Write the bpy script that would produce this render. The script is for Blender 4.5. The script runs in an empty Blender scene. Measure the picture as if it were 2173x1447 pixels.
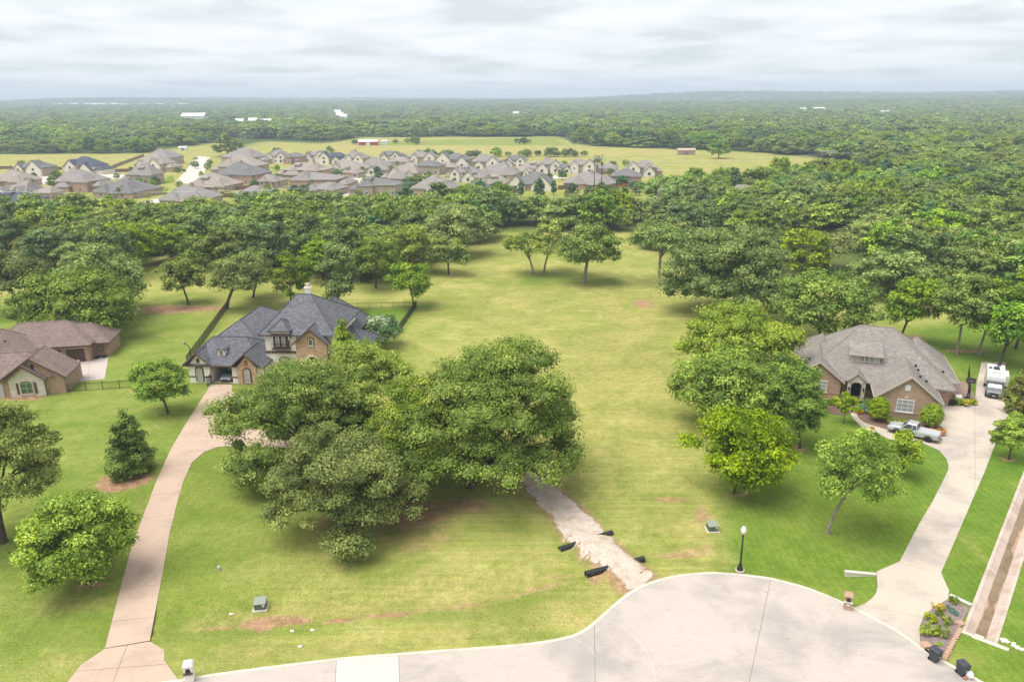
import bpy, bmesh, math, random
import numpy as np
from mathutils import Vector, Matrix, Euler

S = bpy.context.scene
COL = S.collection
R = math.radians

# ------------------------------------------------------------------ camera
CAM_H = 41.0
FPX, PW, PH = 1600.0, 2173.0, 1447.0            # focal length and size in photo pixels
PITCH = math.atan((PH/2 - 214)/FPX)
ROLL = R(0.4)
cam_d = bpy.data.cameras.new('camera')
cam_d.sensor_fit = 'HORIZONTAL'; cam_d.sensor_width = 36.0
cam_d.lens = 36.0*FPX/PW
cam_d.clip_start = 0.5; cam_d.clip_end = 40000
cam = bpy.data.objects.new('camera', cam_d); COL.objects.link(cam)
cam.location = (0, 0, CAM_H)
cam.rotation_euler = (Matrix.Rotation(R(90)-PITCH, 3, 'X') @ Matrix.Rotation(-ROLL, 3, 'Z')).to_euler()
S.camera = cam

# ------------------------------------------------------------------ sky, sun, exposure
SUN_EL, SUN_AZ = R(66), R(-112)                   # azimuth measured from +Y towards +X
wd = bpy.data.worlds.new('World'); S.world = wd; wd.use_nodes = True
nt = wd.node_tree; nt.nodes.clear()
def wn(t, **k):
    n = nt.nodes.new(t)
    for a, b in k.items(): setattr(n, a, b)
    return n
w_out = wn('ShaderNodeOutputWorld'); w_bg = wn('ShaderNodeBackground'); w_bg.inputs[1].default_value = 0.1
w_sky = wn('ShaderNodeTexSky', sky_type='NISHITA'); w_sky.sun_disc = False
w_sky.sun_elevation = SUN_EL; w_sky.sun_rotation = SUN_AZ
w_tc = wn('ShaderNodeTexCoord'); w_sep = wn('ShaderNodeSeparateXYZ')
nt.links.new(w_tc.outputs['Generated'], w_sep.inputs[0])
w_az = wn('ShaderNodeMath', operation='ABSOLUTE'); nt.links.new(w_sep.outputs[2], w_az.inputs[0])
w_ad = wn('ShaderNodeMath', operation='ADD'); w_ad.inputs[1].default_value = 0.085; nt.links.new(w_az.outputs[0], w_ad.inputs[0])
w_cmb = wn('ShaderNodeCombineXYZ')
for i in (0, 1):
    d = wn('ShaderNodeMath', operation='DIVIDE'); nt.links.new(w_sep.outputs[i], d.inputs[0]); nt.links.new(w_ad.outputs[0], d.inputs[1])
    nt.links.new(d.outputs[0], w_cmb.inputs[i])
w_n1 = wn('ShaderNodeTexNoise'); w_n1.inputs['Scale'].default_value = 1.05; w_n1.inputs['Detail'].default_value = 6; w_n1.inputs['Roughness'].default_value = 0.52
w_n1.inputs['Distortion'].default_value = 0.25
nt.links.new(w_cmb.outputs[0], w_n1.inputs['Vector'])
w_rp = wn('ShaderNodeValToRGB')
cr = w_rp.color_ramp; cr.elements[0].position = 0.36; cr.elements[0].color = (2.3, 2.46, 2.52, 1); cr.elements[1].position = 0.6; cr.elements[1].color = (3.24, 3.26, 3.31, 1)
e = cr.elements.new(0.47); e.color = (2.86, 2.93, 2.98, 1)
nt.links.new(w_n1.outputs['Fac'], w_rp.inputs[0])
w_mix = wn('ShaderNodeMixRGB'); w_mix.inputs[0].default_value = 0.97
nt.links.new(w_sky.outputs[0], w_mix.inputs[1]); nt.links.new(w_rp.outputs[0], w_mix.inputs[2])
nt.links.new(w_mix.outputs[0], w_bg.inputs[0]); nt.links.new(w_bg.outputs[0], w_out.inputs[0])

sun_d = bpy.data.lights.new('sun', 'SUN'); sun_d.energy = 1.35; sun_d.angle = R(48); sun_d.color = (1.0, 0.96, 0.9)
sun = bpy.data.objects.new('sun', sun_d); COL.objects.link(sun)
sdir = Vector((math.sin(SUN_AZ)*math.cos(SUN_EL), math.cos(SUN_AZ)*math.cos(SUN_EL), math.sin(SUN_EL)))
sun.rotation_euler = (-sdir).to_track_quat('-Z', 'Y').to_euler(); sun.location = (0, 0, 120)

S.view_settings.view_transform = 'Standard'; S.view_settings.look = 'None'
S.view_settings.exposure = 1.75; S.view_settings.gamma = 1.0; S.view_settings.use_curve_mapping = False
S.render.engine = 'CYCLES'
c = S.cycles
c.max_bounces = 5; c.diffuse_bounces = 3; c.glossy_bounces = 2; c.transmission_bounces = 3; c.transparent_max_bounces = 6; c.volume_bounces = 0
c.use_denoising = True
c.caustics_reflective = False; c.caustics_refractive = False

# ------------------------------------------------------------------ helpers
_cr, _sr = math.cos(-ROLL), math.sin(-ROLL)
_cp, _sp = math.cos(PITCH), math.sin(PITCH)
def ray(u, v):
    x = (u-PW/2)/FPX; y = -(v-PH/2)/FPX
    x, y = _cr*x-_sr*y, _sr*x+_cr*y
    return x, _cp+y*_sp, -_sp+y*_cp
def G(u, v, z=0.0):                                # photo point -> place on the plane z
    x, y, d = ray(u, v); t = (CAM_H-z)/-d
    return (x*t, y*t)
def GV(pts, z=0.0): return [G(u, v, z) for u, v in pts]
def z_at(u, v, Y):                                 # height of a point seen at (u,v) that stands at depth Y
    x, y, d = ray(u, v); return CAM_H + d*Y/y
def pxm(Y, z=0.0): return FPX/(Y*_cp+(CAM_H-z)*_sp)

def tag(o, label=None, cat=None, group=None, kind=None):
    if label: o['label'] = label
    if cat: o['category'] = cat
    if group: o['group'] = group
    if kind: o['kind'] = kind
    return o
def empty(name, loc=(0, 0, 0), rz=0.0, label=None, cat=None, group=None):
    o = bpy.data.objects.new(name, None); COL.objects.link(o)
    o.location = loc; o.rotation_euler = (0, 0, rz); o.empty_display_size = 0.3
    return tag(o, label, cat, group)
def link(name, me, parent=None, loc=None, rz=0.0):
    o = bpy.data.objects.new(name, me); COL.objects.link(o)
    if parent is not None: o.parent = parent
    if loc is not None: o.location = loc
    if rz: o.rotation_euler = (0, 0, rz)
    return o
def mesh_np(name, V, F, mat=None, attrs=None, smooth=False):
    """V (n,3) array, F list of int arrays (m,k)"""
    me = bpy.data.meshes.new(name)
    V = np.asarray(V, dtype=np.float32)
    me.vertices.add(len(V)); me.vertices.foreach_set('co', V.ravel())
    Fs = [np.asarray(f, dtype=np.int32) for f in F if len(f)]
    nl = sum(f.size for f in Fs); npoly = sum(len(f) for f in Fs)
    me.loops.add(nl); me.polygons.add(npoly)
    me.loops.foreach_set('vertex_index', np.concatenate([f.ravel() for f in Fs]))
    tot = np.concatenate([np.full(len(f), f.shape[1], dtype=np.int32) for f in Fs])
    st = np.concatenate([[0], np.cumsum(tot)[:-1]]).astype(np.int32)
    me.polygons.foreach_set('loop_start', st)
    if smooth: me.polygons.foreach_set('use_smooth', np.ones(npoly, dtype=bool))
    if attrs:
        for k, a in attrs.items():
            a = np.asarray(a, dtype=np.float32)
            if a.ndim == 1:
                at = me.attributes.new(k, 'FLOAT', 'POINT'); at.data.foreach_set('value', a)
            else:
                at = me.attributes.new(k, 'FLOAT_COLOR', 'POINT'); at.data.foreach_set('color', a.ravel())
    me.update(calc_edges=True); me.validate()
    if mat: me.materials.append(mat)
    return me

class MB:
    """collects shapes; build() links them as one mesh object"""
    def __init__(s, M=None): s.v = []; s.f = []; s.M = M
    def add(s, vs, fs):
        n = len(s.v)
        if s.M is not None: vs = [tuple(s.M @ Vector(p)) for p in vs]
        s.v += [tuple(p) for p in vs]; s.f += [tuple(i+n for i in f) for f in fs]; return s
    def box(s, x0, x1, y0, y1, z0, z1, M=None):
        vs = [(x, y, z) for z in (z0, z1) for y in (y0, y1) for x in (x0, x1)]
        if M is not None: vs = [tuple(M @ Vector(p)) for p in vs]
        return s.add(vs, [(0, 2, 3, 1), (4, 5, 7, 6), (0, 1, 5, 4), (1, 3, 7, 5), (3, 2, 6, 7), (2, 0, 4, 6)])
    def tbox(s, x0, x1, y0, y1, z0, z1, ix=0.0, iy=0.0):
        vs = [(x0, y0, z0), (x1, y0, z0), (x1, y1, z0), (x0, y1, z0), (x0+ix, y0+iy, z1), (x1-ix, y0+iy, z1), (x1-ix, y1-iy, z1), (x0+ix, y1-iy, z1)]
        return s.add(vs, [(0, 3, 2, 1), (4, 5, 6, 7), (0, 1, 5, 4), (1, 2, 6, 5), (2, 3, 7, 6), (3, 0, 4, 7)])
    def prism(s, poly, z0, z1):
        n = len(poly)
        a = sum(poly[i][0]*poly[(i+1) % n][1]-poly[(i+1) % n][0]*poly[i][1] for i in range(n))
        if a < 0: poly = poly[::-1]
        vs = [(x, y, z0) for x, y in poly]+[(x, y, z1) for x, y in poly]
        return s.add(vs, [tuple(range(n-1, -1, -1)), tuple(range(n, 2*n))]+[(i, (i+1) % n, n+(i+1) % n, n+i) for i in range(n)])
    def extr(s, poly, vec):
        """3d polygon extruded along vec"""
        n = len(poly); v = Vector(vec)
        vs = [tuple(p) for p in poly]+[tuple(Vector(p)+v) for p in poly]
        return s.add(vs, [tuple(range(n-1, -1, -1)), tuple(range(n, 2*n))]+[(i, (i+1) % n, n+(i+1) % n, n+i) for i in range(n)])
    def loft(s, rings, cap=True):
        n = len(rings[0]); vs = [p for r in rings for p in r]; fs = []
        for k in range(len(rings)-1):
            for i in range(n):
                j = (i+1) % n
                fs.append((k*n+i, k*n+j, (k+1)*n+j, (k+1)*n+i))
        if cap: fs += [tuple(range(n-1, -1, -1)), tuple((len(rings)-1)*n+i for i in range(n))]
        return s.add(vs, fs)
    def tube(s, pts, rad, n=6, cap=True):
        pts = [Vector(p) for p in pts]
        if not hasattr(rad, '__len__'): rad = [rad]*len(pts)
        rings = []; prev = None
        for i, p in enumerate(pts):
            t = (pts[min(i+1, len(pts)-1)]-pts[max(i-1, 0)]).normalized()
            if prev is None:
                a = Vector((1, 0, 0)) if abs(t.x) < 0.9 else Vector((0, 1, 0))
                prev = (a-t*a.dot(t)).normalized()
            else: prev = (prev-t*prev.dot(t)).normalized()
            b = t.cross(prev)
            rings.append([tuple(p+(prev*math.cos(2*math.pi*k/n)+b*math.sin(2*math.pi*k/n))*rad[i]) for k in range(n)])
        return s.loft(rings, cap)
    def lathe(s, prof, n=16, o=(0, 0, 0)):
        rings = [[(o[0]+r*math.cos(2*math.pi*k/n), o[1]+r*math.sin(2*math.pi*k/n), o[2]+z) for k in range(n)] for r, z in prof]
        return s.loft(rings)
    def build(s, name, mat, parent=None, smooth=False, loc=None, rz=0.0):
        me = bpy.data.meshes.new(name); me.from_pydata(s.v, [], s.f); me.update()
        bm = bmesh.new(); bm.from_mesh(me); bmesh.ops.recalc_face_normals(bm, faces=bm.faces[:]); bm.to_mesh(me); bm.free()
        if mat: me.materials.append(mat)
        if smooth:
            for p in me.polygons: p.use_smooth = True
        return link(name, me, parent, loc, rz)

# ------------------------------------------------------------------ materials
def mat(name, col, rough=0.8, var=0.12, scale=3.0, bump=0.0, metal=0.0, spec=0.3, col2=None, coord='Object', detail=4, bscale=None):
    m = bpy.data.materials.new(name); m.use_nodes = True
    t = m.node_tree; b = t.nodes['Principled BSDF']
    b.inputs['Roughness'].default_value = rough; b.inputs['Metallic'].default_value = metal
    b.inputs['Specular IOR Level'].default_value = spec
    tc = t.nodes.new('ShaderNodeTexCoord'); n = t.nodes.new('ShaderNodeTexNoise')
    n.inputs['Scale'].default_value = scale; n.inputs['Detail'].default_value = detail; n.inputs['Roughness'].default_value = 0.6
    t.links.new(tc.outputs[coord], n.inputs['Vector'])
    r = t.nodes.new('ShaderNodeValToRGB')
    c1 = col; c2 = col2 or tuple(min(1, x*(1+var)) for x in col); c1 = col if col2 else tuple(x*(1-var) for x in col)
    r.color_ramp.elements[0].position = 0.3; r.color_ramp.elements[1].position = 0.7
    r.color_ramp.elements[0].color = (*c1, 1); r.color_ramp.elements[1].color = (*c2, 1)
    t.links.new(n.outputs['Fac'], r.inputs[0]); t.links.new(r.outputs[0], b.inputs['Base Color'])
    if bump:
        bp = t.nodes.new('ShaderNodeBump'); bp.inputs['Strength'].default_value = bump; bp.inputs['Distance'].default_value = 0.05
        n2 = t.nodes.new('ShaderNodeTexNoise'); n2.inputs['Scale'].default_value = bscale or scale*6; n2.inputs['Detail'].default_value = 3
        t.links.new(tc.outputs[coord], n2.inputs['Vector']); t.links.new(n2.outputs['Fac'], bp.inputs['Height']); t.links.new(bp.outputs[0], b.inputs['Normal'])
    return m
class NG:
    """small node-graph helper"""
    def __init__(s, m): s.t = m.node_tree; s.tc = s.t.nodes.new('ShaderNodeTexCoord')
    def n(s, typ, ins=None, **k):
        x = s.t.nodes.new(typ)
        for a, b in k.items(): setattr(x, a, b)
        for a, b in (ins or {}).items():
            if hasattr(b, 'is_output') or isinstance(b, bpy.types.NodeSocket): s.t.links.new(b, x.inputs[a])
            else: x.inputs[a].default_value = b
        return x
    def noise(s, scale, detail=4, rough=0.55, vec=None, dist=0.0):
        return s.n('ShaderNodeTexNoise', {'Scale': scale, 'Detail': detail, 'Roughness': rough, 'Distortion': dist, 'Vector': vec or s.tc.outputs['Object']}).outputs['Fac']
    def ramp(s, fac, stops):
        x = s.n('ShaderNodeValToRGB', {0: fac}); cr = x.color_ramp
        while len(cr.elements) < len(stops): cr.elements.new(0.5)
        for el, (p, c) in zip(cr.elements, stops):
            el.position = p; el.color = (*c, 1) if hasattr(c, '__len__') else (c, c, c, 1)
        return x.outputs[0]
    def mix(s, f, a, b, bt='MIX'): return s.n('ShaderNodeMixRGB', {0: f, 1: a, 2: b}, blend_type=bt).outputs[0]
    def m(s, op, a, b=0.0, clamp=False): return s.n('ShaderNodeMath', {0: a, 1: b}, operation=op, use_clamp=clamp).outputs[0]
    def bump(s, h, st=0.3, d=0.05): return s.n('ShaderNodeBump', {'Height': h, 'Strength': st, 'Distance': d}).outputs[0]

def mat_brick(name, c1, c2, mortar, scale=1.0, bw=0.24, bh=0.085, ms=0.014):
    """brick courses that follow the wall, mapped by the face's own direction"""
    m = bpy.data.materials.new(name); m.use_nodes = True; g = NG(m); b = g.t.nodes['Principled BSDF']
    sp = g.n('ShaderNodeSeparateXYZ', {0: g.tc.outputs['Object']}).outputs
    u = g.m('ADD', sp[0], sp[1])
    vec = g.n('ShaderNodeCombineXYZ', {0: u, 1: sp[2]}).outputs[0]
    br = g.n('ShaderNodeTexBrick', {'Vector': vec, 'Color1': (*c1, 1), 'Color2': (*c2, 1), 'Mortar': (*mortar, 1), 'Scale': scale, 'Mortar Size': ms, 'Brick Width': bw, 'Row Height': bh, 'Bias': -0.1})
    n = g.noise(1.6, 4); col = g.mix(0.5, br.outputs['Color'], g.ramp(n, [(0.3, (0.78,)*3), (0.7, (1.15,)*3)]), 'MULTIPLY')
    sn = g.noise(9.0, 3); col = g.mix(0.35, col, g.ramp(sn, [(0.35, (0.6,)*3), (0.65, (1.3,)*3)]), 'MULTIPLY')
    g.t.links.new(col, b.inputs['Base Color']); b.inputs['Roughness'].default_value = 0.9; b.inputs['Specular IOR Level'].default_value = 0.15
    g.t.links.new(g.bump(br.outputs['Fac'], -0.25, 0.02), b.inputs['Normal'])
    return m
def mat_shingle(name, col, light):
    m = bpy.data.materials.new(name); m.use_nodes = True; g = NG(m); b = g.t.nodes['Principled BSDF']
    sp = g.n('ShaderNodeSeparateXYZ', {0: g.tc.outputs['Object']}).outputs
    u = g.m('ADD', sp[0], sp[1])
    vec = g.n('ShaderNodeCombineXYZ', {0: u, 1: sp[2]}).outputs[0]
    br = g.n('ShaderNodeTexBrick', {'Vector': vec, 'Color1': (*col, 1), 'Color2': (*light, 1), 'Mortar': (*[x*0.62 for x in col], 1), 'Scale': 1.0, 'Mortar Size': 0.006, 'Brick Width': 0.42, 'Row Height': 0.1, 'Bias': 0.0})
    n1 = g.noise(0.35, 4); n2 = g.noise(4.0, 5, 0.7)
    col = g.mix(0.6, br.outputs['Color'], g.ramp(n1, [(0.3, (0.82,)*3), (0.7, (1.12,)*3)]), 'MULTIPLY')
    col = g.mix(0.6, col, g.ramp(n2, [(0.32, (0.7,)*3), (0.68, (1.28,)*3)]), 'MULTIPLY')
    g.t.links.new(col, b.inputs['Base Color']); b.inputs['Roughness'].default_value = 0.92; b.inputs['Specular IOR Level'].default_value = 0.12
    g.t.links.new(g.bump(g.m('ADD', g.m('MULTIPLY', br.outputs['Fac'], -0.5), n2), 0.35, 0.03), b.inputs['Normal'])
    return m
def mat_leaf(name, dark, mid, light, trans=0.2):
    m = bpy.data.materials.new(name); m.use_nodes = True; g = NG(m); t = g.t
    t.nodes.remove(t.nodes['Principled BSDF'])
    at = g.n('ShaderNodeAttribute', attribute_name='tint').outputs['Fac']
    oi = g.n('ShaderNodeObjectInfo').outputs['Random']
    col = g.ramp(at, [(0.0, dark), (0.5, mid), (1.0, light)])
    hv = g.n('ShaderNodeHueSaturation', {'Hue': g.m('ADD', 0.484, g.m('MULTIPLY', oi, 0.026)), 'Saturation': g.m('ADD', 0.88, g.m('MULTIPLY', g.m('FRACT', g.m('MULTIPLY', oi, 7.3)), 0.24)),
              'Value': g.m('ADD', 0.8, g.m('MULTIPLY', g.m('FRACT', g.m('MULTIPLY', oi, 13.7)), 0.55)), 'Color': col}).outputs[0]
    loc = g.n('ShaderNodeObjectInfo').outputs['Location']; st = g.noise(0.011, 3, 0.6, loc)
    hv = g.mix(0.8, hv, g.ramp(st, [(0.3, (0.84, 0.92, 0.98)), (0.5, (1.0, 1.0, 1.0)), (0.72, (1.28, 1.2, 0.86))]), 'MULTIPLY')
    d = g.n('ShaderNodeBsdfDiffuse', {'Color': hv}); tr = g.n('ShaderNodeBsdfTranslucent', {'Color': g.mix(1.0, hv, (1.15, 1.25, 0.7, 1), 'MULTIPLY')})
    gl = g.n('ShaderNodeBsdfGlossy', {'Color': (1, 1, 1, 1), 'Roughness': 0.5})
    mx = g.n('ShaderNodeMixShader', {0: trans, 1: d.outputs[0], 2: tr.outputs[0]})
    mx2 = g.n('ShaderNodeMixShader', {0: 0.012, 1: mx.outputs[0], 2: gl.outputs[0]})
    t.links.new(mx2.outputs[0], t.nodes['Material Output'].inputs[0])
    return m
M = {}
M['concrete'] = None
def mat_concrete(name, c1, c2, stain, sscale=0.12):
    m = bpy.data.materials.new(name); m.use_nodes = True; g = NG(m); b = g.t.nodes['Principled BSDF']
    geo = g.n('ShaderNodeNewGeometry').outputs['Position']
    n1 = g.noise(0.25, 5, 0.6, geo); n2 = g.noise(7.0, 4, 0.7, geo)
    st = g.noise(sscale, 6, 0.62, geo, 0.6)
    col = g.mix(n1, (*c1, 1), (*c2, 1))
    col = g.mix(g.m('MULTIPLY', g.ramp(st, [(0.46, 0.0), (0.62, 1.0)]), 0.7), col, (*stain, 1))
    tk = g.noise(0.9, 6, 0.7, geo, 1.5); col = g.mix(g.m('MULTIPLY', g.ramp(tk, [(0.60, 0.0), (0.70, 1.0)]), 0.35), col, tuple(x*0.6 for x in stain)+(1,))
    col = g.mix(0.5, col, g.ramp(n2, [(0.3, (0.86,)*3), (0.7, (1.1,)*3)]), 'MULTIPLY')
    wv = g.n('ShaderNodeTexNoise', {'Scale': 1.0, 'Detail': 3.0, 'Vector': g.n('ShaderNodeMapping', {'Vector': geo, 'Scale': (0.5, 9.0, 1.0)}).outputs[0]}).outputs['Fac']
    col = g.mix(0.22, col, g.ramp(wv, [(0.35, (0.8,)*3), (0.6, (1.08,)*3)]), 'MULTIPLY')
    g.t.links.new(col, b.inputs['Base Color']); b.inputs['Roughness'].default_value = 0.85; b.inputs['Specular IOR Level'].default_value = 0.2
    g.t.links.new(g.bump(n2, 0.12, 0.02), b.inputs['Normal'])
    return m
M['road'] = mat_concrete('road_concrete', (0.43, 0.375, 0.335), (0.5, 0.44, 0.39), (0.29, 0.27, 0.25))
M['road_pale'] = mat_concrete('pale_road_concrete', (0.54, 0.5, 0.45), (0.57, 0.525, 0.475), (0.49, 0.455, 0.42))
M['drive_pink'] = mat_concrete('pink_drive_concrete', (0.47, 0.345, 0.265), (0.52, 0.39, 0.30), (0.39, 0.295, 0.235), 0.3)
M['drive'] = mat_concrete('cream_drive_concrete', (0.49, 0.415, 0.345), (0.54, 0.46, 0.38), (0.34, 0.305, 0.28), 0.2)
M['kerb'] = mat_concrete('kerb_concrete', (0.58, 0.52, 0.42), (0.64, 0.58, 0.48), (0.45, 0.4, 0.33), 0.5)
M['channel'] = mat_concrete('channel_concrete', (0.5, 0.40, 0.34), (0.56, 0.46, 0.39), (0.36, 0.28, 0.22), 0.5)
M['far_road'] = mat('far_street_concrete', (0.52, 0.47, 0.41), 0.9, 0.08, 0.2, coord='Object')
M['brick_r'] = mat_brick('tan_brick', (0.40, 0.235, 0.155), (0.50, 0.32, 0.22), (0.45, 0.36, 0.28))
M['brick_l'] = mat_brick('brown_brick', (0.33, 0.19, 0.125), (0.44, 0.28, 0.19), (0.4, 0.31, 0.24))
M['stone'] = mat_brick('buff_stone', (0.42, 0.24, 0.14), (0.62, 0.43, 0.29), (0.5, 0.4, 0.3), bw=0.45, bh=0.16, ms=0.02)
M['stone_white'] = mat_brick('pale_stone', (0.60, 0.53, 0.45), (0.68, 0.62, 0.54), (0.52, 0.46, 0.4), bw=0.5, bh=0.2, ms=0.015)
M['stucco'] = mat('cream_stucco', (0.79, 0.74, 0.67), 0.95, 0.06, 1.2, bump=0.15, bscale=14)
M['stucco_far'] = mat('far_cream_wall', (0.62, 0.57, 0.5), 0.95, 0.06, 1.2)
M['trim_brown'] = mat('brown_trim', (0.105, 0.065, 0.045), 0.6, 0.15, 5)
M['trim_tan'] = mat('tan_trim', (0.50, 0.43, 0.36), 0.7, 0.06, 3)
M['white'] = mat('white_paint', (0.74, 0.73, 0.70), 0.5, 0.04, 4)
M['roof_blue'] = mat_shingle('slate_shingle', (0.105, 0.106, 0.122), (0.18, 0.18, 0.2))
M['roof_blue_cap'] = mat('slate_ridge_cap', (0.075, 0.078, 0.095), 0.9, 0.25, 5)
M['roof_brown'] = mat_shingle('taupe_shingle', (0.185, 0.135, 0.12), (0.265, 0.205, 0.18))
M['roof_grey'] = mat_shingle('weathered_shingle', (0.22, 0.195, 0.18), (0.31, 0.28, 0.255))
M['roof_grey_cap'] = mat('weathered_ridge_cap', (0.25, 0.225, 0.2), 0.9, 0.2, 5)
M['roof_brown_cap'] = mat('taupe_ridge_cap', (0.23, 0.175, 0.155), 0.9, 0.2, 5)
M['roof_far'] = mat('far_grey_shingle', (0.245, 0.22, 0.208), 0.95, 0.16, 0.5, detail=6)
M['roof_far2'] = mat('far_taupe_shingle', (0.29, 0.25, 0.22), 0.95, 0.16, 0.5, detail=6)
M['roof_far3'] = mat('far_charcoal_shingle', (0.165, 0.158, 0.16), 0.95, 0.16, 0.5, detail=6)
M['roof_navy'] = mat('far_navy_shingle', (0.075, 0.085, 0.115), 0.95, 0.16, 0.5, detail=6)
M['wall_pink'] = mat('far_pink_brick', (0.42, 0.28, 0.225), 0.95, 0.1, 1.0)
M['wall_tan'] = mat('far_tan_brick', (0.44, 0.34, 0.27), 0.95, 0.1, 1.0)
M['wall_white'] = mat('far_white_brick', (0.76, 0.71, 0.65), 0.95, 0.06, 1.0)
M['wall_greige'] = mat('far_greige_brick', (0.38, 0.31, 0.265), 0.95, 0.1, 1.0)
M['glass'] = mat('window_glass', (0.045, 0.06, 0.065), 0.06, 0.3, 0.8, spec=0.8)
M['glass_blind'] = mat('window_with_blind', (0.36, 0.38, 0.37), 0.15, 0.12, 0.8, spec=0.6)
M['glass_green'] = mat('green_tinted_glass', (0.05, 0.13, 0.055), 0.08, 0.25, 0.8, spec=0.8)
M['door_brown'] = mat('brown_garage_door', (0.085, 0.05, 0.042), 0.55, 0.12, 2)
M['dark'] = mat('dark_interior', (0.02, 0.018, 0.016), 0.9, 0.1, 2)
M['iron'] = mat('black_iron', (0.018, 0.02, 0.02), 0.45, 0.1, 3, spec=0.4)
M['bin'] = mat('slate_plastic', (0.045, 0.052, 0.062), 0.5, 0.12, 5, spec=0.35)
M['black_plastic'] = mat('black_plastic', (0.014, 0.015, 0.017), 0.42, 0.15, 6, spec=0.4)
M['rubber'] = mat('tyre_rubber', (0.017, 0.017, 0.018), 0.8, 0.1, 8)
M['alloy'] = mat('alloy_rim', (0.42, 0.43, 0.44), 0.3, 0.05, 5, metal=0.8)
M['silver'] = mat('silver_paint', (0.5, 0.52, 0.53), 0.25, 0.03, 2, metal=0.35, spec=0.6)
M['silver_blue'] = mat('pale_blue_silver_paint', (0.42, 0.46, 0.51), 0.22, 0.03, 2, metal=0.35, spec=0.6)
M['rv_white'] = mat('motorhome_white', (0.66, 0.64, 0.6), 0.4, 0.03, 2)
M['rv_grey'] = mat('motorhome_grey', (0.17, 0.175, 0.19), 0.35, 0.06, 2, spec=0.5)
M['rv_light'] = mat('motorhome_light_grey', (0.42, 0.42, 0.44), 0.4, 0.05, 2)
M['shade'] = mat('foil_sunshade', (0.6, 0.68, 0.68), 0.3, 0.1, 3, metal=0.2)
M['red_lamp'] = mat('red_lens', (0.35, 0.02, 0.02), 0.25, 0.1, 4)
M['lens'] = mat('clear_lens', (0.6, 0.62, 0.62), 0.15, 0.05, 4)
M['globe'] = mat('frosted_globe', (0.75, 0.74, 0.7), 0.35, 0.02, 3)
M['utility_green'] = mat('utility_green_paint', (0.10, 0.13, 0.095), 0.6, 0.1, 4)
M['utility_top'] = mat('faded_utility_green', (0.24, 0.28, 0.22), 0.6, 0.1, 4)
M['wood_fence'] = mat('stained_fence', (0.21, 0.115, 0.085), 0.9, 0.25, 0.6)
M['wood_fence2'] = mat('weathered_fence', (0.27, 0.2, 0.155), 0.9, 0.2, 0.6)
M['wood_red'] = mat('red_fence', (0.33, 0.075, 0.055), 0.9, 0.15, 0.6)
M['cedar'] = mat('cedar_board', (0.30, 0.185, 0.125), 0.85, 0.3, 2.2)
M['pole'] = mat('creosote_pole', (0.07, 0.055, 0.045), 0.9, 0.2, 3)
M['pole_grey'] = mat('grey_wood_pole', (0.30, 0.26, 0.22), 0.9, 0.15, 2)
M['wire'] = mat('aluminium_wire', (0.5, 0.5, 0.48), 0.5, 0.05, 1)
M['bark'] = mat('grey_brown_bark', (0.085, 0.066, 0.052), 0.95, 0.35, 2.5, bump=0.4, bscale=12)
M['bark_pale'] = mat('pale_grey_bark', (0.26, 0.22, 0.185), 0.95, 0.3, 2.5, bump=0.3, bscale=12)
M['deadwood'] = mat('dead_grey_wood', (0.40, 0.36, 0.31), 0.95, 0.15, 2)
M['mulch'] = mat('brown_mulch', (0.13, 0.075, 0.055), 0.95, 0.4, 5.0, bump=0.5, col2=(0.235, 0.15, 0.115))
M['mulch_grey'] = mat('grey_purple_mulch', (0.17, 0.125, 0.115), 0.95, 0.4, 5.0, bump=0.5, col2=(0.30, 0.235, 0.215))
M['rock'] = mat('pink_buff_rock', (0.46, 0.30, 0.21), 0.9, 0.25, 2.0, bump=0.3)
M['rock_white'] = mat('white_rock', (0.62, 0.58, 0.5), 0.9, 0.2, 3.0, bump=0.3)
M['barn_red'] = mat('barn_red', (0.40, 0.07, 0.06), 0.8, 0.1, 0.3)
M['metal_white'] = mat('white_metal_roof', (0.66, 0.66, 0.66), 0.5, 0.05, 0.2)
M['terracotta'] = mat('terracotta', (0.42, 0.16, 0.11), 0.8, 0.1, 4)
M['water'] = mat('muddy_water', (0.15, 0.098, 0.052), 0.3, 0.25, 1.0, spec=0.4, col2=(0.25, 0.175, 0.105))
M['silt'] = mat('brown_silt', (0.3, 0.19, 0.115), 0.95, 0.25, 2.0, col2=(0.42, 0.3, 0.2))
M['yellow_fl'] = mat_leaf('golden_leaf', (0.30, 0.26, 0.02), (0.48, 0.40, 0.03), (0.62, 0.5, 0.05), 0.2)
M['orange_fl'] = mat_leaf('orange_leaf', (0.34, 0.17, 0.02), (0.5, 0.27, 0.035), (0.6, 0.36, 0.05), 0.2)
M['lime'] = mat_leaf('lime_leaf', (0.16, 0.24, 0.018), (0.27, 0.36, 0.03), (0.4, 0.48, 0.06))
M['blue_leaf'] = mat_leaf('blue_green_leaf', (0.07, 0.15, 0.12), (0.12, 0.23, 0.19), (0.2, 0.32, 0.27))
M['oak'] = mat_leaf('oak_leaf', (0.064, 0.107, 0.016), (0.201, 0.281, 0.048), (0.460, 0.502, 0.117))
M['oak_far'] = mat_leaf('field_oak_leaf', (0.076, 0.116, 0.021), (0.213, 0.289, 0.058), (0.424, 0.483, 0.111))
M['maple'] = mat_leaf('maple_leaf', (0.063, 0.121, 0.017), (0.195, 0.316, 0.041), (0.420, 0.546, 0.079))
M['elm'] = mat_leaf('elm_leaf', (0.077, 0.132, 0.011), (0.216, 0.308, 0.026), (0.406, 0.500, 0.058))
M['magnolia'] = mat_leaf('magnolia_leaf', (0.09, 0.105, 0.02), (0.16, 0.165, 0.035), (0.33, 0.33, 0.12))
M['pine'] = mat_leaf('juniper_leaf', (0.050, 0.120, 0.042), (0.100, 0.198, 0.072), (0.175, 0.288, 0.108))
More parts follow.
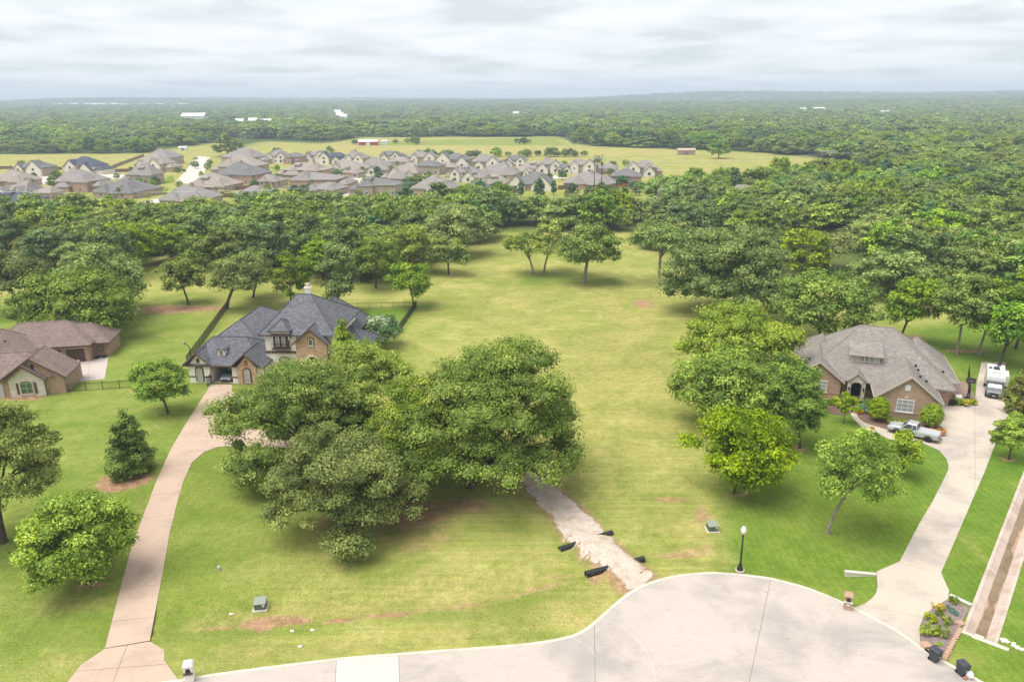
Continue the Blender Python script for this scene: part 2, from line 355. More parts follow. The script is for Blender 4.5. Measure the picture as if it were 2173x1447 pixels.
M['white_fl'] = mat_leaf('white_blossom', (0.07, 0.15, 0.04), (0.12, 0.2, 0.07), (0.62, 0.62, 0.52))
M['wood_far'] = mat_leaf('woodland_leaf', (0.056, 0.092, 0.027), (0.150, 0.223, 0.060), (0.290, 0.374, 0.107))
M['grass_tuft'] = mat_leaf('grass_blade', (0.26, 0.33, 0.06), (0.38, 0.43, 0.1), (0.52, 0.5, 0.17), 0.4)

# ------------------------------------------------------------------ ground
rng = np.random.default_rng(7)
def axis_nodes(fine0, fine1, step, far0, far1, grow=1.09):
    a = list(np.arange(fine0, fine1+1e-6, step)); s = step; x = fine1
    while x < far1: s *= grow; x += s; a.append(x)
    s = step; x = fine0; b = []
    while x > far0: s *= grow; x -= s; b.append(x)
    return np.array(b[::-1]+a)
gx = axis_nodes(-80, 80, 0.8, -9000, 9000, 1.07)
gy = axis_nodes(36, 130, 0.7, -900, 9500, 1.022)
def in_poly(X, Y, poly):
    ins = np.zeros(X.shape, bool); n = len(poly)
    for i in range(n):
        x1, y1 = poly[i]; x2, y2 = poly[(i+1) % n]
        if y1 == y2: continue
        c = ((y1 > Y) != (y2 > Y)) & (X < (x2-x1)*(Y-y1)/(y2-y1)+x1)
        ins ^= c
    return ins
def seg_d(X, Y, pts):
    d = np.full(X.shape, 1e9)
    for (x1, y1), (x2, y2) in zip(pts[:-1], pts[1:]):
        L = (x2-x1)**2+(y2-y1)**2
        t = np.clip(((X-x1)*(x2-x1)+(Y-y1)*(y2-y1))/L, 0, 1)
        d = np.minimum(d, np.hypot(X-x1-t*(x2-x1), Y-y1-t*(y2-y1)))
    return d
def sstep(a, b, x): t = np.clip((x-a)/(b-a), 0, 1); return t*t*(3-2*t)
def vnoise(X, Y, sc, seed):
    r = np.random.default_rng(seed); T = r.random((64, 64))
    u = X/sc; v = Y/sc; i = np.floor(u).astype(int); j = np.floor(v).astype(int); fu = u-i; fv = v-j
    fu = fu*fu*(3-2*fu); fv = fv*fv*(3-2*fv)
    t = lambda a, b: T[a % 64, b % 64]
    return (t(i, j)*(1-fu)+t(i+1, j)*fu)*(1-fv)+(t(i, j+1)*(1-fu)+t(i+1, j+1)*fu)*fv
SWALE = GV([(300, 1330), (480, 1305), (700, 1290), (900, 1270), (1080, 1235), (1260, 1195), (1330, 1172), (1450, 1165), (1600, 1195), (1790, 1215)])
PATH_C = GV([(1140, 1010), (1166, 1054), (1210, 1095), (1241, 1138), (1275, 1168), (1315, 1200), (1350, 1235)])
XING = G(1280, 1176)[1]
def far_h(X, Y):
    D = np.hypot(X, Y)
    return sstep(1300, 6600, D)*(14+72*vnoise(X, Y, 1400, 3)+16*vnoise(X, Y, 600, 4)*sstep(2500, 5000, D))*(0.88+0.12*np.tanh(X/2500))
def ground_h(X, Y):
    X = np.asarray(X, float); Y = np.asarray(Y, float)
    z = far_h(X, Y)
    near = 1-sstep(140, 200, Y)
    sw = np.exp(-(seg_d(X, Y, SWALE)/1.7)**2)
    z = z-0.38*sw*near
    z = z+near*0.05*(vnoise(X, Y, 6, 11)-0.5)
    cr_ = np.exp(-(seg_d(X, Y, PATH_C)/1.9)**2)
    z = z*(1-0.95*cr_*near)+0.5*(1-sstep(1.5, 2.1, seg_d(X, Y, PATH_C)))*np.exp(-((Y-XING)/3.5)**4)
    return z

ROAD_EDGE = GV([(300, 1458), (380, 1447), (440, 1437), (560, 1421), (715, 1402), (845, 1391), (980, 1381), (1100, 1372), (1180, 1361), (1230, 1347), (1262, 1326), (1290, 1301), (1319, 1276), (1342, 1259), (1369, 1244), (1403, 1232.6), (1436.5, 1225), (1470, 1220.8), (1504, 1218.4), (1537, 1219), (1571, 1221.8), (1605, 1225.8), (1640, 1231), (1702, 1247), (1745, 1263), (1788, 1281), (1830, 1302), (1872, 1324.5), (1915, 1350), (1949, 1374), (2011, 1411), (2073, 1445), (2160, 1492)])
def smooth_line(pts, k=3):
    pts = [Vector((p[0], p[1], 0)) for p in pts]; out = []
    for i in range(len(pts)-1):
        p0 = pts[max(i-1, 0)]; p1 = pts[i]; p2 = pts[i+1]; p3 = pts[min(i+2, len(pts)-1)]
        for j in range(k):
            t = j/k
            q = 0.5*((2*p1)+(p2-p0)*t+(2*p0-5*p1+4*p2-p3)*t*t+(3*p1-p0-3*p2+p3)*t**3); out.append((q.x, q.y))
    out.append((pts[-1].x, pts[-1].y)); return out
ROAD_EDGE = smooth_line(ROAD_EDGE, 3)
ROAD = [(-75, 40.5)]+ROAD_EDGE+[(62, 30), (62, 14), (-75, 14)]
DRIVE_L = GV([(223, 1375), (250, 1270), (277, 1167), (303, 1097), (334, 1015), (364, 950), (403, 885), (448, 816), (493, 816), (491, 829), (500, 838), (522, 843), (600, 846), (700, 850), (790, 868), (830, 895), (800, 925), (720, 945), (600, 950), (520, 946), (464, 948), (433, 959), (407, 982), (390, 1019), (377, 1063), (360, 1132), (342, 1232), (318, 1359)])
ISLAND = GV([(452, 890), (462, 878), (482, 871), (510, 867), (600, 868), (690, 874), (720, 890), (690, 910), (600, 914), (510, 910), (480, 909), (460, 901)])
APRON_L = GV([(223, 1376.5), (318, 1361), (349, 1379), (349, 1401), (381, 1446), (330, 1460), (120, 1478), (172, 1410)])
DRIVE_R = GV([(2011, 1000), (1980, 1062), (1949, 1114), (1909, 1191), (1859, 1213), (1861, 1228), (1862.5, 1244), (1860, 1256), (1853, 1267), (1835, 1281), (1809, 1290), (1836, 1302), (1872, 1320.5), (1915, 1345.5), (1945, 1367), (1956, 1374), (1952, 1355), (1951.5, 1330), (1961, 1306), (1983, 1287), (2012, 1272), (2014, 1253), (1997, 1215), (2066, 1055), (2090, 1000), (2110, 947), (2128, 905), (2140, 880), (2131, 856), (2129, 800), (2135, 770), (2083, 768), (2072, 816), (2069, 854), (2053, 861), (2022, 862), (1990, 858), (1988, 897), (2006, 914), (2003, 921), (1988, 926), (1950, 925), (1915, 920), (1889, 913), (1856, 904), (1834, 896), (1824, 889), (1818, 880), (1821, 861), (1824, 843), (1806, 842), (1803, 859), (1806, 880), (1812, 890), (1829, 906), (1846, 918), (1889, 932), (1926, 936), (1963, 942), (1993, 956), (2008, 973), (2013, 988)])
PAD_L = GV([(146, 770), (152, 812), (222, 804), (231, 754), (193, 764)])
CH_A0, CH_A1 = Vector((*G(2171, 1003), 0)), Vector((*G(2041, 1338), 0))       # channel, outer edge towards the drive
CH_B1 = Vector((*G(2118, 1361), 0))
ch_t = (CH_A0-CH_A1).normalized(); ch_n = Vector((ch_t.y, -ch_t.x, 0))
CH_W = (CH_B1-CH_A1).dot(ch_n)
CH_LEN = 190.0
CH_E = CH_A1

Xg, Yg = np.meshgrid(gx, gy)
Zg = ground_h(Xg, Yg)
flat_polys = [ROAD, DRIVE_L, APRON_L, DRIVE_R, PAD_L]
for pl in flat_polys:
    ins = in_poly(Xg, Yg, pl); Zg[ins] = np.minimum(Zg[ins], -0.03)
    near_e = (seg_d(Xg, Yg, pl+[pl[0]]) < 1.2) & ~ins
    Zg[near_e] = np.clip(Zg[near_e], -0.12, 0.01)
def gz(x, y):
    i = int(np.clip(np.searchsorted(gx, x)-1, 0, len(gx)-2)); j = int(np.clip(np.searchsorted(gy, y)-1, 0, len(gy)-2))
    a = (x-gx[i])/(gx[i+1]-gx[i]); b_ = (y-gy[j])/(gy[j+1]-gy[j])
    return float((Zg[j, i]*(1-a)+Zg[j, i+1]*a)*(1-b_)+(Zg[j+1, i]*(1-a)+Zg[j+1, i+1]*a)*b_)
# what grows where: R lush lawn, G bare earth, B dry straw, A darker rough weeds
att = np.zeros(Xg.shape+(4,), np.float32)
def soft_poly(px, w, world=False):
    pl = px if world else GV(px)
    d = seg_d(Xg, Yg, pl+[pl[0]]); ins = in_poly(Xg, Yg, pl)
    return np.clip(0.5+np.where(ins, d, -d)/(2*w), 0, 1)
wob = 2.2*(vnoise(Xg, Yg, 4, 21)-0.5)
lush = np.zeros(Xg.shape)
for px, w in [([(-300, 1500), (-300, 640), (430, 640), (470, 800), (700, 830), (620, 1000), (560, 1180), (520, 1300), (330, 1380)], 4.0),
              ([(1540, 1220), (1530, 1050), (1560, 960), (1650, 880), (2300, 760), (2300, 1500), (1900, 1340), (1800, 1290), (1700, 1246)], 1.6),
              ([(2000, 1420), (2300, 1350), (2300, 1600), (2100, 1500)], 0.6),
              ([(735, 655), (885, 650), (840, 725), (740, 760), (700, 700)], 1.5),
              ([(1930, 700), (2300, 640), (2300, 800), (2040, 830)], 3.0)]:
    lush = np.maximum(lush, soft_poly(px, w)*(0.62 if px[0][0] < 0 else 1.0))
att[..., 0] = lush
def blob(u, v, ru, rv, s, ch):
    x, y = G(u, v); p = pxm(y)
    a = ru/p; b = abs(G(u, v-rv)[1]-G(u, v+rv)[1])/2
    d = np.sqrt(((Xg-x)/a)**2+((Yg-y)/b)**2)
    att[..., ch] = np.maximum(att[..., ch], s*(1-sstep(0.35, 1.15, d+0.25*(vnoise(Xg, Yg, max(0.8, a/3), 5)-0.5))))
for q in [(265, 1020, 70, 28, .95), (190, 1242, 34, 12, .9), (360, 656, 110, 12, .8), (440, 655, 60, 9, .6), (330, 712, 45, 6, .35), (150, 640, 60, 20, .3), (300, 860, 3, 2, .1),
          (850, 1090, 150, 45, .68), (980, 1075, 90, 26, .6), (700, 1110, 60, 30, .4), (640, 960, 110, 40, .35), (590, 1312, 90, 15, .95), (555, 1330, 34, 12, 1.0), (830, 1298, 80, 8, .75), (980, 1283, 60, 6, .7), (720, 1312, 40, 7, .7), (1060, 1262, 60, 5, .6), (1190, 1215, 30, 10, .5), (1260, 1225, 22, 14, .8),
          (1010, 1290, 120, 7, .35), (1085, 1331, 9, 5, .8), (1430, 1062, 60, 6, .55), (1490, 1092, 26, 20, .5), (1440, 1172, 60, 9, .62), (1490, 1140, 40, 6, .35), (1365, 645, 30, 14, .62), (1350, 670, 26, 4, .4), (1560, 1050, 40, 10, .4),
          (1697, 952, 18, 7, .9), (1755, 1132, 8, 4, .3), (2140, 975, 16, 6, .9), (50, 845, 70, 7, .7), (155, 884, 60, 6, .2), (1545, 440, 70, 14, 1.0), (1700, 745, 26, 14, .8), (1640, 470, 40, 6, .4), (2080, 430, 60, 8, .5), (2050, 745, 60, 5, .7), (1940, 715, 24, 5, .7),
          (240, 662, 60, 18, .3), (1040, 668, 26, 6, .25), (1220, 605, 60, 4, .35), (405, 280, 30, 3, .4), (80, 690, 60, 12, .35), (465, 1210, 16, 6, .6), (900, 1215, 120, 30, .25), (880, 1130, 170, 60, .35), (420, 975, 14, 5, .2)]:
    blob(*q, 1)
for q in [(1150, 1240, 260, 30, .35), (1080, 1290, 250, 26, .4), (760, 1290, 260, 22, .45), (1420, 1110, 120, 40, .4), (1300, 780, 240, 150, .3), (1480, 1165, 70, 18, .5), (1180, 900, 200, 100, .22), (900, 1340, 260, 20, .25), (150, 1280, 100, 30, .45), (130, 1400, 60, 18, .55), (110, 1090, 60, 30, .3), (1330, 660, 120, 60, .25), (1100, 660, 160, 70, .2), (1250, 590, 120, 40, .2), (2060, 1150, 10, 120, .4), (1540, 1180, 30, 10, .4)]:
    blob(*q, 2)
for q in [(1140, 590, 55, 16, .9), (1270, 598, 75, 12, .8), (1200, 592, 100, 14, .7), (1120, 490, 80, 5, .8), (420, 1345, 120, 10, .4), (1300, 1190, 80, 30, .35), (860, 1295, 200, 14, .35), (1180, 480, 90, 6, .6), (640, 1080, 100, 60, .45), (1050, 1130, 150, 40, .35)]:
    blob(*q, 3)
for ln_, wd_, st_, ch_ in (([(430, 1332), (560, 1318), (700, 1311), (830, 1298), (980, 1282), (1100, 1262), (1200, 1226)], 0.5, 0.5, 1), ([(380, 1352), (560, 1336), (760, 1322), (960, 1300), (1120, 1275), (1230, 1240)], 1.0, 0.75, 3), ([(420, 1322), (640, 1296), (860, 1276), (1040, 1252), (1180, 1210)], 1.2, 0.6, 2), ([(700, 1270), (900, 1240), (1060, 1215), (1180, 1185)], 0.8, 0.5, 2), ([(480, 1380), (800, 1358), (1080, 1338), (1220, 1310)], 1.0, 0.45, 2), ([(1330, 1168), (1420, 1168), (1500, 1160)], 0.7, 0.6, 1), ([(1380, 1058), (1470, 1060), (1500, 1085), (1480, 1110)], 0.5, 0.6, 1), ([(1640, 1010), (1560, 1060), (1500, 1120), (1440, 1150)], 0.5, 0.3, 2)):
    att[..., ch_] = np.maximum(att[..., ch_], st_*np.exp(-(seg_d(Xg, Yg, GV(ln_))/wd_)**2)*np.clip(0.25+1.4*(vnoise(Xg, Yg, 3.2, 51+ch_)-0.15), 0, 1))
pd2 = seg_d(Xg, Yg, PATH_C); att[..., 1] = np.maximum(att[..., 1], 0.62*(1-sstep(1.6, 3.4, pd2)))
# distant country: straw and green meadows, dark woodland floor elsewhere
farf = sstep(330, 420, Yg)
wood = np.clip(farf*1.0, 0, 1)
fields = [([(-400, 330), (300, 326), (310, 360), (200, 420), (-400, 440)], 0.5, 5), ([(440, 410), (480, 320), (560, 300), (690, 305), (760, 292), (1180, 290), (1250, 310), (1460, 318), (1640, 326), (1840, 346), (1840, 380), (1700, 396), (1460, 404), (1400, 410), (1370, 430), (1180, 430), (440, 440)], 0.34, 6),
          ([(240, 455), (260, 330), (470, 300), (480, 440)], 0.45, 5), ([(1150, 420), (1430, 395), (1420, 412), (1180, 438)], 0.55, 3)]
straw = np.zeros(Xg.shape)
for px, s, w in fields:
    f = soft_poly(px, w); wood = wood*(1-f); straw = np.maximum(straw, f*s*farf)
straw_b = soft_poly([(560, 345), (700, 310), (760, 303), (1200, 312), (1440, 318), (1480, 328), (1100, 335), (560, 355)], 8)*0.7
grn = soft_poly([(760, 302), (1180, 291), (1200, 309), (780, 309)], 5)
straw = np.maximum(straw*(1-0.75*grn), straw_b*(1-grn))*farf
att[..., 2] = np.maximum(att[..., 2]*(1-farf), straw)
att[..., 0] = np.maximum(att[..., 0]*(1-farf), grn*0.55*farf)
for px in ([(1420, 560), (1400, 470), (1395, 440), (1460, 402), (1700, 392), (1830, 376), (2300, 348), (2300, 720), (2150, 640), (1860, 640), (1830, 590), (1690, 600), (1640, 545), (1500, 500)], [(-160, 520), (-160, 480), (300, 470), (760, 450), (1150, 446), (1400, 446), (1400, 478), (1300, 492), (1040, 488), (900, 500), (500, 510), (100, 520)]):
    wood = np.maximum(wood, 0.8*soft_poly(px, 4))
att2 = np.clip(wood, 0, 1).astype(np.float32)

ny, nx = Xg.shape
idx = np.arange(ny*nx).reshape(ny, nx)
quads = np.stack([idx[:-1, :-1], idx[:-1, 1:], idx[1:, 1:], idx[1:, :-1]], -1).reshape(-1, 4)
Vg = np.stack([Xg, Yg, Zg], -1).reshape(-1, 3)

mg = bpy.data.materials.new('grass_ground'); mg.use_nodes = True; g = NG(mg); b = g.t.nodes['Principled BSDF']
geo = g.n('ShaderNodeNewGeometry').outputs['Position']
A = g.n('ShaderNodeAttribute', attribute_name='grow'); sepA = g.n('ShaderNodeSeparateColor', {0: A.outputs['Color']}).outputs
W_ = g.n('ShaderNodeAttribute', attribute_name='wood').outputs['Fac']
n20 = g.noise(0.045, 4, 0.6, geo); n5 = g.noise(0.22, 5, 0.62, geo, 0.4); n1 = g.noise(1.1, 5, 0.65, geo); n02 = g.noise(5.5, 4, 0.7, geo)
nst = g.n('ShaderNodeTexNoise', {'Scale': 1.0, 'Detail': 4.0, 'Roughness': 0.6, 'Vector': g.n('ShaderNodeMapping', {'Vector': geo, 'Scale': (0.05, 0.75, 1.0), 'Rotation': (0, 0, 0.12)}).outputs[0]}).outputs['Fac']
field = g.ramp(n5, [(0.25, (0.2, 0.24, 0.05)), (0.5, (0.295, 0.31, 0.08)), (0.75, (0.405, 0.38, 0.135))])
field = g.mix(g.ramp(nst, [(0.4, 0.0), (0.65, 0.5)]), field, (0.325, 0.3, 0.095, 1))
nst2 = g.n('ShaderNodeTexNoise', {'Scale': 1.0, 'Detail': 3.0, 'Roughness': 0.6, 'Vector': g.n('ShaderNodeMapping', {'Vector': geo, 'Scale': (0.045, 1.9, 1.0), 'Rotation': (0, 0, 0.05)}).outputs[0]}).outputs['Fac']
field = g.mix(0.8, field, g.ramp(nst2, [(0.35, (0.84, 0.88, 0.82)), (0.65, (1.14, 1.1, 1.16))]), 'MULTIPLY')
field = g.mix(g.ramp(n20, [(0.45, 0.0), (0.62, 0.55)]), field, (0.165, 0.215, 0.035, 1))
lushc = g.ramp(n5, [(0.25, (0.085, 0.165, 0.018)), (0.5, (0.122, 0.205, 0.026)), (0.75, (0.175, 0.245, 0.042))])
wv = g.n('ShaderNodeTexWave', {'Vector': geo, 'Scale': 0.42, 'Distortion': 7.0, 'Detail': 1.0, 'Detail Scale': 0.16}, wave_type='BANDS', bands_direction='X').outputs['Fac']
lushc = g.mix(0.3, lushc, g.ramp(wv, [(0.2, (0.82,)*3), (0.8, (1.16,)*3)]), 'MULTIPLY')
lushc = g.mix(g.ramp(n20, [(0.42, 0.0), (0.62, 0.3)]), lushc, (0.235, 0.262, 0.045, 1))
col = g.mix(sepA[0], field, lushc)
dry = g.ramp(n1, [(0.3, (0.33, 0.28, 0.09)), (0.7, (0.44, 0.35, 0.155))])
col = g.mix(g.m('MULTIPLY', sepA[2], g.ramp(n1, [(0.3, 0.35), (0.6, 1.0)])), col, dry)
A4 = A.outputs['Alpha']
col = g.mix(g.m('MULTIPLY', A4, g.ramp(n1, [(0.3, 0.3), (0.6, 1.0)])), col, g.ramp(n02, [(0.3, (0.085, 0.15, 0.016)), (0.7, (0.15, 0.23, 0.03))]))
dirt = g.ramp(n1, [(0.3, (0.27, 0.145, 0.08)), (0.7, (0.43, 0.27, 0.17))])
dm = g.ramp(g.m('ADD', sepA[1], g.m('MULTIPLY', g.m('SUBTRACT', n1, 0.5), 0.9)), [(0.22, 0.0), (0.6, 0.9)])
col = g.mix(dm, col, dirt)
sc_ = g.ramp(g.noise(0.5, 6, 0.7, geo, 1.0), [(0.62, 0.0), (0.72, 0.4)])
col = g.mix(g.m('MULTIPLY', sc_, g.m('SUBTRACT', 1.0, W_)), col, dirt)
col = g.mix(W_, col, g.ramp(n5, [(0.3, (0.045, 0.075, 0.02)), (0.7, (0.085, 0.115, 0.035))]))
col = g.mix(0.7, col, g.ramp(n02, [(0.25, (0.5,)*3), (0.75, (1.48,)*3)]), 'MULTIPLY')
col = g.mix(0.75, col, g.ramp(n1, [(0.25, (0.72, 0.76, 0.7)), (0.75, (1.26, 1.22, 1.25))]), 'MULTIPLY')
nb = g.noise(0.11, 5, 0.6, geo, 1.2)
col = g.mix(0.8, col, g.ramp(nb, [(0.3, (0.78, 0.86, 0.7)), (0.5, (1.0, 1.0, 1.0)), (0.7, (1.2, 1.1, 1.25))]), 'MULTIPLY')
g.t.links.new(col, b.inputs['Base Color']); b.inputs['Roughness'].default_value = 0.95; b.inputs['Specular IOR Level'].default_value = 0.05
g.t.links.new(g.bump(g.m('ADD', n02, g.m('MULTIPLY', n1, 1.5)), 0.55, 0.12), b.inputs['Normal'])
M['grass'] = mg
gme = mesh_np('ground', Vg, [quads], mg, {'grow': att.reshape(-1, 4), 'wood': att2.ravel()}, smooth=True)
# open the sheet where the concrete channel runs
bm = bmesh.new(); bm.from_mesh(gme)
near_f = [f for f in bm.faces if 25 < f.calc_center_median().y < 260 and 20 < f.calc_center_median().x < 260]
def cut(co, no):
    global near_f
    gs = set(near_f); es = set(e for f in near_f for e in f.edges); vs = set(v for f in near_f for v in f.verts)
    r = bmesh.ops.bisect_plane(bm, geom=list(vs)+list(es)+list(gs), plane_co=co, plane_no=no, dist=1e-4)
    near_f = [x for x in r['geom'] if isinstance(x, bmesh.types.BMFace)]
cut(CH_A1+ch_n*0.12, ch_n); cut(CH_A1+ch_n*(CH_W-0.12), ch_n); cut(CH_A1+ch_t*0.1, ch_t)
kill = []
for f in near_f:
    q = f.calc_center_median()-CH_A1; q.z = 0
    if 0.12 < q.dot(ch_n) < CH_W-0.12 and 0.1 < q.dot(ch_t) < CH_LEN-1: kill.append(f)
bmesh.ops.delete(bm, geom=kill, context='FACES'); bm.to_mesh(gme); bm.free()
for p in gme.polygons: p.use_smooth = True
tag(link('ground', gme), 'mown green and straw coloured grass lots reaching out to the wooded horizon', kind='structure')

# slabs: a paved outline cut by joint lines, each slab a child a few mm from its neighbour
from mathutils.geometry import delaunay_2d_cdt
def poly_bm(poly, z):
    vs, es, fs, *_ = delaunay_2d_cdt([Vector(p) for p in poly], [], [list(range(len(poly)))], 1, 1e-4)
    bm = bmesh.new(); bv = [bm.verts.new((v.x, v.y, z)) for v in vs]
    for f in fs: bm.faces.new([bv[i] for i in f])
    bmesh.ops.recalc_face_normals(bm, faces=bm.faces[:])
    for f in bm.faces:
        f.normal_update()
        if f.normal.z < 0: f.normal_flip()
    return bm
def slab_set(parent, poly, cuts, z1, th, mats, name='slab', gap=0.035):
    """cuts: list of (point, normal) in plan; every cell becomes one slab"""
    cells = [[]]
    for cpt in cuts: cells = [cl+[(cpt, s)] for cl in cells for s in (-1, 1)]
    k = 0
    for cl in cells:
        bm = poly_bm(poly, z1)
        for (p, n), s in cl:
            n = Vector((n[0], n[1], 0)).normalized()*s
            if not bm.faces: break
            bmesh.ops.bisect_plane(bm, geom=bm.verts[:]+bm.edges[:]+bm.faces[:], plane_co=Vector((p[0], p[1], 0))+n*gap/2, plane_no=n, clear_inner=True, dist=1e-5)
        if bm.faces and sum(f.calc_area() for f in bm.faces) > 0.4:
            bmesh.ops.triangulate(bm, faces=bm.faces[:])
            for f in bm.faces:
                if f.normal.z < 0: f.normal_flip()
            r = bmesh.ops.extrude_face_region(bm, geom=bm.faces[:])
            for v in r['geom']:
                if isinstance(v, bmesh.types.BMVert): v.co.z -= th
            bmesh.ops.recalc_face_normals(bm, faces=bm.faces[:])
            me = bpy.data.meshes.new(name); bm.to_mesh(me)
            cx = sum((f.calc_center_median() for f in bm.faces), Vector())/len(bm.faces)
            me.materials.append(mats(cx) if callable(mats) else mats); link(name, me, parent); k += 1
        bm.free()
    return k
def sheet(name, poly, z, m, parent=None, label=None, th=0.1):
    bm = poly_bm(poly, z)
    r = bmesh.ops.extrude_face_region(bm, geom=bm.faces[:])
    for v in r['geom']:
        if isinstance(v, bmesh.types.BMVert): v.co.z -= th
    bmesh.ops.recalc_face_normals(bm, faces=bm.faces[:])
    me = bpy.data.meshes.new(name); bm.to_mesh(me); bm.free(); me.materials.append(m)
    o = link(name, me, parent)
    if parent is None: tag(o, label, kind='structure')
    return o
def ribbon(name, line, w, z0, z1, m, parent, side=1):
    """strip of width w beside a plan line"""
    mb = MB(); L = []; Rr = []
    for i, p in enumerate(line):
        a = Vector(line[max(i-1, 0)]); b2 = Vector(line[min(i+1, len(line)-1)]); t = (b2-a).normalized(); n = Vector((-t.y, t.x))*side
        L.append(p); Rr.append((p[0]+n.x*w, p[1]+n.y*w))
    rings = [[(a[0], a[1], z0), (b2[0], b2[1], z0), (b2[0], b2[1], z1), (a[0], a[1], z1)] for a, b2 in zip(L, Rr)]
    return mb.loft(rings).build(name, m, parent)
M['joint'] = mat('joint_sealant', (0.16, 0.145, 0.13), 0.9, 0.2, 3)
road = sheet('road', ROAD, 0.012, M['joint'], label='pale concrete street widening into a round turning bulb')
v2 = lambda a, b2: (b2[0]-a[0], b2[1]-a[1])
def vcut(p, q):
    a, b2 = G(*p), G(*q); d = v2(a, b2); return (a, (-d[1], d[0]))
pale_x = (G(714, 1420)[0], G(845, 1420)[0])
slab_set(road, ROAD, [vcut((714, 1402), (712, 1447)), vcut((846, 1391), (848, 1447)), vcut((1262, 1380), (1263, 1447)), vcut((1633, 1240), (1590, 1447))], 0.03, 0.06,
         lambda cpt: M['road_pale'] if pale_x[0] < cpt.x < pale_x[1] and cpt.y > 25 else M['road'])
ribbon('kerb', ROAD_EDGE, 0.3, -0.15, 0.05, M['kerb'], road, side=1)
for ln in ([(1212, 1353), (1232, 1362), (1252, 1376), (1262, 1392)], [(1268, 1312), (1310, 1325), (1345, 1350), (1375, 1390), (1391, 1447)], [(1430, 1226), (1448, 1238), (1455, 1256)]):
    ribbon('crack_seal', smooth_line(GV(ln), 5), 0.045, 0.02, 0.034, M['road_pale'], road)
dl = sheet('driveway', DRIVE_L, 0.012, M['joint'], label='long pinkish concrete driveway leading to the slate-roofed house')
slab_set(dl, DRIVE_L, [vcut((270, 1190), (352, 1180)), vcut((345, 990), (410, 985)), vcut((300, 1100), (368, 1093)), vcut((235, 1320), (330, 1308)), vcut((256, 1250), (338, 1240)), vcut((318, 1050), (380, 1046)), vcut((365, 940), (425, 938)), vcut((405, 880), (480, 880))], 0.03, 0.06, M['drive_pink'], gap=0.025)
isl = sheet('lawn_island', ISLAND, 0.07, mg, label='oval grass island inside the pinkish circular drive', th=0.12)
isl.data.attributes.new('grow', 'FLOAT_COLOR', 'POINT').data.foreach_set('color', [0.85, 0, 0, 0]*len(isl.data.vertices))
al = sheet('driveway_apron', APRON_L, 0.014, M['joint'], label='flared pinkish concrete apron where the long driveway meets the street')
slab_set(al, APRON_L, [vcut((270, 1370), (240, 1447)), vcut((150, 1425), (365, 1408))], 0.034, 0.06, M['drive_pink'], gap=0.04)
dr = sheet('driveway', DRIVE_R, 0.012, M['joint'], label='cream concrete driveway and walk of the tan brick house')
slab_set(dr, DRIVE_R, [vcut((1905, 1193), (2000, 1216)), vcut((1815, 1281), (1960, 1310)), vcut((2000, 1010), (2090, 1016)), vcut((2069, 860), (2069, 925)), vcut((1950, 1110), (2045, 1118)), vcut((2000, 955), (2108, 945))], 0.03, 0.06, M['drive'], gap=0.03)
pd = sheet('driveway_pad', PAD_L, 0.012, M['joint'], label='square pale concrete pad before the brown garage doors')
slab_set(pd, PAD_L, [vcut((190, 770), (188, 806))], 0.03, 0.06, M['road'], gap=0.03)

# gravel lane: ragged sheet that follows the raised crossing
def mat_gravel():
    m = bpy.data.materials.new('crushed_gravel'); m.use_nodes = True; g = NG(m); b = g.t.nodes['Principled BSDF']
    geo = g.n('ShaderNodeNewGeometry').outputs['Position']
    vo = g.n('ShaderNodeTexVoronoi', {'Vector': geo, 'Scale': 17.0}); n1 = g.noise(0.9, 5, 0.65, geo); n2 = g.noise(3.0, 4, 0.6, geo)
    col = g.mix(g.n('ShaderNodeSeparateColor', {0: vo.outputs['Color']}).outputs[0], (0.42, 0.34, 0.28, 1), (0.64, 0.555, 0.48, 1))
    col = g.mix(g.ramp(n1, [(0.46, 0.0), (0.68, 0.7)]), col, (0.36, 0.255, 0.17, 1))
    col = g.mix(0.6, col, g.ramp(n2, [(0.3, (0.8,)*3), (0.7, (1.15,)*3)]), 'MULTIPLY')
    g.t.links.new(col, b.inputs['Base Color']); b.inputs['Roughness'].default_value = 0.95
    g.t.links.new(g.bump(vo.outputs['Distance'], 0.35, 0.03), b.inputs['Normal'])
    ed = g.n('ShaderNodeAttribute', attribute_name='edge').outputs['Fac']; nz_ = g.noise(1.6, 5, 0.65, geo)      # stones thin out into the grass
    g.t.links.new(g.ramp(g.m('ADD', g.m('MULTIPLY', ed, 0.75), g.m('MULTIPLY', nz_, 0.9)), [(0.60, 0.0), (0.72, 1.0)]), b.inputs['Alpha']); return m
M['gravel'] = mat_gravel()
PL = smooth_line(GV([(1118, 1000), (1113, 1027), (1134, 1057), (1177, 1101), (1201, 1148), (1241, 1182), (1288, 1209), (1322, 1232), (1334, 1252)]), 8)
PR = smooth_line(GV([(1150, 998), (1167, 1024), (1197, 1051), (1241, 1088), (1282, 1128), (1308, 1155), (1342, 1189), (1381, 1221), (1360, 1246)]), 8)
nA = 18; Vp = []; Ep = []
rg = np.random.default_rng(3)
for i, (a, b2) in enumerate(zip(PL, PR)):
    ja, jb = 0.35*math.sin(i*0.9)+rg.normal(0, 0.1), 0.35*math.sin(i*0.7+1)+rg.normal(0, 0.1)
    for k in range(nA):
        t = (k/(nA-1)); tt = -0.1+t*1.2; x = a[0]+(b2[0]-a[0])*tt; y = a[1]+(b2[1]-a[1])*tt
        x += ja*max(0, 1-t*5)*0.6+jb*max(0, 1-(1-t)*5)*0.6
        e_ = min(t, 1-t)
        Vp.append((x, y, gz(x, y)+0.03*min(1, e_*6)-0.004)); Ep.append(min(1, e_*5)*min(1, 0.35+i/6)*min(1, 0.3+(len(PL)-1-i)/5))
ip = np.arange(len(PL)*nA).reshape(len(PL), nA)
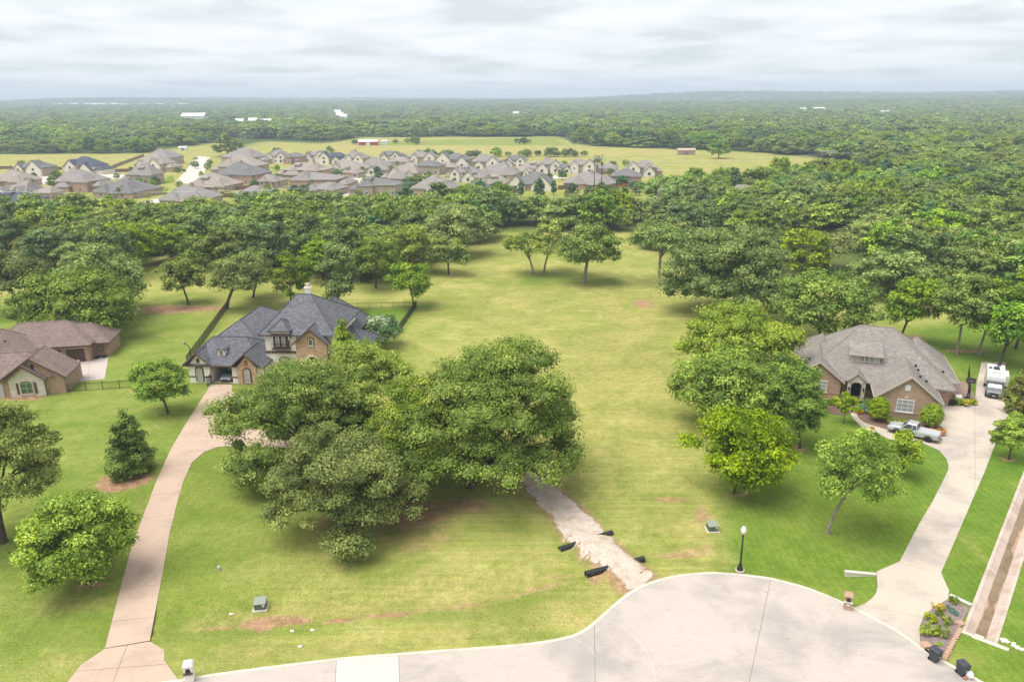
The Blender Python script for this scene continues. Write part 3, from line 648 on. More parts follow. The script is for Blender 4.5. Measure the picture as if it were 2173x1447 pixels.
qp = np.stack([ip[:-1, :-1], ip[:-1, 1:], ip[1:, 1:], ip[1:, :-1]], -1).reshape(-1, 4)
gp = link('gravel_path', mesh_np('gravel_path', Vp, [qp], M['gravel'], {'edge': np.array(Ep)}, smooth=True)); tag(gp, 'pale crushed gravel lane running from the street towards the big oaks', kind='structure')
# loose stones on and beside the lane
def scatter_tets(name, pts, size, m, seed, kind_label):
    r = np.random.default_rng(seed); n = len(pts); base = np.array([(1, 0, -.3), (-.5, .87, -.3), (-.5, -.87, -.3), (0, 0, .7)])
    V = []; F = []
    for i, (x, y, z) in enumerate(pts):
        s = size*r.uniform(0.5, 1.6); a = r.uniform(0, 6.28); ca, sa = math.cos(a), math.sin(a)
        q = base*s*r.uniform(0.7, 1.3, (1, 3)); V.append(np.stack([q[:, 0]*ca-q[:, 1]*sa+x, q[:, 0]*sa+q[:, 1]*ca+y, q[:, 2]+z+s*0.2], 1))
        F.append(np.array([(0, 1, 3), (1, 2, 3), (2, 0, 3), (0, 2, 1)])+4*i)
    o = link(name, mesh_np(name, np.concatenate(V), [np.concatenate(F)], m)); tag(o, kind_label, kind='stuff'); return o
st = []
for i in range(9000):
    k = rg.integers(0, len(PL)-1); t = np.clip(rg.normal(0.5, 0.32), -0.22, 1.22); a, b2 = PL[k], PR[k]; f = rg.random()
    x = a[0]+(b2[0]-a[0])*t+(PL[k+1][0]-a[0])*f; y = a[1]+(b2[1]-a[1])*t+(PL[k+1][1]-a[1])*f
    st.append((x, y, gz(x, y)+0.02))
M['pebble'] = mat('pale_pebble', (0.5, 0.43, 0.36), 0.95, 0.25, 1.3, coord='Object')
scatter_tets('gravel', st, 0.026, M['pebble'], 5, 'loose pale stones strewn over the gravel lane')

# drainage channel
che = empty('drainage_channel', (CH_A1.x, CH_A1.y, 0), math.atan2(ch_t.y, ch_t.x)-math.pi/2, 'concrete drainage channel with muddy water beside the cream driveway', 'channel')
# local axes: +Y runs up the channel, +X across it
W = CH_W
def lp(x, y, z): return (x, y, z)
mb = MB()
prof = [(0, 0.05), (0.28, 0.05), (0.34, -0.02), (W*0.36, -0.42), (W*0.62, -0.45), (W-0.34, -0.02), (W-0.28, 0.05), (W, 0.05), (W, -0.75), (0, -0.75)]
mb.loft([[(x, y, z) for x, z in prof] for y in (0.0, 0.02, CH_LEN)])
che_f = mb.build('channel_bed', M['channel'], che)
mw = MB(); L_ = []; R_ = []
for i in range(120):
    y = 0.05+i*0.55
    cx = W*0.49+0.10*math.sin(y*0.6)+0.12*math.sin(y*0.23+1); hw = 0.40+0.06*math.sin(y*2.9)+0.07*math.sin(y*1.7+1)+0.10*math.sin(y*0.47+2)+0.3*max(0, 1-y/5)
    if 8.0 < y < 9.0: cx -= 0.22; hw += 0.2
    L_.append((cx-hw, y, -0.385)); R_.append((cx+hw, y, -0.385))
nW = len(L_)
rs_ = random.Random(4); S1 = [(a[0]-0.16-0.22*rs_.random(), a[1], -0.392) for a in L_]; S2 = [(a[0]+0.14+0.2*rs_.random(), a[1], -0.392) for a in R_]
MB().add(S1+S2, [(i, nW+i, nW+i+1, i+1) for i in range(nW-1)]).build('silt', M['silt'], che)
mw.add(L_+R_, [(i, nW+i, nW+i+1, i+1) for i in range(nW-1)]).build('muddy_water', M['water'], che)
mb = MB(); mb.box(-0.25, W*0.30, -0.34, -0.002, -0.7, 0.09); mb.box(W*0.30, W+0.8, -0.42, -0.004, -0.7, 0.05); mb.box(W*0.35, W*0.62, -0.3, 0.5, -0.44, -0.1)
mb.build('headwall', M['kerb'], che)
# planting bed and low headwalls by the street
BED = GV([(2013, 1270), (1984, 1288), (1962, 1307), (1953, 1331), (1953.5, 1355), (1962, 1380), (1975, 1390), (2000, 1401), (2018, 1368), (2034, 1338), (2046, 1310), (2058, 1290)])
bed = sheet('planting_bed', BED, 0.05, M['mulch_grey'], label='mulched planting bed between the cream driveway and the channel', th=0.15)
def hwall(name, p, q, w, h, label):
    a, b2 = Vector(G(*p)), Vector(G(*q)); d = b2-a; L = d.length
    o = empty(name, ((a.x+b2.x)/2, (a.y+b2.y)/2, 0), math.atan2(d.y, d.x), label, 'wall')
    MB().box(-L/2, L/2, -w/2, w/2, -0.6, h-0.06).build('wall', M['kerb'], o)
    MB().box(-L/2-0.03, L/2+0.03, -w/2-0.03, w/2+0.03, h-0.06, h).build('coping', M['road_pale'], o)
hwall('headwall', (1793, 1214), (1857, 1220), 0.32, 0.16, 'short pale concrete headwall in the lawn joined to the cream driveway')
hwall('headwall', (2016, 1264), (2060, 1285), 0.3, 0.16, 'short pale concrete headwall between planting bed and channel')

# ------------------------------------------------------------------ house kit
def hip(mb, caps, x0, x1, y0, y1, ze, ra, rb, zr, th=0.2):
    """closed hipped roof: eave rectangle at ze, ridge ra-rb at zr"""
    b_ = [(x0, y0, ze-th), (x1, y0, ze-th), (x1, y1, ze-th), (x0, y1, ze-th)]
    e_ = [(x0, y0, ze), (x1, y0, ze), (x1, y1, ze), (x0, y1, ze)]
    r_ = [(*ra, zr), (*rb, zr)]
    along_x = abs(rb[0]-ra[0]) >= abs(rb[1]-ra[1])
    fs = [(3, 2, 1, 0), (0, 1, 5, 4), (1, 2, 6, 5), (2, 3, 7, 6), (3, 0, 4, 7)]
    if along_x: fs += [(4, 5, 9, 8), (5, 6, 9), (6, 7, 8, 9), (7, 4, 8)]; pairs = [(4, 8), (7, 8), (5, 9), (6, 9), (8, 9)]
    else: fs += [(4, 5, 8), (5, 6, 9, 8), (6, 7, 9), (7, 4, 8, 9)]; pairs = [(4, 8), (5, 8), (6, 9), (7, 9), (8, 9)]
    vs = b_+e_+r_; mb.add(vs, fs)
    if caps is not None:
        for i, j in pairs:
            a, b2 = Vector(vs[i]), Vector(vs[j])
            if (b2-a).length > 0.3: caps.tube([a+Vector((0, 0, 0.015)), b2+Vector((0, 0, 0.015))], 0.085, 5)
def gable_slabs(mb, axis, c0, half, ze, zr, a0, a1, th=0.16, caps=None):
    """two thick slopes; ridge along axis at cross position c0, from a0 to a1"""
    for s in (-1, 1):
        pr = [(c0, zr), (c0+s*half, ze), (c0+s*half, ze-th), (c0, zr-th)]
        if axis == 'y': rings = [[(x, a, z) for x, z in pr] for a in (a0, a1)]
        else: rings = [[(a, x, z) for x, z in pr] for a in (a0, a1)]
        mb.loft(rings)
    if caps is not None:
        p = [(c0, a0, zr+.015), (c0, a1, zr+.015)] if axis == 'y' else [(a0, c0, zr+.015), (a1, c0, zr+.015)]
        caps.tube(p, 0.085, 5)
def rake(mb, c0, half, ze, zr, y, t=0.16, d=0.07):
    """fascia boards along a front gable"""
    for s in (-1, 1):
        mb.extr([(c0, y, zr), (c0+s*half, y, ze), (c0+s*half, y, ze-t), (c0, y, zr-t*1.25)], (0, -d, 0))
def face_M(face, x, y, z):
    """wall frame: local X along wall (as seen from outside, to the right), Y inward, Z up"""
    rz = {'f': 0, 'r': math.pi/2, 'b': math.pi, 'l': -math.pi/2}[face]
    return Matrix.Translation((x, y, z)) @ Matrix.Rotation(rz, 4, 'Z')
def arch_pts(w, h, arch, n=8):
    """outline of an opening, base centre at origin"""
    if arch <= 0: return [(-w/2, 0), (w/2, 0), (w/2, h), (-w/2, h)]
    return [(-w/2, 0), (w/2, 0)]+[(w/2*math.cos(math.pi*k/n), h-arch+arch*math.sin(math.pi*k/n)) for k in range(n+1)]
def window(parent, face, x, y, z, w, h, frame, pane, arch=0.0, nx=2, nz=2, fw=0.1, surround=None, sw=0.16, shutters=None, sill=True, name='window'):
    Mx = face_M(face, x, y, z)
    if surround is not None:
        o = arch_pts(w+2*sw, h+sw+0.04, arch*(1+2*sw/w) if arch else 0); m = MB(Mx); m.extr([(a, 0.02, b2) for a, b2 in o], (0, -0.09, 0)); so = m.build('window_surround', surround, parent)
    m = MB(Mx); o = arch_pts(w, h, arch); i_ = [(a*(1-2*fw/w), fw+(b2/h)*(h-2*fw)) for a, b2 in o]
    n = len(o); vs = []; fs = []
    for yy in (-0.13, 0.02): vs += [(a, yy, b2) for a, b2 in o]+[(a, yy, b2) for a, b2 in i_]
    for k in range(n):
        j = (k+1) % n; fs += [(k, j, n+j, n+k), (2*n+k, 3*n+k, 3*n+j, 2*n+j), (k, 2*n+k, 2*n+j, j), (n+k, n+j, 3*n+j, 3*n+k)]
    m.add(vs, fs)
    fr = m.build(name, frame, parent)
    m = MB(Mx); m.extr([(a, -0.075, b2) for a, b2 in i_], (0, 0.03, 0)); m.build('pane', pane, fr)
    if nx > 1 or nz > 1:
        m = MB(Mx); hh = h-(arch if arch else 0)
        for k in range(1, nx): xx = -w/2+w*k/nx; m.box(xx-0.025, xx+0.025, -0.11, -0.06, fw, hh+(arch*0.75 if arch else -fw))
        for k in range(1, nz+(1 if arch else 0)): zz = hh*k/nz; m.box(-w/2+fw*0.6, w/2-fw*0.6, -0.112, -0.062, zz-0.025, zz+0.025)
        m.build('muntin', frame, fr)
    if sill: m = MB(Mx); m.box(-w/2-0.12, w/2+0.12, -0.18, 0.0, -0.1, -0.005); m.build('sill', frame, fr)
    if shutters is not None:
        for s in (-1, 1): m = MB(Mx); a = s*(w/2+0.28); m.box(a-0.2, a+0.2, -0.07, 0.02, 0.0, h*0.82); m.build('shutter', shutters, fr)
    return fr
def panel_door(parent, face, x, y, z, w, h, m_, rows=4, name='garage_door', cols=1):
    Mx = face_M(face, x, y, z); d = MB(Mx).box(-w/2, w/2, -0.02, 0.05, 0, h).build(name, m_, parent)
    for r in range(rows):
        for k in range(cols):
            a = -w/2+w*k/cols; MB(Mx).box(a+0.03, a+w/cols-0.03, -0.05, -0.019, h*r/rows+0.02, h*(r+1)/rows-0.02).build('panel', m_, d)
    return d
def gable_wall(parent, x0, x1, y, z0, ze, zr, xr, th, m_, name='gable_wall'):
    MB().extr([(x0, y, z0), (x1, y, z0), (x1, y, ze), (xr, y, zr), (x0, y, ze)], (0, th, 0)).build(name, m_, parent)
def vents(parent, pts, slope=0.65):
    for x, y, z in pts:
        MB().tbox(x-0.16, x+0.16, y-0.2, y+0.16, z-0.1, z+0.14, 0.04, 0.05).build('roof_vent', M['iron'], parent)

# ---- tan brick house with the weathered roof -----------------------------------------
O = G(1860, 880)
hR = empty('brick_house', (O[0], O[1], 0), R(-20), 'tan brick house with broad weathered grey roof and shed dormer', 'house')
wl = MB(); wl.box(-9.3, 9.6, 6.6, 19.6, -0.2, 2.82); wl.box(0, 7.1, 0.02, 8, -0.2, 2.8); wl.box(-10.7, -4.55, 4.32, 12, -0.2, 2.78); wl.box(1.8, 10.4, 8.6, 20.2, -0.2, 2.74); wl.box(-10.4, -3.4, 10, 20.4, -0.2, 2.72)
wl.build('wall', M['brick_r'], hR)
gable_wall(hR, 0, 7.1, 0.0, -0.2, 2.8, 5.75, 3.5, 0.3, M['brick_r']); gable_wall(hR, -10.7, -4.55, 4.3, -0.2, 2.8, 5.2, -7.6, 0.3, M['brick_r'])
MB().box(-0.06, 7.16, -0.06, 0.05, -0.2, 0.75).build('brick_plinth', M['brick_l'], hR); MB().box(-0.09, 7.19, -0.1, 0.05, 0.75, 0.87).build('sill_course', M['brick_l'], hR)
MB().box(-10.75, -4.5, 4.24, 4.4, 0.75, 0.87).build('sill_course', M['brick_l'], hR)
caps = MB(); rf = MB()
hip(rf, caps, -10.0, 10.0, 4.75, 20.3, 2.95, (-2.2, 12.5), (2.1, 12.5), 9.0)
rfm = rf.build('roof', M['roof_grey'], hR)
rf = MB(); gable_slabs(rf, 'y', 3.5, 4.15, 2.72, 6.15, -0.42, 11.2, caps=caps); rf.build('roof', M['roof_grey'], hR)
rf = MB(); gable_slabs(rf, 'y', -7.6, 3.55, 2.72, 5.55, 3.9, 13, caps=caps); rf.build('roof', M['roof_grey'], hR)
rf = MB(); hip(rf, caps, 1.2, 11.0, 8.2, 21.0, 2.86, (6.1, 13.1), (6.1, 16.3), 6.85); rf.build('roof', M['roof_grey'], hR)
rf = MB(); hip(rf, caps, -11.0, -3.0, 9.3, 21.0, 2.82, (-7.0, 13.3), (-7.0, 17.0), 5.9); rf.build('roof', M['roof_grey'], hR)
rf = MB(); gable_slabs(rf, 'y', -2.5, 1.35, 3.15, 4.4, 4.0, 8.2, th=0.12, caps=caps); rf.build('porch_roof', M['roof_grey'], hR)
caps.build('ridge_cap', M['roof_grey_cap'], hR)
fm = MB(); rake(fm, 3.5, 4.15, 2.72, 6.15, -0.425, 0.24); rake(fm, -7.6, 3.55, 2.72, 5.55, 3.895, 0.24); rake(fm, -2.5, 1.35, 3.15, 4.4, 3.995, 0.18, 0.05)
fm.box(-4.4, -0.3, 4.68, 4.745, 2.72, 2.93); fm.box(7.7, 7.76, -0.4, 8.0, 2.5, 2.7); fm.box(11.005, 11.06, 8.2, 21, 2.66, 2.85); fm.box(-0.72, -0.655, -0.4, 4.7, 2.5, 2.7)
fm.build('fascia', M['trim_tan'], hR)
window(hR, 'f', 3.25, 0.0, 0.9, 2.1, 1.75, M['white'], M['glass_blind'], 0.0, 3, 3, 0.09)
MB().extr([(3.25+0.33*a, -0.02, 4.35+0.42*b2) for a, b2 in [(-1, -1), (1, -1), (1, 0.8), (0, 1.05), (-1, 0.8)]], (0, -0.06, 0)).build('gable_vent', M['white'], hR)
MB().extr([(-7.6+0.3*a, 4.28, 4.05+0.36*b2) for a, b2 in [(-1, -1), (1, -1), (1, 0.8), (0, 1.05), (-1, 0.8)]], (0, -0.06, 0)).build('gable_vent', M['white'], hR)
MB().box(3.05, 3.45, -0.08, 0.0, 2.85, 3.05).build('keystone', M['stone_white'], hR)
window(hR, 'f', -7.3, 4.3, 0.9, 2.0, 1.7, M['white'], M['glass_blind'], 0, 3, 3, 0.09)
window(hR, 'f', 8.6, 8.6, 0.95, 1.0, 1.45, M['white'], M['glass'], 0, 2, 3, 0.08)
panel_door(hR, 'r', 7.1, 3.6, 0.02, 4.9, 2.2, M['white'], 4, cols=4)
# entry: pale stone arch in front of a recessed porch
pm = MB(); o = arch_pts(1.5, 2.5, 0.5)
pm.box(-3.65, -3.2, 4.25, 4.75, 0, 3.0); pm.box(-1.8, -1.35, 4.25, 4.75, 0, 3.0)
pm.extr([(-3.65, 4.25, 3.0)]+[(-2.5-0.7*math.cos(math.pi*k/8), 4.25, 2.35+0.5*math.sin(math.pi*k/8)) for k in range(9)]+[(-1.35, 4.25, 3.0), (-2.5, 4.25, 4.1)], (0, 0.45, 0))
pm.build('entry_arch', M['stone_white'], hR)
MB().box(-3.2, -1.8, 6.5, 6.57, 0.02, 2.3).build('front_door', M['dark'], hR)
for x in (-3.42, -1.58): MB().lathe([(0.03, 0), (0.1, 0.05), (0.12, 0.4), (0.06, 0.52), (0.01, 0.6)], 8, (x, 4.15, 1.6)).build('wall_lantern', M['iron'], hR)
MB().box(-0.95, -0.35, 6.5, 6.58, 1.0, 2.1).build('window', M['glass'], hR); MB().box(-4.5, 0.0, 4.9, 6.7, -0.2, 0.06).build('porch_floor', M['drive'], hR)
# shed dormer
dm_ = MB(); dm_.box(-3.4, 0.4, 7.3, 10.2, 4.3, 6.2); dm_.build('dormer_wall', M['trim_tan'], hR)
dr_ = MB(); dr_.loft([[(x, 6.8, 6.18), (x, 10.6, 7.35), (x, 10.6, 7.2), (x, 6.8, 6.0)] for x in (-3.75, 0.78)]); dr_.build('dormer_roof', M['roof_grey'], hR)
MB().box(-3.77, 0.8, 6.73, 6.795, 6.0, 6.17).build('fascia', M['trim_tan'], hR)
for k, x in enumerate((-1.95, -1.3, -0.65)): window(hR, 'f', x, 7.3, 5.1, 0.6, 0.95, M['white'], M['glass'], 0, 2, 3, 0.06, sill=False)
vents(hR, [(-8.9, 7.5, 4.6), (-8.6, 11.3, 4.6), (5.9, 3.4, 4.4), (5.2, 6.4, 4.9), (4.6, 9.6, 5.7), (8.9, 9.6, 4.0), (5.0, 3.0, 5.1), (5.0, 7.5, 5.15)])
MB().tube([(-4.9, 12.7, 6.5), (-4.9, 12.7, 7.4)], 0.06, 6).build('vent_pipe', M['rv_light'], hR)
MB().tube([(7.2, -0.05, 0), (7.2, -0.05, 2.5)], 0.05, 6).build('downspout', M['trim_tan'], hR)

# ---- cream stucco house with slate roof -----------------------------------------------
O = G(400, 812)
hM = empty('stucco_house', (O[0], O[1], 0), R(-4), 'cream stucco and buff stone house with steep slate blue roof', 'house')
wl = MB(); wl.box(0.3, 3.7, 0.02, 9, -0.2, 2.8); wl.box(7.1, 12, 0.02, 9, -0.2, 2.8); wl.box(11.5, 22.0, 3.1, 16.8, -0.2, 7.0); wl.box(-0.8, 9.6, 9.0, 25.5, -0.2, 2.75); wl.box(15, 22.6, 9.6, 22.4, -0.2, 4.2); wl.box(19.5, 25.5, 9.1, 15.9, -0.2, 2.9)
wl.build('wall', M['stucco'], hM)
MB().box(3.7, 7.1, 8.6, 9.02, -0.2, 2.8).build('carport_back_wall', M['stucco'], hM)
MB().box(3.72, 7.08, 0.02, 8.6, -0.2, 0.05).build('carport_floor', M['drive_pink'], hM)
gable_wall(hM, 0.3, 3.7, 0.0, -0.2, 2.8, 4.75, 2.0, 0.25, M['stucco'])
gable_wall(hM, 8.1, 11.1, -0.35, -0.2, 2.8, 4.55, 9.6, 0.35, M['stone'], 'stone_gable')
gable_wall(hM, 16.7, 21.5, 2.0, -0.2, 6.1, 8.1, 19.1, 1.2, M['stone'], 'stone_gable')
caps = MB()
rf = MB(); hip(rf, caps, -0.4, 12.4, -0.25, 10.1, 2.95, (2.5, 4.8), (7.9, 4.8), 6.0); rf.build('roof', M['roof_blue'], hM)
rf = MB(); gable_slabs(rf, 'y', 2.0, 2.5, 2.7, 5.05, -0.5, 4.5, caps=caps); rf.build('gable_roof', M['roof_blue'], hM)
rf = MB(); gable_slabs(rf, 'y', 9.6, 2.65, 2.75, 5.1, -0.75, 5.0, caps=caps); rf.build('gable_roof', M['roof_blue'], hM)
rf = MB(); hip(rf, caps, -1.6, 10.6, 6.4, 26.2, 2.85, (3.9, 12.2), (3.9, 20.6), 6.7); rf.build('roof', M['roof_blue'], hM)
rf = MB(); hip(rf, caps, 10.8, 22.8, 2.55, 17.4, 7.1, (14.9, 9.5), (17.1, 9.5), 11.8); rf.build('main_roof', M['roof_blue'], hM)
rf = MB(); gable_slabs(rf, 'y', 19.1, 2.85, 5.95, 8.5, 1.55, 8.5, caps=caps); rf.build('gable_roof', M['roof_blue'], hM)
rf = MB(); hip(rf, caps, 14.4, 23.2, 9.0, 23.0, 4.3, (18.3, 13.5), (18.3, 17.6), 9.5); rf.build('roof', M['roof_blue'], hM)
rf = MB(); hip(rf, caps, 19.0, 26.0, 8.6, 16.4, 3.0, (22.0, 12.5), (22.6, 12.5), 5.6); rf.build('roof', M['roof_blue'], hM)
bm_ = MB(); hip(bm_, caps, 12.45, 15.85, 2.3, 6.0, 7.75, (14.15, 4.1), (14.15, 4.12), 9.3, 0.14); bm_.build('bay_roof', M['roof_blue'], hM)
caps.build('ridge_cap', M['roof_blue_cap'], hM)
fm = MB(); rake(fm, 2.0, 2.5, 2.7, 5.05, -0.505, 0.22); rake(fm, 9.6, 2.65, 2.75, 5.1, -0.755, 0.24); rake(fm, 19.1, 2.85, 5.95, 8.5, 1.545, 0.26)
fm.box(-0.46, 12.45, -0.31, -0.255, 2.74, 2.93); fm.box(10.74, 16.3, 2.48, 2.545, 6.88, 7.08); fm.box(10.73, 10.795, 2.55, 17.4, 6.88, 7.08)
fm.box(12.405, 12.46, -0.25, 3.0, 2.74, 2.93); fm.box(12.4, 15.9, 2.24, 2.295, 7.6, 7.74)
fm.build('fascia', M['trim_brown'], hM)
MB().box(0.24, 3.76, -0.07, 0.03, 0.95, 1.12).build('band_course', M['trim_brown'], hM)
MB().box(7.04, 12.05, -0.06, 0.03, 0.95, 1.12).build('band_course', M['trim_brown'], hM)
bd = MB().box(11.42, 16.7, 2.98, 3.14, 4.1, 4.35).build('band_course', M['trim_brown'], hM)
for k in range(13): MB().box(11.6+k*0.4, 11.76+k*0.4, 2.96, 3.1, 3.9, 4.1).build('dentil', M['trim_brown'], bd)
window(hM, 'f', 2.0, 0.0, 0.25, 0.95, 2.25, M['trim_tan'], M['glass_blind'], 0.42, 2, 2, 0.09, M['trim_brown'], 0.2, sill=False)
window(hM, 'f', 9.6, -0.35, 0.25, 0.95, 2.25, M['trim_tan'], M['glass_blind'], 0.42, 2, 2, 0.09, M['trim_brown'], 0.2, sill=False)
window(hM, 'f', 2.0, 0.0, 3.3, 0.42, 0.7, M['trim_brown'], M['trim_brown'], 0.2, 1, 1, 0.05, sill=False, name='gable_vent')
window(hM, 'f', 9.6, -0.35, 3.15, 0.42, 0.7, M['trim_brown'], M['terracotta'], 0.2, 1, 1, 0.05, sill=False, name='gable_vent')
window(hM, 'f', 19.1, 2.0, 5.6, 0.8, 1.25, M['trim_tan'], M['glass'], 0.34, 1, 1, 0.15, M['trim_brown'], 0.12)
window(hM, 'f', 14.3, 3.1, 1.1, 1.6, 2.1, M['trim_tan'], M['glass_blind'], 0.5, 3, 2, 0.09, M['trim_brown'], 0.16)
window(hM, 'f', 19.1, 2.0, 0.05, 2.4, 4.1, M['stone_white'], M['dark'], 1.0, 1, 1, 0.3, None, sill=False, name='entry_arch')
# bay with french doors and iron balcony
MB().box(12.75, 15.55, 2.75, 6.0, 6.2, 7.7).build('bay_wall', M['stucco'], hM)
MB().box(12.95, 15.35, 2.7, 3.2, 4.95, 7.2).build('balcony_door_surround', M['trim_brown'], hM)
for x in (13.68, 14.62): window(hM, 'f', x, 2.68, 5.1, 0.8, 1.95, M['trim_brown'], M['glass_blind'], 0, 2, 4, 0.08, sill=False, name='french_door')
bl = MB().box(12.75, 15.55, 2.15, 3.1, 4.78, 4.95).build('balcony', M['trim_brown'], hM)
bb = MB(); bb.box(12.78, 15.52, 2.17, 2.21, 5.75, 5.8)
for k in range(19): bb.box(12.79+k*0.15, 12.81+k*0.15, 2.175, 2.205, 4.95, 5.75)
bb.build('balustrade', M['iron'], bl)
for x in (12.7, 15.6): MB().lathe([(0.03, 0), (0.09, 0.05), (0.1, 0.35), (0.05, 0.45), (0.01, 0.5)], 8, (x, 2.95, 6.4)).build('wall_lantern', M['iron'], hM)
# small round-topped roof dormer
window(hM, 'f', 5.2, 1.35, 3.95, 0.62, 1.0, M['trim_tan'], M['glass'], 0.2, 2, 2, 0.09, M['stucco'], 0.16, sill=False)
MB().box(4.72, 5.68, 1.36, 3.4, 3.5, 4.85).build('dormer_wall', M['stucco'], hM)
dz = MB(); dz.loft([[(5.2+0.66*math.cos(math.pi*k/8), y, 4.82+0.36*math.sin(math.pi*k/8)) for k in range(9)]+[(5.2+0.56*math.cos(math.pi*k/8), y, 4.78+0.28*math.sin(math.pi*k/8)) for k in range(8, -1, -1)] for y in (1.15, 3.6)]); dz.build('dormer_roof', M['roof_blue'], hM)
chm = MB(); chm.box(16.0, 16.9, 10.0, 10.9, 9.5, 12.6); chm.box(15.9, 17.0, 9.9, 11.0, 12.6, 12.78); co = chm.build('chimney', M['stucco'], hM)
MB().tbox(16.08, 16.82, 10.08, 10.82, 12.78, 13.35, 0.08, 0.08).build('chimney_cap', M['trim_tan'], co)
MB().tube([(12.1, 0.3, 0), (12.1, 0.3, 2.5), (12.3, -0.1, 2.75)], 0.05, 6).build('downspout', M['trim_brown'], hM)
MB().tube([(16.6, 3.0, 0), (16.6, 3.0, 6.8)], 0.05, 6).build('downspout', M['trim_brown'], hM)
MB().tube([(8.6, 6.4, 4.6), (8.6, 6.4, 5.3)], 0.06, 6).build('vent_pipe', M['iron'], hM)
vents(hM, [(19.6, 10.2, 9.6), (20.4, 11.2, 8.9), (18.9, 12.5, 9.0), (23.6, 11.0, 4.4)])
# iron gate across the carport, one leaf swung open
gt = empty('iron_gate', (*G(449, 814), 0), R(-4), 'black iron driveway gate standing open at the carport', 'gate')
ga = MB(); ga.box(0.02, 0.07, -1.2, 0.0, 0.1, 0.15); ga.box(0.02, 0.07, -1.2, 0.0, 1.5, 1.55)
for k in range(9): ga.box(0.03, 0.06, -1.2+k*0.145, -1.17+k*0.145, 0.1, 1.55)
ga.build('gate_leaf', M['iron'], gt)
ga = MB(); ga.box(0.1, 3.1, -0.05, -0.01, 0.06, 0.12); ga.box(0.1, 3.1, -0.05, -0.01, 0.42, 0.46); ga.box(1.55, 1.6, -0.055, -0.005, 0.06, 0.46); ga.build('gate_rail', M['iron'], gt)
MB().box(-0.08, 0.0, -0.08, 0.0, 0, 1.75).build('gate_post', M['iron'], gt); MB().box(-0.08, 0.0, -1.3, -1.22, 0, 1.75).build('gate_post', M['iron'], gt)

# ---- brown brick house with taupe roof ---------------------------------------------
O = G(147, 769)
hL = empty('brown_house', (O[0], O[1], 0), R(11), 'brown brick house with taupe roof and two dark garage doors', 'house')
wl = MB(); wl.box(-13, 3.3, 0.02, 9.2, -0.2, 2.8); wl.box(3.0, 5.7, 2.0, 8.4, -0.2, 2.5); wl.box(-16, 4.6, -15.0, -8.0, -0.2, 2.8); wl.box(-14, -4.5, -9, 1, -0.2, 2.78)
wl.build('wall', M['brick_l'], hL)
# cedar cladding boards
for k in range(10): MB().box(3.32+k*0.237, 3.545+k*0.237, 1.95, 2.0, 0.0, 2.45).build('cedar_board', M['cedar'], hL)
gable_wall(hL, -3.6, 4.6, -15.05, -0.2, 2.8, 5.5, 0.5, 0.3, M['brick_l'])
gable_wall(hL, -2.7, 2.0, -15.5, -0.2, 2.8, 4.6, -0.35, 0.45, M['stone_white'], 'pale_stone_gable')
caps = MB()
rf = MB(); hip(rf, caps, -13.5, 3.85, -0.45, 9.8, 2.95, (-8, 4.7), (-1.0, 4.7), 6.0); rf.build('roof', M['roof_brown'], hL)
rf = MB(); hip(rf, caps, -3.0, 6.1, 1.55, 8.9, 2.62, (0.6, 5.2), (2.5, 5.2), 5.3); rf.build('roof', M['roof_brown'], hL)
rf = MB(); hip(rf, caps, -16.5, 3.2, -15.3, -7.4, 2.85, (-12, -11.3), (-1.5, -11.3), 5.7); rf.build('roof', M['roof_brown'], hL)
rf = MB(); gable_slabs(rf, 'y', 0.5, 4.55, 2.68, 5.85, -15.45, -9.0, caps=caps); rf.build('gable_roof', M['roof_brown'], hL)
rf = MB(); gable_slabs(rf, 'y', -0.35, 2.75, 2.7, 4.9, -15.95, -13.0, caps=caps); rf.build('gable_roof', M['roof_brown'], hL)
rf = MB(); hip(rf, caps, -14.5, -4.0, -10.5, 4.0, 2.9, (-9.2, -5.5), (-9.2, 0.5), 6.3); rf.build('roof', M['roof_brown'], hL)
caps.build('ridge_cap', M['roof_brown_cap'], hL)
fm = MB(); rake(fm, 0.5, 4.55, 2.68, 5.85, -15.455, 0.24); rake(fm, -0.35, 2.75, 2.7, 4.9, -15.955, 0.24); fm.box(-6, 3.9, -0.52, -0.455, 2.74, 2.93); fm.box(3.4, 6.1, 1.49, 1.545, 2.42, 2.6)
fm.build('fascia', M['trim_brown'], hL)
for x in (-2.3, 1.2): panel_door(hL, 'f', x, 0.0, 0.02, 2.75, 2.25, M['door_brown'], 4)
MB().box(-3.9, 3.0, -0.04, 0.03, 2.32, 2.5).build('lintel', M['trim_tan'], hL)
window(hL, 'f', 4.55, 1.95, 1.1, 0.75, 0.95, M['trim_brown'], M['glass'], 0.15, 1, 1, 0.08, sill=False)
window(hL, 'f', -0.4, -15.5, 0.45, 1.75, 2.1, M['trim_tan'], M['glass_green'], 0.4, 2, 2, 0.1, M['stone_white'], 0.14, shutters=M['trim_brown'])
window(hL, 'f', 0.7, -15.05, 4.1, 0.42, 0.75, M['trim_brown'], M['dark'], 0.2, 1, 1, 0.05, sill=False, name='gable_vent')
window(hL, 'f', -5.2, -15.0, 0.0, 3.0, 2.5, M['trim_tan'], M['rv_light'], 0.7, 1, 1, 0.16, None, sill=False, name='arched_door')
vents(hL, [(-7.5, -3.2, 5.2)])
MB().tube([(2.15, -15.6, 0), (2.15, -15.6, 2.6)], 0.05, 6).build('downspout', M['trim_brown'], hL)
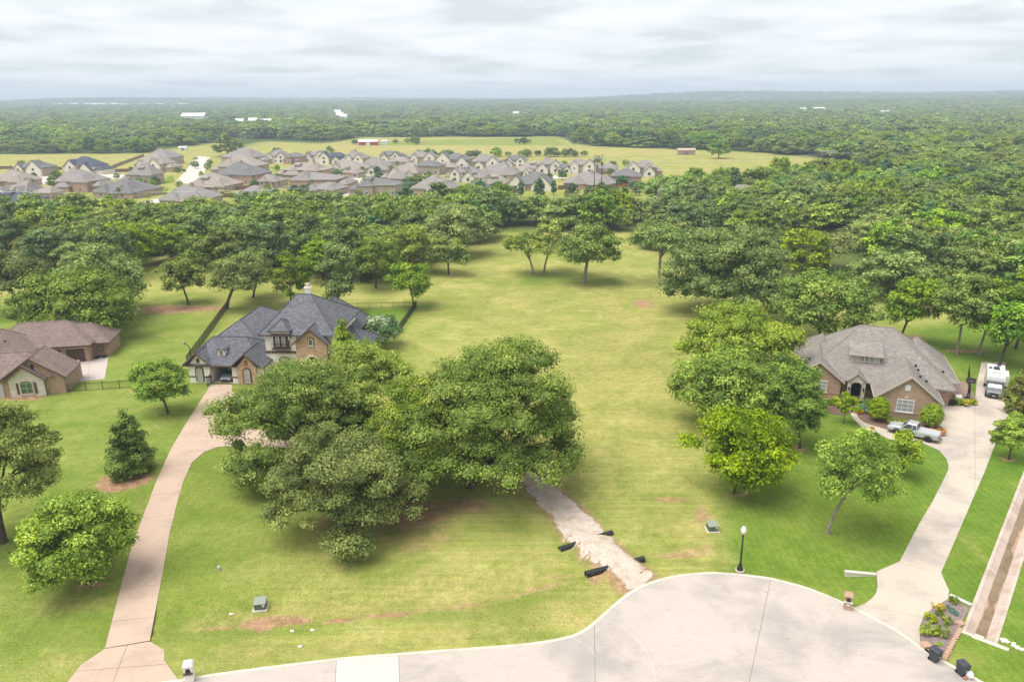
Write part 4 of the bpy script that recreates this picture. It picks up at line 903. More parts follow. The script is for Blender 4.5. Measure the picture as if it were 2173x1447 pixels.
for k, (dx, lab) in enumerate(((4.0, 'spare black tyre lying against the cedar wall by the garage, nearer the doors'), (5.05, 'spare black tyre lying against the cedar wall, nearer the house corner'))):
    p = hL.matrix_basis @ Vector((dx, 1.5, 0.03)); t_ = MB().lathe([(0.2, 0.0), (0.38, 0.0), (0.43, 0.06), (0.43, 0.2), (0.38, 0.26), (0.2, 0.26), (0.19, 0.13)], 18, (0, 0, 0)).build('tyre', M['rubber'], loc=p, smooth=True); tag(t_, lab, 'tyre')

# ------------------------------------------------------------------ iron fences
def iron_fence(p, q, h, label, step=2.4, name='iron_fence', green=False, picket=0.12):
    a, b2 = Vector(G(*p)), Vector(G(*q)); d = b2-a; L = d.length
    o = empty(name, (a.x, a.y, 0), math.atan2(d.y, d.x), label, 'fence')
    n = max(1, round(L/step))
    for k in range(n+1): x = L*k/n; MB().box(x-0.035, x+0.035, -0.035, 0.035, -0.1, h+0.08).build('post', M['iron'], o)
    for z in (0.18, h-0.22, h-0.05): MB().box(0, L, -0.02, 0.02, z-0.018, z+0.018).build('rail', M['iron'], o)
    mb = MB()
    for k in range(int(L/picket)): x = k*picket+0.06; mb.box(x-0.009, x+0.009, -0.009, 0.009, 0.05, h)
    tag(mb.build('pickets', M['iron'], o), kind='stuff')
iron_fence((398, 775), (483, 656), 1.7, 'tall black iron fence dividing the two deep lawns, by the stucco house')
iron_fence((836, 722), (884, 652), 1.6, 'black iron fence along the back yard of the stucco house beside the open lot')
iron_fence((735, 656), (884, 652), 1.3, 'thin black iron fence closing the far end of the stucco house yard', picket=0.2)
iron_fence((745, 695), (836, 698), 1.3, 'thin black iron fence crossing the stucco house yard', picket=0.2)
iron_fence((147, 832), (290, 822), 1.3, 'low black iron fence from the brown house to a lawn tree', picket=0.13)
iron_fence((2056, 850), (2054, 795), 1.5, 'short black iron fence beside the patio of the tan brick house', picket=0.13)
# timber patio deck beside the brick house: planks
dk = empty('patio_deck', (*G(2027, 850), 0.0), R(-20), 'weathered pinkish board deck against the tan brick house', 'deck')
for k in range(14): MB().box(0.1, 2.9, 0.1+k*0.62, 0.70+k*0.62, 0.0, 0.12).build('plank', M['cedar'] if k % 5 == 2 else M['wood_fence2'], dk)

# ------------------------------------------------------------------ vehicles
def wheel(parent, x, y, r, w, side):
    Mx = Matrix.Translation((x, y, r)) @ Matrix.Rotation(math.pi/2*side, 4, 'X')
    t_ = MB(Mx).lathe([(r*0.62, -w/2), (r*0.94, -w/2), (r, -w*0.3), (r, w*0.3), (r*0.94, w/2), (r*0.62, w/2)], 20).build('wheel', M['rubber'], parent, True)
    m = MB(Mx); m.lathe([(r*0.1, w*0.38), (r*0.62, w*0.32), (r*0.62, -w*0.3), (r*0.1, -w*0.3)], 20)
    for k in range(6): a = k*math.pi/3; m.box(0.02, r*0.6, -0.05*r/0.35, 0.05*r/0.35, w*0.3, w*0.46, Matrix.Rotation(a, 4, 'Z'))
    m.build('rim', M['alloy'], t_)
def body_loft(secs, n=3):
    """secs: (x, half width, z0, z1, top inset) -> rounded box rings"""
    rings = []
    for x, hw, z0, z1, ins in secs:
        hh = z1-z0
        rings.append([(x, -hw*0.94, z0), (x, hw*0.94, z0), (x, hw, z0+hh*0.22), (x, hw, z0+hh*0.62), (x, hw-ins*0.45, z0+hh*0.9), (x, hw-ins, z1), (x, -hw+ins, z1), (x, -hw+ins*0.45, z0+hh*0.9), (x, -hw, z0+hh*0.62), (x, -hw, z0+hh*0.22)])
    return MB().loft(rings)
# pickup: +X forward
pk_a, pk_b = Vector(G(1893, 921)), Vector(G(1986, 944)); pd_ = pk_a-pk_b
pk = empty('pickup_truck', (*((pk_a+pk_b)/2+Vector((0.4, 1.0))), 0.035), math.atan2(pd_.y, pd_.x), 'silver crew cab pickup with covered bed on the cream driveway', 'pickup')
body_loft([(-2.95, 0.9, 0.55, 1.08, 0.08), (-2.85, 0.96, 0.5, 1.12, 0.06), (-0.55, 0.97, 0.42, 1.14, 0.06), (-0.5, 0.97, 0.42, 1.14, 0.06), (1.2, 0.97, 0.42, 1.14, 0.08), (1.35, 0.97, 0.42, 1.16, 0.12), (2.5, 0.94, 0.45, 1.08, 0.2), (2.82, 0.86, 0.5, 0.96, 0.18), (2.92, 0.74, 0.55, 0.86, 0.1)]).build('body', M['silver'], pk, False)
MB().loft([[(x0, -0.86, 1.12), (x0, 0.86, 1.12), (x0, 0.86, 1.16), (x0, -0.86, 1.16)] for x0 in (-2.86, -0.62)]).build('bed_cover', M['rv_light'], pk)
cab = MB(); cab.loft([[(-0.56, -0.93, 1.1), (1.42, -0.93, 1.1), (1.42, 0.93, 1.1), (-0.56, 0.93, 1.1)], [(-0.40, -0.74, 1.76), (0.72, -0.74, 1.78), (0.72, 0.74, 1.78), (-0.40, 0.74, 1.76)], [(-0.3, -0.66, 1.82), (0.58, -0.66, 1.84), (0.58, 0.66, 1.84), (-0.3, 0.66, 1.82)]]).build('cab', M['silver'], pk)
def quad_panel(parent, name, pts, m_, off=0.012):
    a, b2, c_ = Vector(pts[0]), Vector(pts[1]), Vector(pts[2]); n = (b2-a).cross(c_-a).normalized()*off
    MB().extr([tuple(Vector(p)-n*0.5) for p in pts], tuple(n*1.5)).build(name, m_, parent)
for s in (-1, 1):
    quad_panel(pk, 'side_window', [(0.12, s*0.912, 1.17), (1.14, s*0.912, 1.17), (0.66, s*0.76, 1.70), (0.12, s*0.762, 1.70)][::s], M['glass'])
    quad_panel(pk, 'side_window', [(-0.46, s*0.912, 1.17), (0.04, s*0.912, 1.17), (0.04, s*0.762, 1.70), (-0.33, s*0.762, 1.70)][::s], M['glass'])
    for x in (-1.85, 1.75): wheel(pk, x, s*0.86, 0.41, 0.27, -s)
    for x in (-1.85, 1.75): MB().tube([(x+0.5*math.cos(a), s*0.955, 0.42+0.5*math.sin(a)) for a in np.linspace(0, math.pi, 9)], 0.04, 5).build('wheel_arch', M['bin'], pk)
    MB().box(1.05, 1.2, s*0.95-0.0 if s > 0 else -1.2, 1.2 if s > 0 else -0.95, 1.15, 1.36).build('mirror', M['silver'], pk)
    MB().box(2.66, 2.9, s*0.62 if s > 0 else -0.84, 0.84 if s > 0 else -0.62, 0.78, 0.92).build('headlight', M['lens'], pk)
    MB().box(-2.97, -2.86, s*0.8 if s > 0 else -0.93, 0.93 if s > 0 else -0.8, 0.75, 1.05).build('tail_light', M['red_lamp'], pk)
quad_panel(pk, 'windscreen', [(1.37, -0.8, 1.17), (1.37, 0.8, 1.17), (0.76, 0.68, 1.74), (0.76, -0.68, 1.74)], M['glass'])
quad_panel(pk, 'rear_window', [(-0.54, 0.75, 1.2), (-0.54, -0.75, 1.2), (-0.42, -0.65, 1.68), (-0.42, 0.65, 1.68)], M['glass'])
MB().box(2.86, 2.97, -0.55, 0.55, 0.6, 0.84).build('grille', M['iron'], pk); MB().box(2.84, 3.0, -0.85, 0.85, 0.42, 0.56).build('bumper', M['rv_grey'], pk)
MB().box(-3.1, -2.93, -0.85, 0.85, 0.45, 0.62).build('bumper', M['alloy'], pk); MB().box(-3.25, -3.1, -0.06, 0.06, 0.45, 0.56).build('tow_hitch', M['iron'], pk)
MB().tube([(1.0, -0.85, 1.15), (0.95, -0.85, 2.2)], 0.008, 4).build('aerial', M['iron'], pk)

# sedan in the carport, nose to the street; +X forward
cp = hM.matrix_basis @ Vector((5.75, 2.5, 0.06))
sd = empty('parked_car', cp, R(-4-90), 'silver blue sedan parked under the carport of the stucco house', 'car')
def sedan(sd, paint):
    body_loft([(-2.3, 0.72, 0.45, 0.9, 0.1), (-2.15, 0.86, 0.3, 1.0, 0.14), (-1.0, 0.91, 0.25, 0.98, 0.1), (0.9, 0.91, 0.25, 0.96, 0.12), (1.6, 0.88, 0.27, 0.86, 0.22), (2.15, 0.8, 0.3, 0.72, 0.24), (2.33, 0.62, 0.36, 0.6, 0.14)]).build('body', paint, sd)
    MB().loft([[(-1.75, -0.84, 0.95), (1.0, -0.84, 0.93), (1.0, 0.84, 0.93), (-1.75, 0.84, 0.95)], [(-1.0, -0.62, 1.4), (0.1, -0.62, 1.42), (0.1, 0.62, 1.42), (-1.0, 0.62, 1.4)]]).build('cabin', paint, sd)
    quad_panel(sd, 'windscreen', [(0.95, -0.76, 0.97), (0.95, 0.76, 0.97), (0.15, 0.57, 1.4), (0.15, -0.57, 1.4)], M['glass'], 0.015)
    quad_panel(sd, 'rear_window', [(-1.68, 0.75, 0.98), (-1.68, -0.75, 0.98), (-1.06, -0.57, 1.37), (-1.06, 0.57, 1.37)], M['glass'], 0.015)
    for s in (-1, 1):
        quad_panel(sd, 'side_window', [(-1.35, s*0.81, 1.0), (0.72, s*0.81, 1.0), (0.08, s*0.645, 1.36), (-0.95, s*0.645, 1.36)][::s], M['glass'], 0.015)
        for x in (-1.4, 1.4): wheel(sd, x, s*0.8, 0.33, 0.22, -s)
        MB().box(2.0, 2.26, 0.5 if s > 0 else -0.76, 0.76 if s > 0 else -0.5, 0.55, 0.68).build('headlight', M['lens'], sd)
        MB().box(0.68, 0.82, 0.88 if s > 0 else -1.06, 1.06 if s > 0 else -0.88, 0.95, 1.08).build('mirror', paint, sd)
        MB().box(-2.32, -2.15, 0.5 if s > 0 else -0.8, 0.8 if s > 0 else -0.5, 0.72, 0.88).build('tail_light', M['red_lamp'], sd)
    MB().box(2.26, 2.36, -0.45, 0.45, 0.38, 0.52).build('grille', M['iron'], sd); MB().box(2.2, 2.37, -0.7, 0.7, 0.22, 0.33).build('bumper', M['bin'], sd)
sedan(sd, M['silver_blue'])
x_, y_ = G(765, 878); s2 = empty('parked_car', (x_, y_, 0.035), R(170), 'black car half hidden beneath the big oaks on the pinkish circular drive', 'car'); sedan(s2, M['bin'])

# motorhome, nose towards the street; +X forward
p0 = Vector(G(2107, 847)); rv_dir = math.atan2(-0.84, -0.5)
rvp = p0-Vector((math.cos(rv_dir), math.sin(rv_dir)))*3.6
rv = empty('motorhome', (rvp.x, rvp.y, 0.035), rv_dir, 'white and grey motorhome with foil sunshade parked beside the clipped magnolia', 'motorhome')
bd = MB(); hwv = 1.12
prof = [(-3.6, 0.55), (1.4, 0.55), (1.55, 1.9), (2.3, 2.12), (2.45, 2.4), (2.2, 2.85), (1.5, 3.05), (-3.45, 3.05), (-3.6, 2.9)]
bd.loft([[(x, y, z) for x, z in prof] for y in (-hwv, hwv)]); bd.build('body', M['rv_white'], rv)
cb = MB(); cb.loft([[(1.3, -0.98, 0.45), (1.3, 0.98, 0.45), (1.3, 0.98, 1.95), (1.3, -0.98, 1.95)], [(2.1, -0.98, 0.45), (2.1, 0.98, 0.45), (2.1, 0.9, 1.95), (2.1, -0.9, 1.95)], [(2.75, -0.97, 0.45), (2.75, 0.97, 0.45), (2.75, 0.9, 1.28), (2.75, -0.9, 1.28)], [(3.4, -0.9, 0.45), (3.4, 0.9, 0.45), (3.4, 0.82, 1.05), (3.4, -0.82, 1.05)], [(3.55, -0.75, 0.5), (3.55, 0.75, 0.5), (3.55, 0.7, 0.9), (3.55, -0.7, 0.9)]])
cb.build('cab', M['rv_grey'], rv)
quad_panel(rv, 'windscreen', [(2.74, -0.82, 1.33), (2.74, 0.82, 1.33), (2.17, 0.82, 1.9), (2.17, -0.82, 1.9)], M['glass'], 0.02)
for s in (-1, 1): quad_panel(rv, 'sunshade', [(2.70, s*0.42-0.37, 1.40), (2.70, s*0.42+0.37, 1.40), (2.22, s*0.42+0.37, 1.88), (2.22, s*0.42-0.37, 1.88)], M['shade'], 0.06)
MB().loft([[(2.46, y, 2.18), (2.49, y, 2.42), (2.25, y, 2.86), (2.22, y, 2.84), (2.43, y, 2.4), (2.4, y, 2.16)] for y in (-1.0, 1.0)]).build('overcab_panel', M['rv_light'], rv)
MB().box(1.5, 2.36, -1.135, 1.135, 1.98, 2.2).build('stripe', M['rv_grey'], rv)
for s in (-1, 1):
    MB().box(-3.55, 1.3, 1.125 if s > 0 else -1.14, 1.14 if s > 0 else -1.125, 0.6, 1.15).build('side_stripe', M['rv_grey'], rv)
    MB().box(2.2, 2.36, 1.05 if s > 0 else -1.4, 1.4 if s > 0 else -1.05, 1.3, 1.72).build('mirror', M['iron'], rv)
    for x in (-2.0, 2.75): wheel(rv, x, s*0.9, 0.37, 0.28, -s)
    MB().box(3.34, 3.5, 0.56 if s > 0 else -0.84, 0.84 if s > 0 else -0.56, 0.8, 0.98).build('headlight', M['lens'], rv)
MB().box(-2.6, 0.3, 1.12, 1.65, 1.0, 2.6).build('slide_out', M['rv_white'], rv); MB().box(-1.9, -0.4, 1.65, 1.68, 1.5, 2.2).build('window', M['glass'], rv)
MB().tbox(-1.7, -0.75, -0.35, 0.45, 3.05, 3.33, 0.1, 0.08).build('air_conditioner', M['bin'], rv); MB().tbox(-1.6, -1.0, -0.95, -0.5, 3.05, 3.16, 0.03, 0.03).build('roof_hatch', M['bin'], rv); MB().tbox(-3.2, -2.7, 0.1, 0.6, 3.05, 3.2, 0.05, 0.05).build('roof_vent', M['bin'], rv)
MB().box(0.4, 1.2, -0.6, 0.6, 3.05, 3.09).build('solar_panel', M['rv_light'], rv)
MB().box(3.5, 3.6, -0.5, 0.5, 0.62, 0.84).build('grille', M['iron'], rv); MB().box(3.45, 3.64, -0.92, 0.92, 0.36, 0.55).build('bumper', M['bin'], rv); MB().box(3.64, 3.655, -0.16, 0.16, 0.42, 0.52).build('number_plate', M['white'], rv)

# ------------------------------------------------------------------ street furniture
x, y = G(1570, 1209); lm = empty('street_lamp', (x, y, 0), 0, 'black street lamp with white acorn globe at the turning bulb', 'street lamp')
MB().lathe([(0.42, -0.1), (0.42, 0.05), (0.4, 0.06)], 20).build('footing', M['kerb'], lm)
MB().lathe([(0.3, 0.05), (0.3, 0.18), (0.2, 0.28), (0.17, 0.6), (0.1, 0.75), (0.085, 1.0), (0.06, 3.55), (0.11, 3.6), (0.06, 3.66), (0.1, 3.75)], 14).build('post', M['iron'], lm, True)
MB().lathe([(0.1, 3.75), (0.2, 3.9), (0.25, 4.1), (0.22, 4.32), (0.12, 4.5), (0.03, 4.56)], 16).build('globe', M['globe'], lm, True)
MB().lathe([(0.03, 4.56), (0.02, 4.66), (0.004, 4.72)], 8).build('finial', M['iron'], lm)
def bin_(u, v, rz, label):
    x, y = G(u, v); o = empty('wheeled_bin', (x, y, 0.06), rz, label, 'bin')
    MB().loft([[(-.25, -.26, 0.04), (.25, -.26, 0.04), (.25, .24, 0.04), (-.25, .24, 0.04)], [(-.29, -.36, 0.55), (.29, -.36, 0.55), (.29, .32, 0.55), (-.29, .32, 0.55)], [(-.31, -.38, 0.98), (.31, -.38, 0.98), (.31, .34, 0.98), (-.31, .34, 0.98)]]).build('body', M['bin'], o)
    MB().loft([[(-.33, -.41, 0.98), (.33, -.41, 0.98), (.33, .38, 0.98), (-.33, .38, 0.98)], [(-.33, -.41, 1.02), (.33, -.41, 1.02), (.33, .38, 1.05), (-.33, .38, 1.05)], [(-.26, -.3, 1.08), (.26, -.3, 1.08), (.26, .28, 1.12), (-.26, .28, 1.12)]]).build('lid', M['bin'], o)
    for s in (-1, 1): MB(Matrix.Translation((s*0.24, 0.27, 0.12)) @ Matrix.Rotation(math.pi/2, 4, 'Y')).lathe([(0.12, -0.03), (0.13, 0), (0.12, 0.03)], 12).build('wheel', M['rubber'], o)
    MB().tube([(-.26, .40, 0.94), (.26, .40, 0.94)], 0.02, 6).build('handle', M['bin'], o); MB().box(-.1, .1, -.372, -.36, 0.52, 0.55).build('label_strip', M['white'], o)
bin_(1982, 1402, R(28), 'slate grey wheeled bin at the corner of the planting bed'); bin_(2040, 1431, R(14), 'slate grey wheeled bin beside a white rubbish bag')
x, y = G(2056, 1438)
def lumpy(name, m_, c0, rad, seed, label=None, cat=None, group=None, parent=None, nu=10, nv=7, amp=0.18):
    r = random.Random(seed); mb = MB(); rings = []
    ph = [r.uniform(0, 6.28) for _ in range(6)]
    for j in range(nv):
        a = -math.pi/2+math.pi*(j+0.02)/(nv-0.96); ring = []
        for i in range(nu):
            t = 2*math.pi*i/nu; k = 1+amp*(math.sin(2*t+ph[0]+j)+0.7*math.sin(3*t+ph[1]-j*0.7)+0.5*math.sin(t+ph[2]))*0.6+r.uniform(-amp, amp)*0.35
            ring.append((rad[0]*k*math.cos(a)*math.cos(t), rad[1]*k*math.cos(a)*math.sin(t), rad[2]*math.sin(a)*(1+r.uniform(-amp, amp)*0.3)))
        rings.append(ring)
    o = mb.loft(rings).build(name, m_, parent, loc=c0)
    return tag(o, label, cat, group) if label else o
lumpy('rubbish_bag', M['white'], (x, y, 0.30), (0.3, 0.26, 0.34), 4, 'white tied rubbish bag next to a wheeled bin', 'bag')
lumpy('cardboard_box', M['terracotta'], (*G(2047, 1441), 0.14), (0.2, 0.15, 0.14), 9, 'small reddish parcel beside the white rubbish bag', 'parcel', nu=4, nv=4)
# letterboxes
def pillar(u, v, rz, m_, label, w=0.6, h=1.45):
    x, y = G(u, v); o = empty('letterbox_pillar', (x, y, 0.02), rz, label, 'letterbox')
    MB().box(-w/2, w/2, -w/2, w/2, -0.1, h).build('pillar', m_, o)
    MB().tbox(-w/2-0.06, w/2+0.06, -w/2-0.06, w/2+0.06, h, h+0.16, 0.1, 0.1).build('cap', m_ if m_ is not M['stucco'] else M['white'], o)
    o2 = arch_pts(0.34, 0.36, 0.14); MB().extr([(a, -w/2+0.01, 0.85+b2) for a, b2 in o2], (0, -0.05, 0)).build('surround', M['trim_brown'], o)
    o2 = arch_pts(0.22, 0.26, 0.09); MB().extr([(a, -w/2-0.035, 0.88+b2) for a, b2 in o2], (0, -0.03, 0)).build('door', M['iron'], o)
    MB().box(-w/2-0.03, w/2+0.03, -w/2-0.12, -w/2+0.01, 0.72, 0.84).build('ledge', M['trim_brown'] if m_ is M['stucco'] else M['stone_white'], o)
    MB().box(-0.15, 0.15, -w/2-0.03, -w/2+0.005, 0.45, 0.6).build('number_plate', M['white'], o)
pillar(404, 1441, R(12), M['stucco'], 'white masonry letterbox pillar at the mouth of the long pinkish driveway', 0.62, 1.4)
pillar(1798, 1290, R(-25), M['brick_r'], 'tan brick letterbox pillar on the lawn edge by the cream driveway', 0.62, 1.3)
def transformer(u, v, rz, label, w=0.95, d=0.9):
    x, y = G(u, v); o = empty('utility_box', (x, y, gz(x, y)), rz, label, 'utility box')
    MB().box(-w/2-0.15, w/2+0.15, -d/2-0.15, d/2+0.15, -0.2, 0.08).build('pad', M['kerb'], o)
    MB().loft([[(-w/2, -d/2, 0.08), (w/2, -d/2, 0.08), (w/2, d/2, 0.08), (-w/2, d/2, 0.08)], [(-w/2, -d/2, 0.62), (w/2, -d/2, 0.62), (w/2, d/2, 0.75), (-w/2, d/2, 0.75)]]).build('cabinet', M['utility_green'], o)
    MB().loft([[(-w/2-.03, -d/2-.04, 0.62), (w/2+.03, -d/2-.04, 0.62), (w/2+.03, d/2+.03, 0.75), (-w/2-.03, d/2+.03, 0.75)], [(-w/2-.03, -d/2-.04, 0.67), (w/2+.03, -d/2-.04, 0.67), (w/2+.03, d/2+.03, 0.8), (-w/2-.03, d/2+.03, 0.8)]]).build('lid', M['utility_top'], o)
    MB().box(w*0.22, w*0.42, -d/2-0.012, -d/2, 0.38, 0.55).build('warning_sticker', M['white'], o)
transformer(553, 1283, R(8), 'green utility cabinet on a concrete pad in the lawn near the bare earth strip'); transformer(1511, 1124, R(4), 'green utility cabinet on a concrete pad between the open lot and the dark lawn')
# culvert pipes under the gravel lane
def culvert(p, q, label, r=0.3):
    a, b2 = Vector(G(*p)), Vector(G(*q)); d = b2-a; L = d.length
    o = empty('culvert_pipe', (a.x, a.y, 0.0), math.atan2(d.y, d.x), label, 'pipe')
    Mx = Matrix.Translation((0, 0, 0.03)) @ Matrix.Rotation(math.pi/2, 4, 'Y'); pr = []
    k = 0; x = 0.0
    while x < L: pr += [(r, x), (r*1.08, x+0.04), (r*1.08, x+0.1), (r, x+0.14)]; x += 0.2
    pr += [(r, L), (r*0.86, L), (r*0.86, 0.0), (r, 0.0)]
    rings = [[(rr*math.cos(2*math.pi*i/16), rr*math.sin(2*math.pi*i/16), z) for i in range(16)] for rr, z in pr]
    MB(Mx).loft(rings, cap=False).build('corrugated_pipe', M['black_plastic'], o, True)
culvert((1187, 1167), (1299, 1131), 'black corrugated culvert pipe under the gravel lane, on the oak side'); culvert((1243, 1219), (1364, 1187), 'black corrugated culvert pipe under the gravel lane, on the street side')
# small lawn fittings
x, y = G(465, 1209); hy = empty('cleanout_pipe', (x, y, gz(x, y)), 0, 'small pale capped cleanout pipe in a scuffed earth spot of the lawn', 'pipe')
MB().lathe([(0.12, -0.1), (0.12, 0.28), (0.15, 0.29), (0.15, 0.36), (0.06, 0.4)], 12).build('pipe', M['rv_light'], hy); MB().box(-0.05, 0.05, -0.05, 0.05, 0.4, 0.47).build('cap_nut', M['rv_white'], hy)
for u, v, lab in ((490, 1296, 'flat pale valve lid in the lawn near the green utility cabinet'), (620, 1338, 'pale stone lying on the verge below the bare earth strip'), (663, 1336, 'small pale stone lying on the verge beside a larger one'), (637, 1372, 'tiny white marker stone in the grass by the street')):
    x, y = G(u, v); lumpy('pale_stone', M['rock_white'], (x, y, gz(x, y)+0.05), (0.2, 0.14, 0.09), u, lab, 'stone')
# basketball hoops
def hoop(u, v, rz, label, bm_, h=3.05):
    x, y = G(u, v); o = empty('basketball_hoop', (x, y, 0), rz, label, 'hoop')
    MB().box(-0.4, 0.4, -0.3, 0.5, 0, 0.15).build('base', M['iron'], o)
    MB().tube([(0, 0.1, 0.1), (0, 0.1, 2.2), (0, -0.6, 3.1)], 0.07, 8).build('pole', M['iron'], o)
    MB().box(-0.6, 0.6, -0.68, -0.62, 2.6, 3.4).build('backboard', bm_, o)
    MB().tube([(0.23*math.cos(a), -0.95+0.23*math.sin(a), 3.0) for a in np.linspace(0, 2*math.pi, 15)], 0.018, 5).build('rim', M['terracotta'], o)
hoop(405, 764, R(-70), 'basketball hoop by the tall iron fence beside the stucco house', M['rv_light']); hoop(2052, 846, R(-25), 'basketball hoop beside the deck of the tan brick house', M['bin'])
# hose reel and tank at the brick house
x, y = G(2021, 861); hr = empty('hose_reel', (x, y, 0.03), R(-20), 'dark hose reel on wheels against the tan brick house', 'hose reel')
MB(Matrix.Translation((0, 0, 0.5)) @ Matrix.Rotation(math.pi/2, 4, 'X')).lathe([(0.3, -0.05), (0.46, -0.04), (0.48, 0), (0.46, 0.04), (0.3, 0.05)], 18).build('wheel', M['rubber'], hr)
MB(Matrix.Translation((0, 0.25, 0.5)) @ Matrix.Rotation(math.pi/2, 4, 'X')).lathe([(0.38, -0.2), (0.3, -0.18), (0.3, 0.18), (0.38, 0.2)], 14).build('drum', M['terracotta'], hr); MB().tube([(-0.3, 0.2, 0.1), (0, 0.2, 0.5), (0.3, 0.2, 1.05)], 0.03, 6).build('frame', M['iron'], hr)
x, y = G(2032, 853); wt = empty('water_tank', (x, y, 0.03), R(-20), 'white plastic tank beside the hose reel', 'tank')
MB().loft([[(-.4, -.35, 0), (.4, -.35, 0), (.4, .35, 0), (-.4, .35, 0)], [(-.42, -.37, 0.9), (.42, -.37, 0.9), (.42, .37, 0.9), (-.42, .37, 0.9)], [(-.3, -.26, 1.05), (.3, -.26, 1.05), (.3, .26, 1.05), (-.3, .26, 1.05)]]).build('tank', M['white'], wt); MB().lathe([(0.1, 1.05), (0.1, 1.12), (0.02, 1.13)], 10).build('cap', M['rv_light'], wt)
# planter bowl by the walk
x, y = G(1850, 924); pt = empty('planter', (x, y, 0.02), 0, 'white pedestal planter with a terracotta coloured plant on the walk', 'planter')
MB().lathe([(0.28, 0), (0.22, 0.1), (0.14, 0.2), (0.34, 0.42), (0.42, 0.5), (0.36, 0.5)], 16).build('urn', M['white'], pt)

# ------------------------------------------------------------------ trees
ICO = None
def ico():
    global ICO
    if ICO is None:
        bm = bmesh.new(); bmesh.ops.create_icosphere(bm, subdivisions=1, radius=1.0)
        ICO = (np.array([v.co[:] for v in bm.verts]), np.array([[v.index for v in f.verts] for f in bm.faces])); bm.free()
    return ICO
def unit(v): return v/np.maximum(1e-9, np.linalg.norm(v, axis=-1, keepdims=True))
def crown_points(r, shape, w, h, base, nc, rcf=(0.075, 0.135), lobf=1.0):
    """centres and radii of the leaf clumps"""
    C = []; Rr = []; tries = 0
    hh = h-base; lob = r.uniform(0, 6.28, 4); amp = r.uniform(0.07, 0.17, 3)*lobf
    B = None
    if shape == 'bough':
        nb = max(9, int(w*1.05)); B = []
        for k in range(nb):
            t = (k+0.5)/nb; rho = 0.06+0.70*t**0.6; a = k*2.4+r.uniform(-.4, .4); zf = (0.88-0.72*t**1.25)+r.uniform(-.09, .09)
            B.append((w/2*rho*math.cos(a)*r.uniform(.88, 1.12), w/2*rho*math.sin(a)*r.uniform(.88, 1.12), base+hh*max(0.12, zf-0.1), w*r.uniform(0.11, 0.19)))
    while len(C) < nc and tries < nc*60:
        tries += 1
        if B:
            bx, by, bz, rb = B[r.integers(0, len(B))]; dv = r.normal(size=3); dv /= np.linalg.norm(dv); dv[2] = dv[2] if r.random() < 0.3 else abs(dv[2])
            q = r.uniform(0.55, 1.0); p = np.array([bx+rb*q*dv[0]*1.25, by+rb*q*dv[1]*1.25, bz+rb*q*dv[2]*0.62]); rc = w*r.uniform(*rcf)
            rr = math.hypot(p[0], p[1])
            if rr > w/2-rc*0.6: p[:2] *= (w/2-rc*0.6)/rr
            p[2] = max(base*0.5+0.5, min(p[2], h-rc*0.45))
            D = np.linalg.norm((np.array(C)-p), axis=1) if C else np.array([9e9])
            if tries < nc*40 and (D < rc*0.7).any(): continue
            C.append(p); Rr.append(rc); continue
        a = r.uniform(0, 2*math.pi); L = 1+amp[0]*math.sin(2*a+lob[0])+amp[1]*math.sin(3*a+lob[1])+amp[2]*math.sin(5*a+lob[2])
        if shape == 'cone':
            t = r.random()**1.25; rad = (1-t)**0.8*(0.30 if t > .85 else 1)*min(1, 0.55+t*3.0); q = r.random()**0.5
            p = np.array([w/2*rad*q*L*math.cos(a), w/2*rad*q*L*math.sin(a), base+hh*t*0.95]); rc = w*r.uniform(0.10, 0.15)*(1.05-0.45*t)
        else:
            el = {'oak': (-0.55, 1.0), 'round': (-0.75, 1.0), 'umbrella': (0.0, 1.0), 'column': (-0.8, 1.0)}[shape]
            sz = r.uniform(*el); q = r.uniform(0.35, 1.0)**0.45
            cz = {'oak': 0.34, 'round': 0.48, 'umbrella': 0.42, 'column': 0.5}[shape]; az = (1-cz) if sz > 0 else cz
            cx = math.sqrt(max(0, 1-sz*sz))
            p = np.array([w/2*q*L*cx*math.cos(a), w/2*q*L*cx*math.sin(a), base+hh*(cz+az*sz*q*0.93)])
            rc = w*r.uniform(*rcf)*(1.0 if shape != 'column' else 1.4)
        p[:2] *= (w/2-rc*0.7)/(w/2); p[2] = min(p[2], h-rc*0.45)
        if C and tries < nc*40:
            D = np.linalg.norm((np.array(C)-p)*np.array([1, 1, 1.3]), axis=1)
            if (D < rc*0.85).any(): continue
        C.append(p); Rr.append(rc)
    return np.array(C), np.array(Rr)
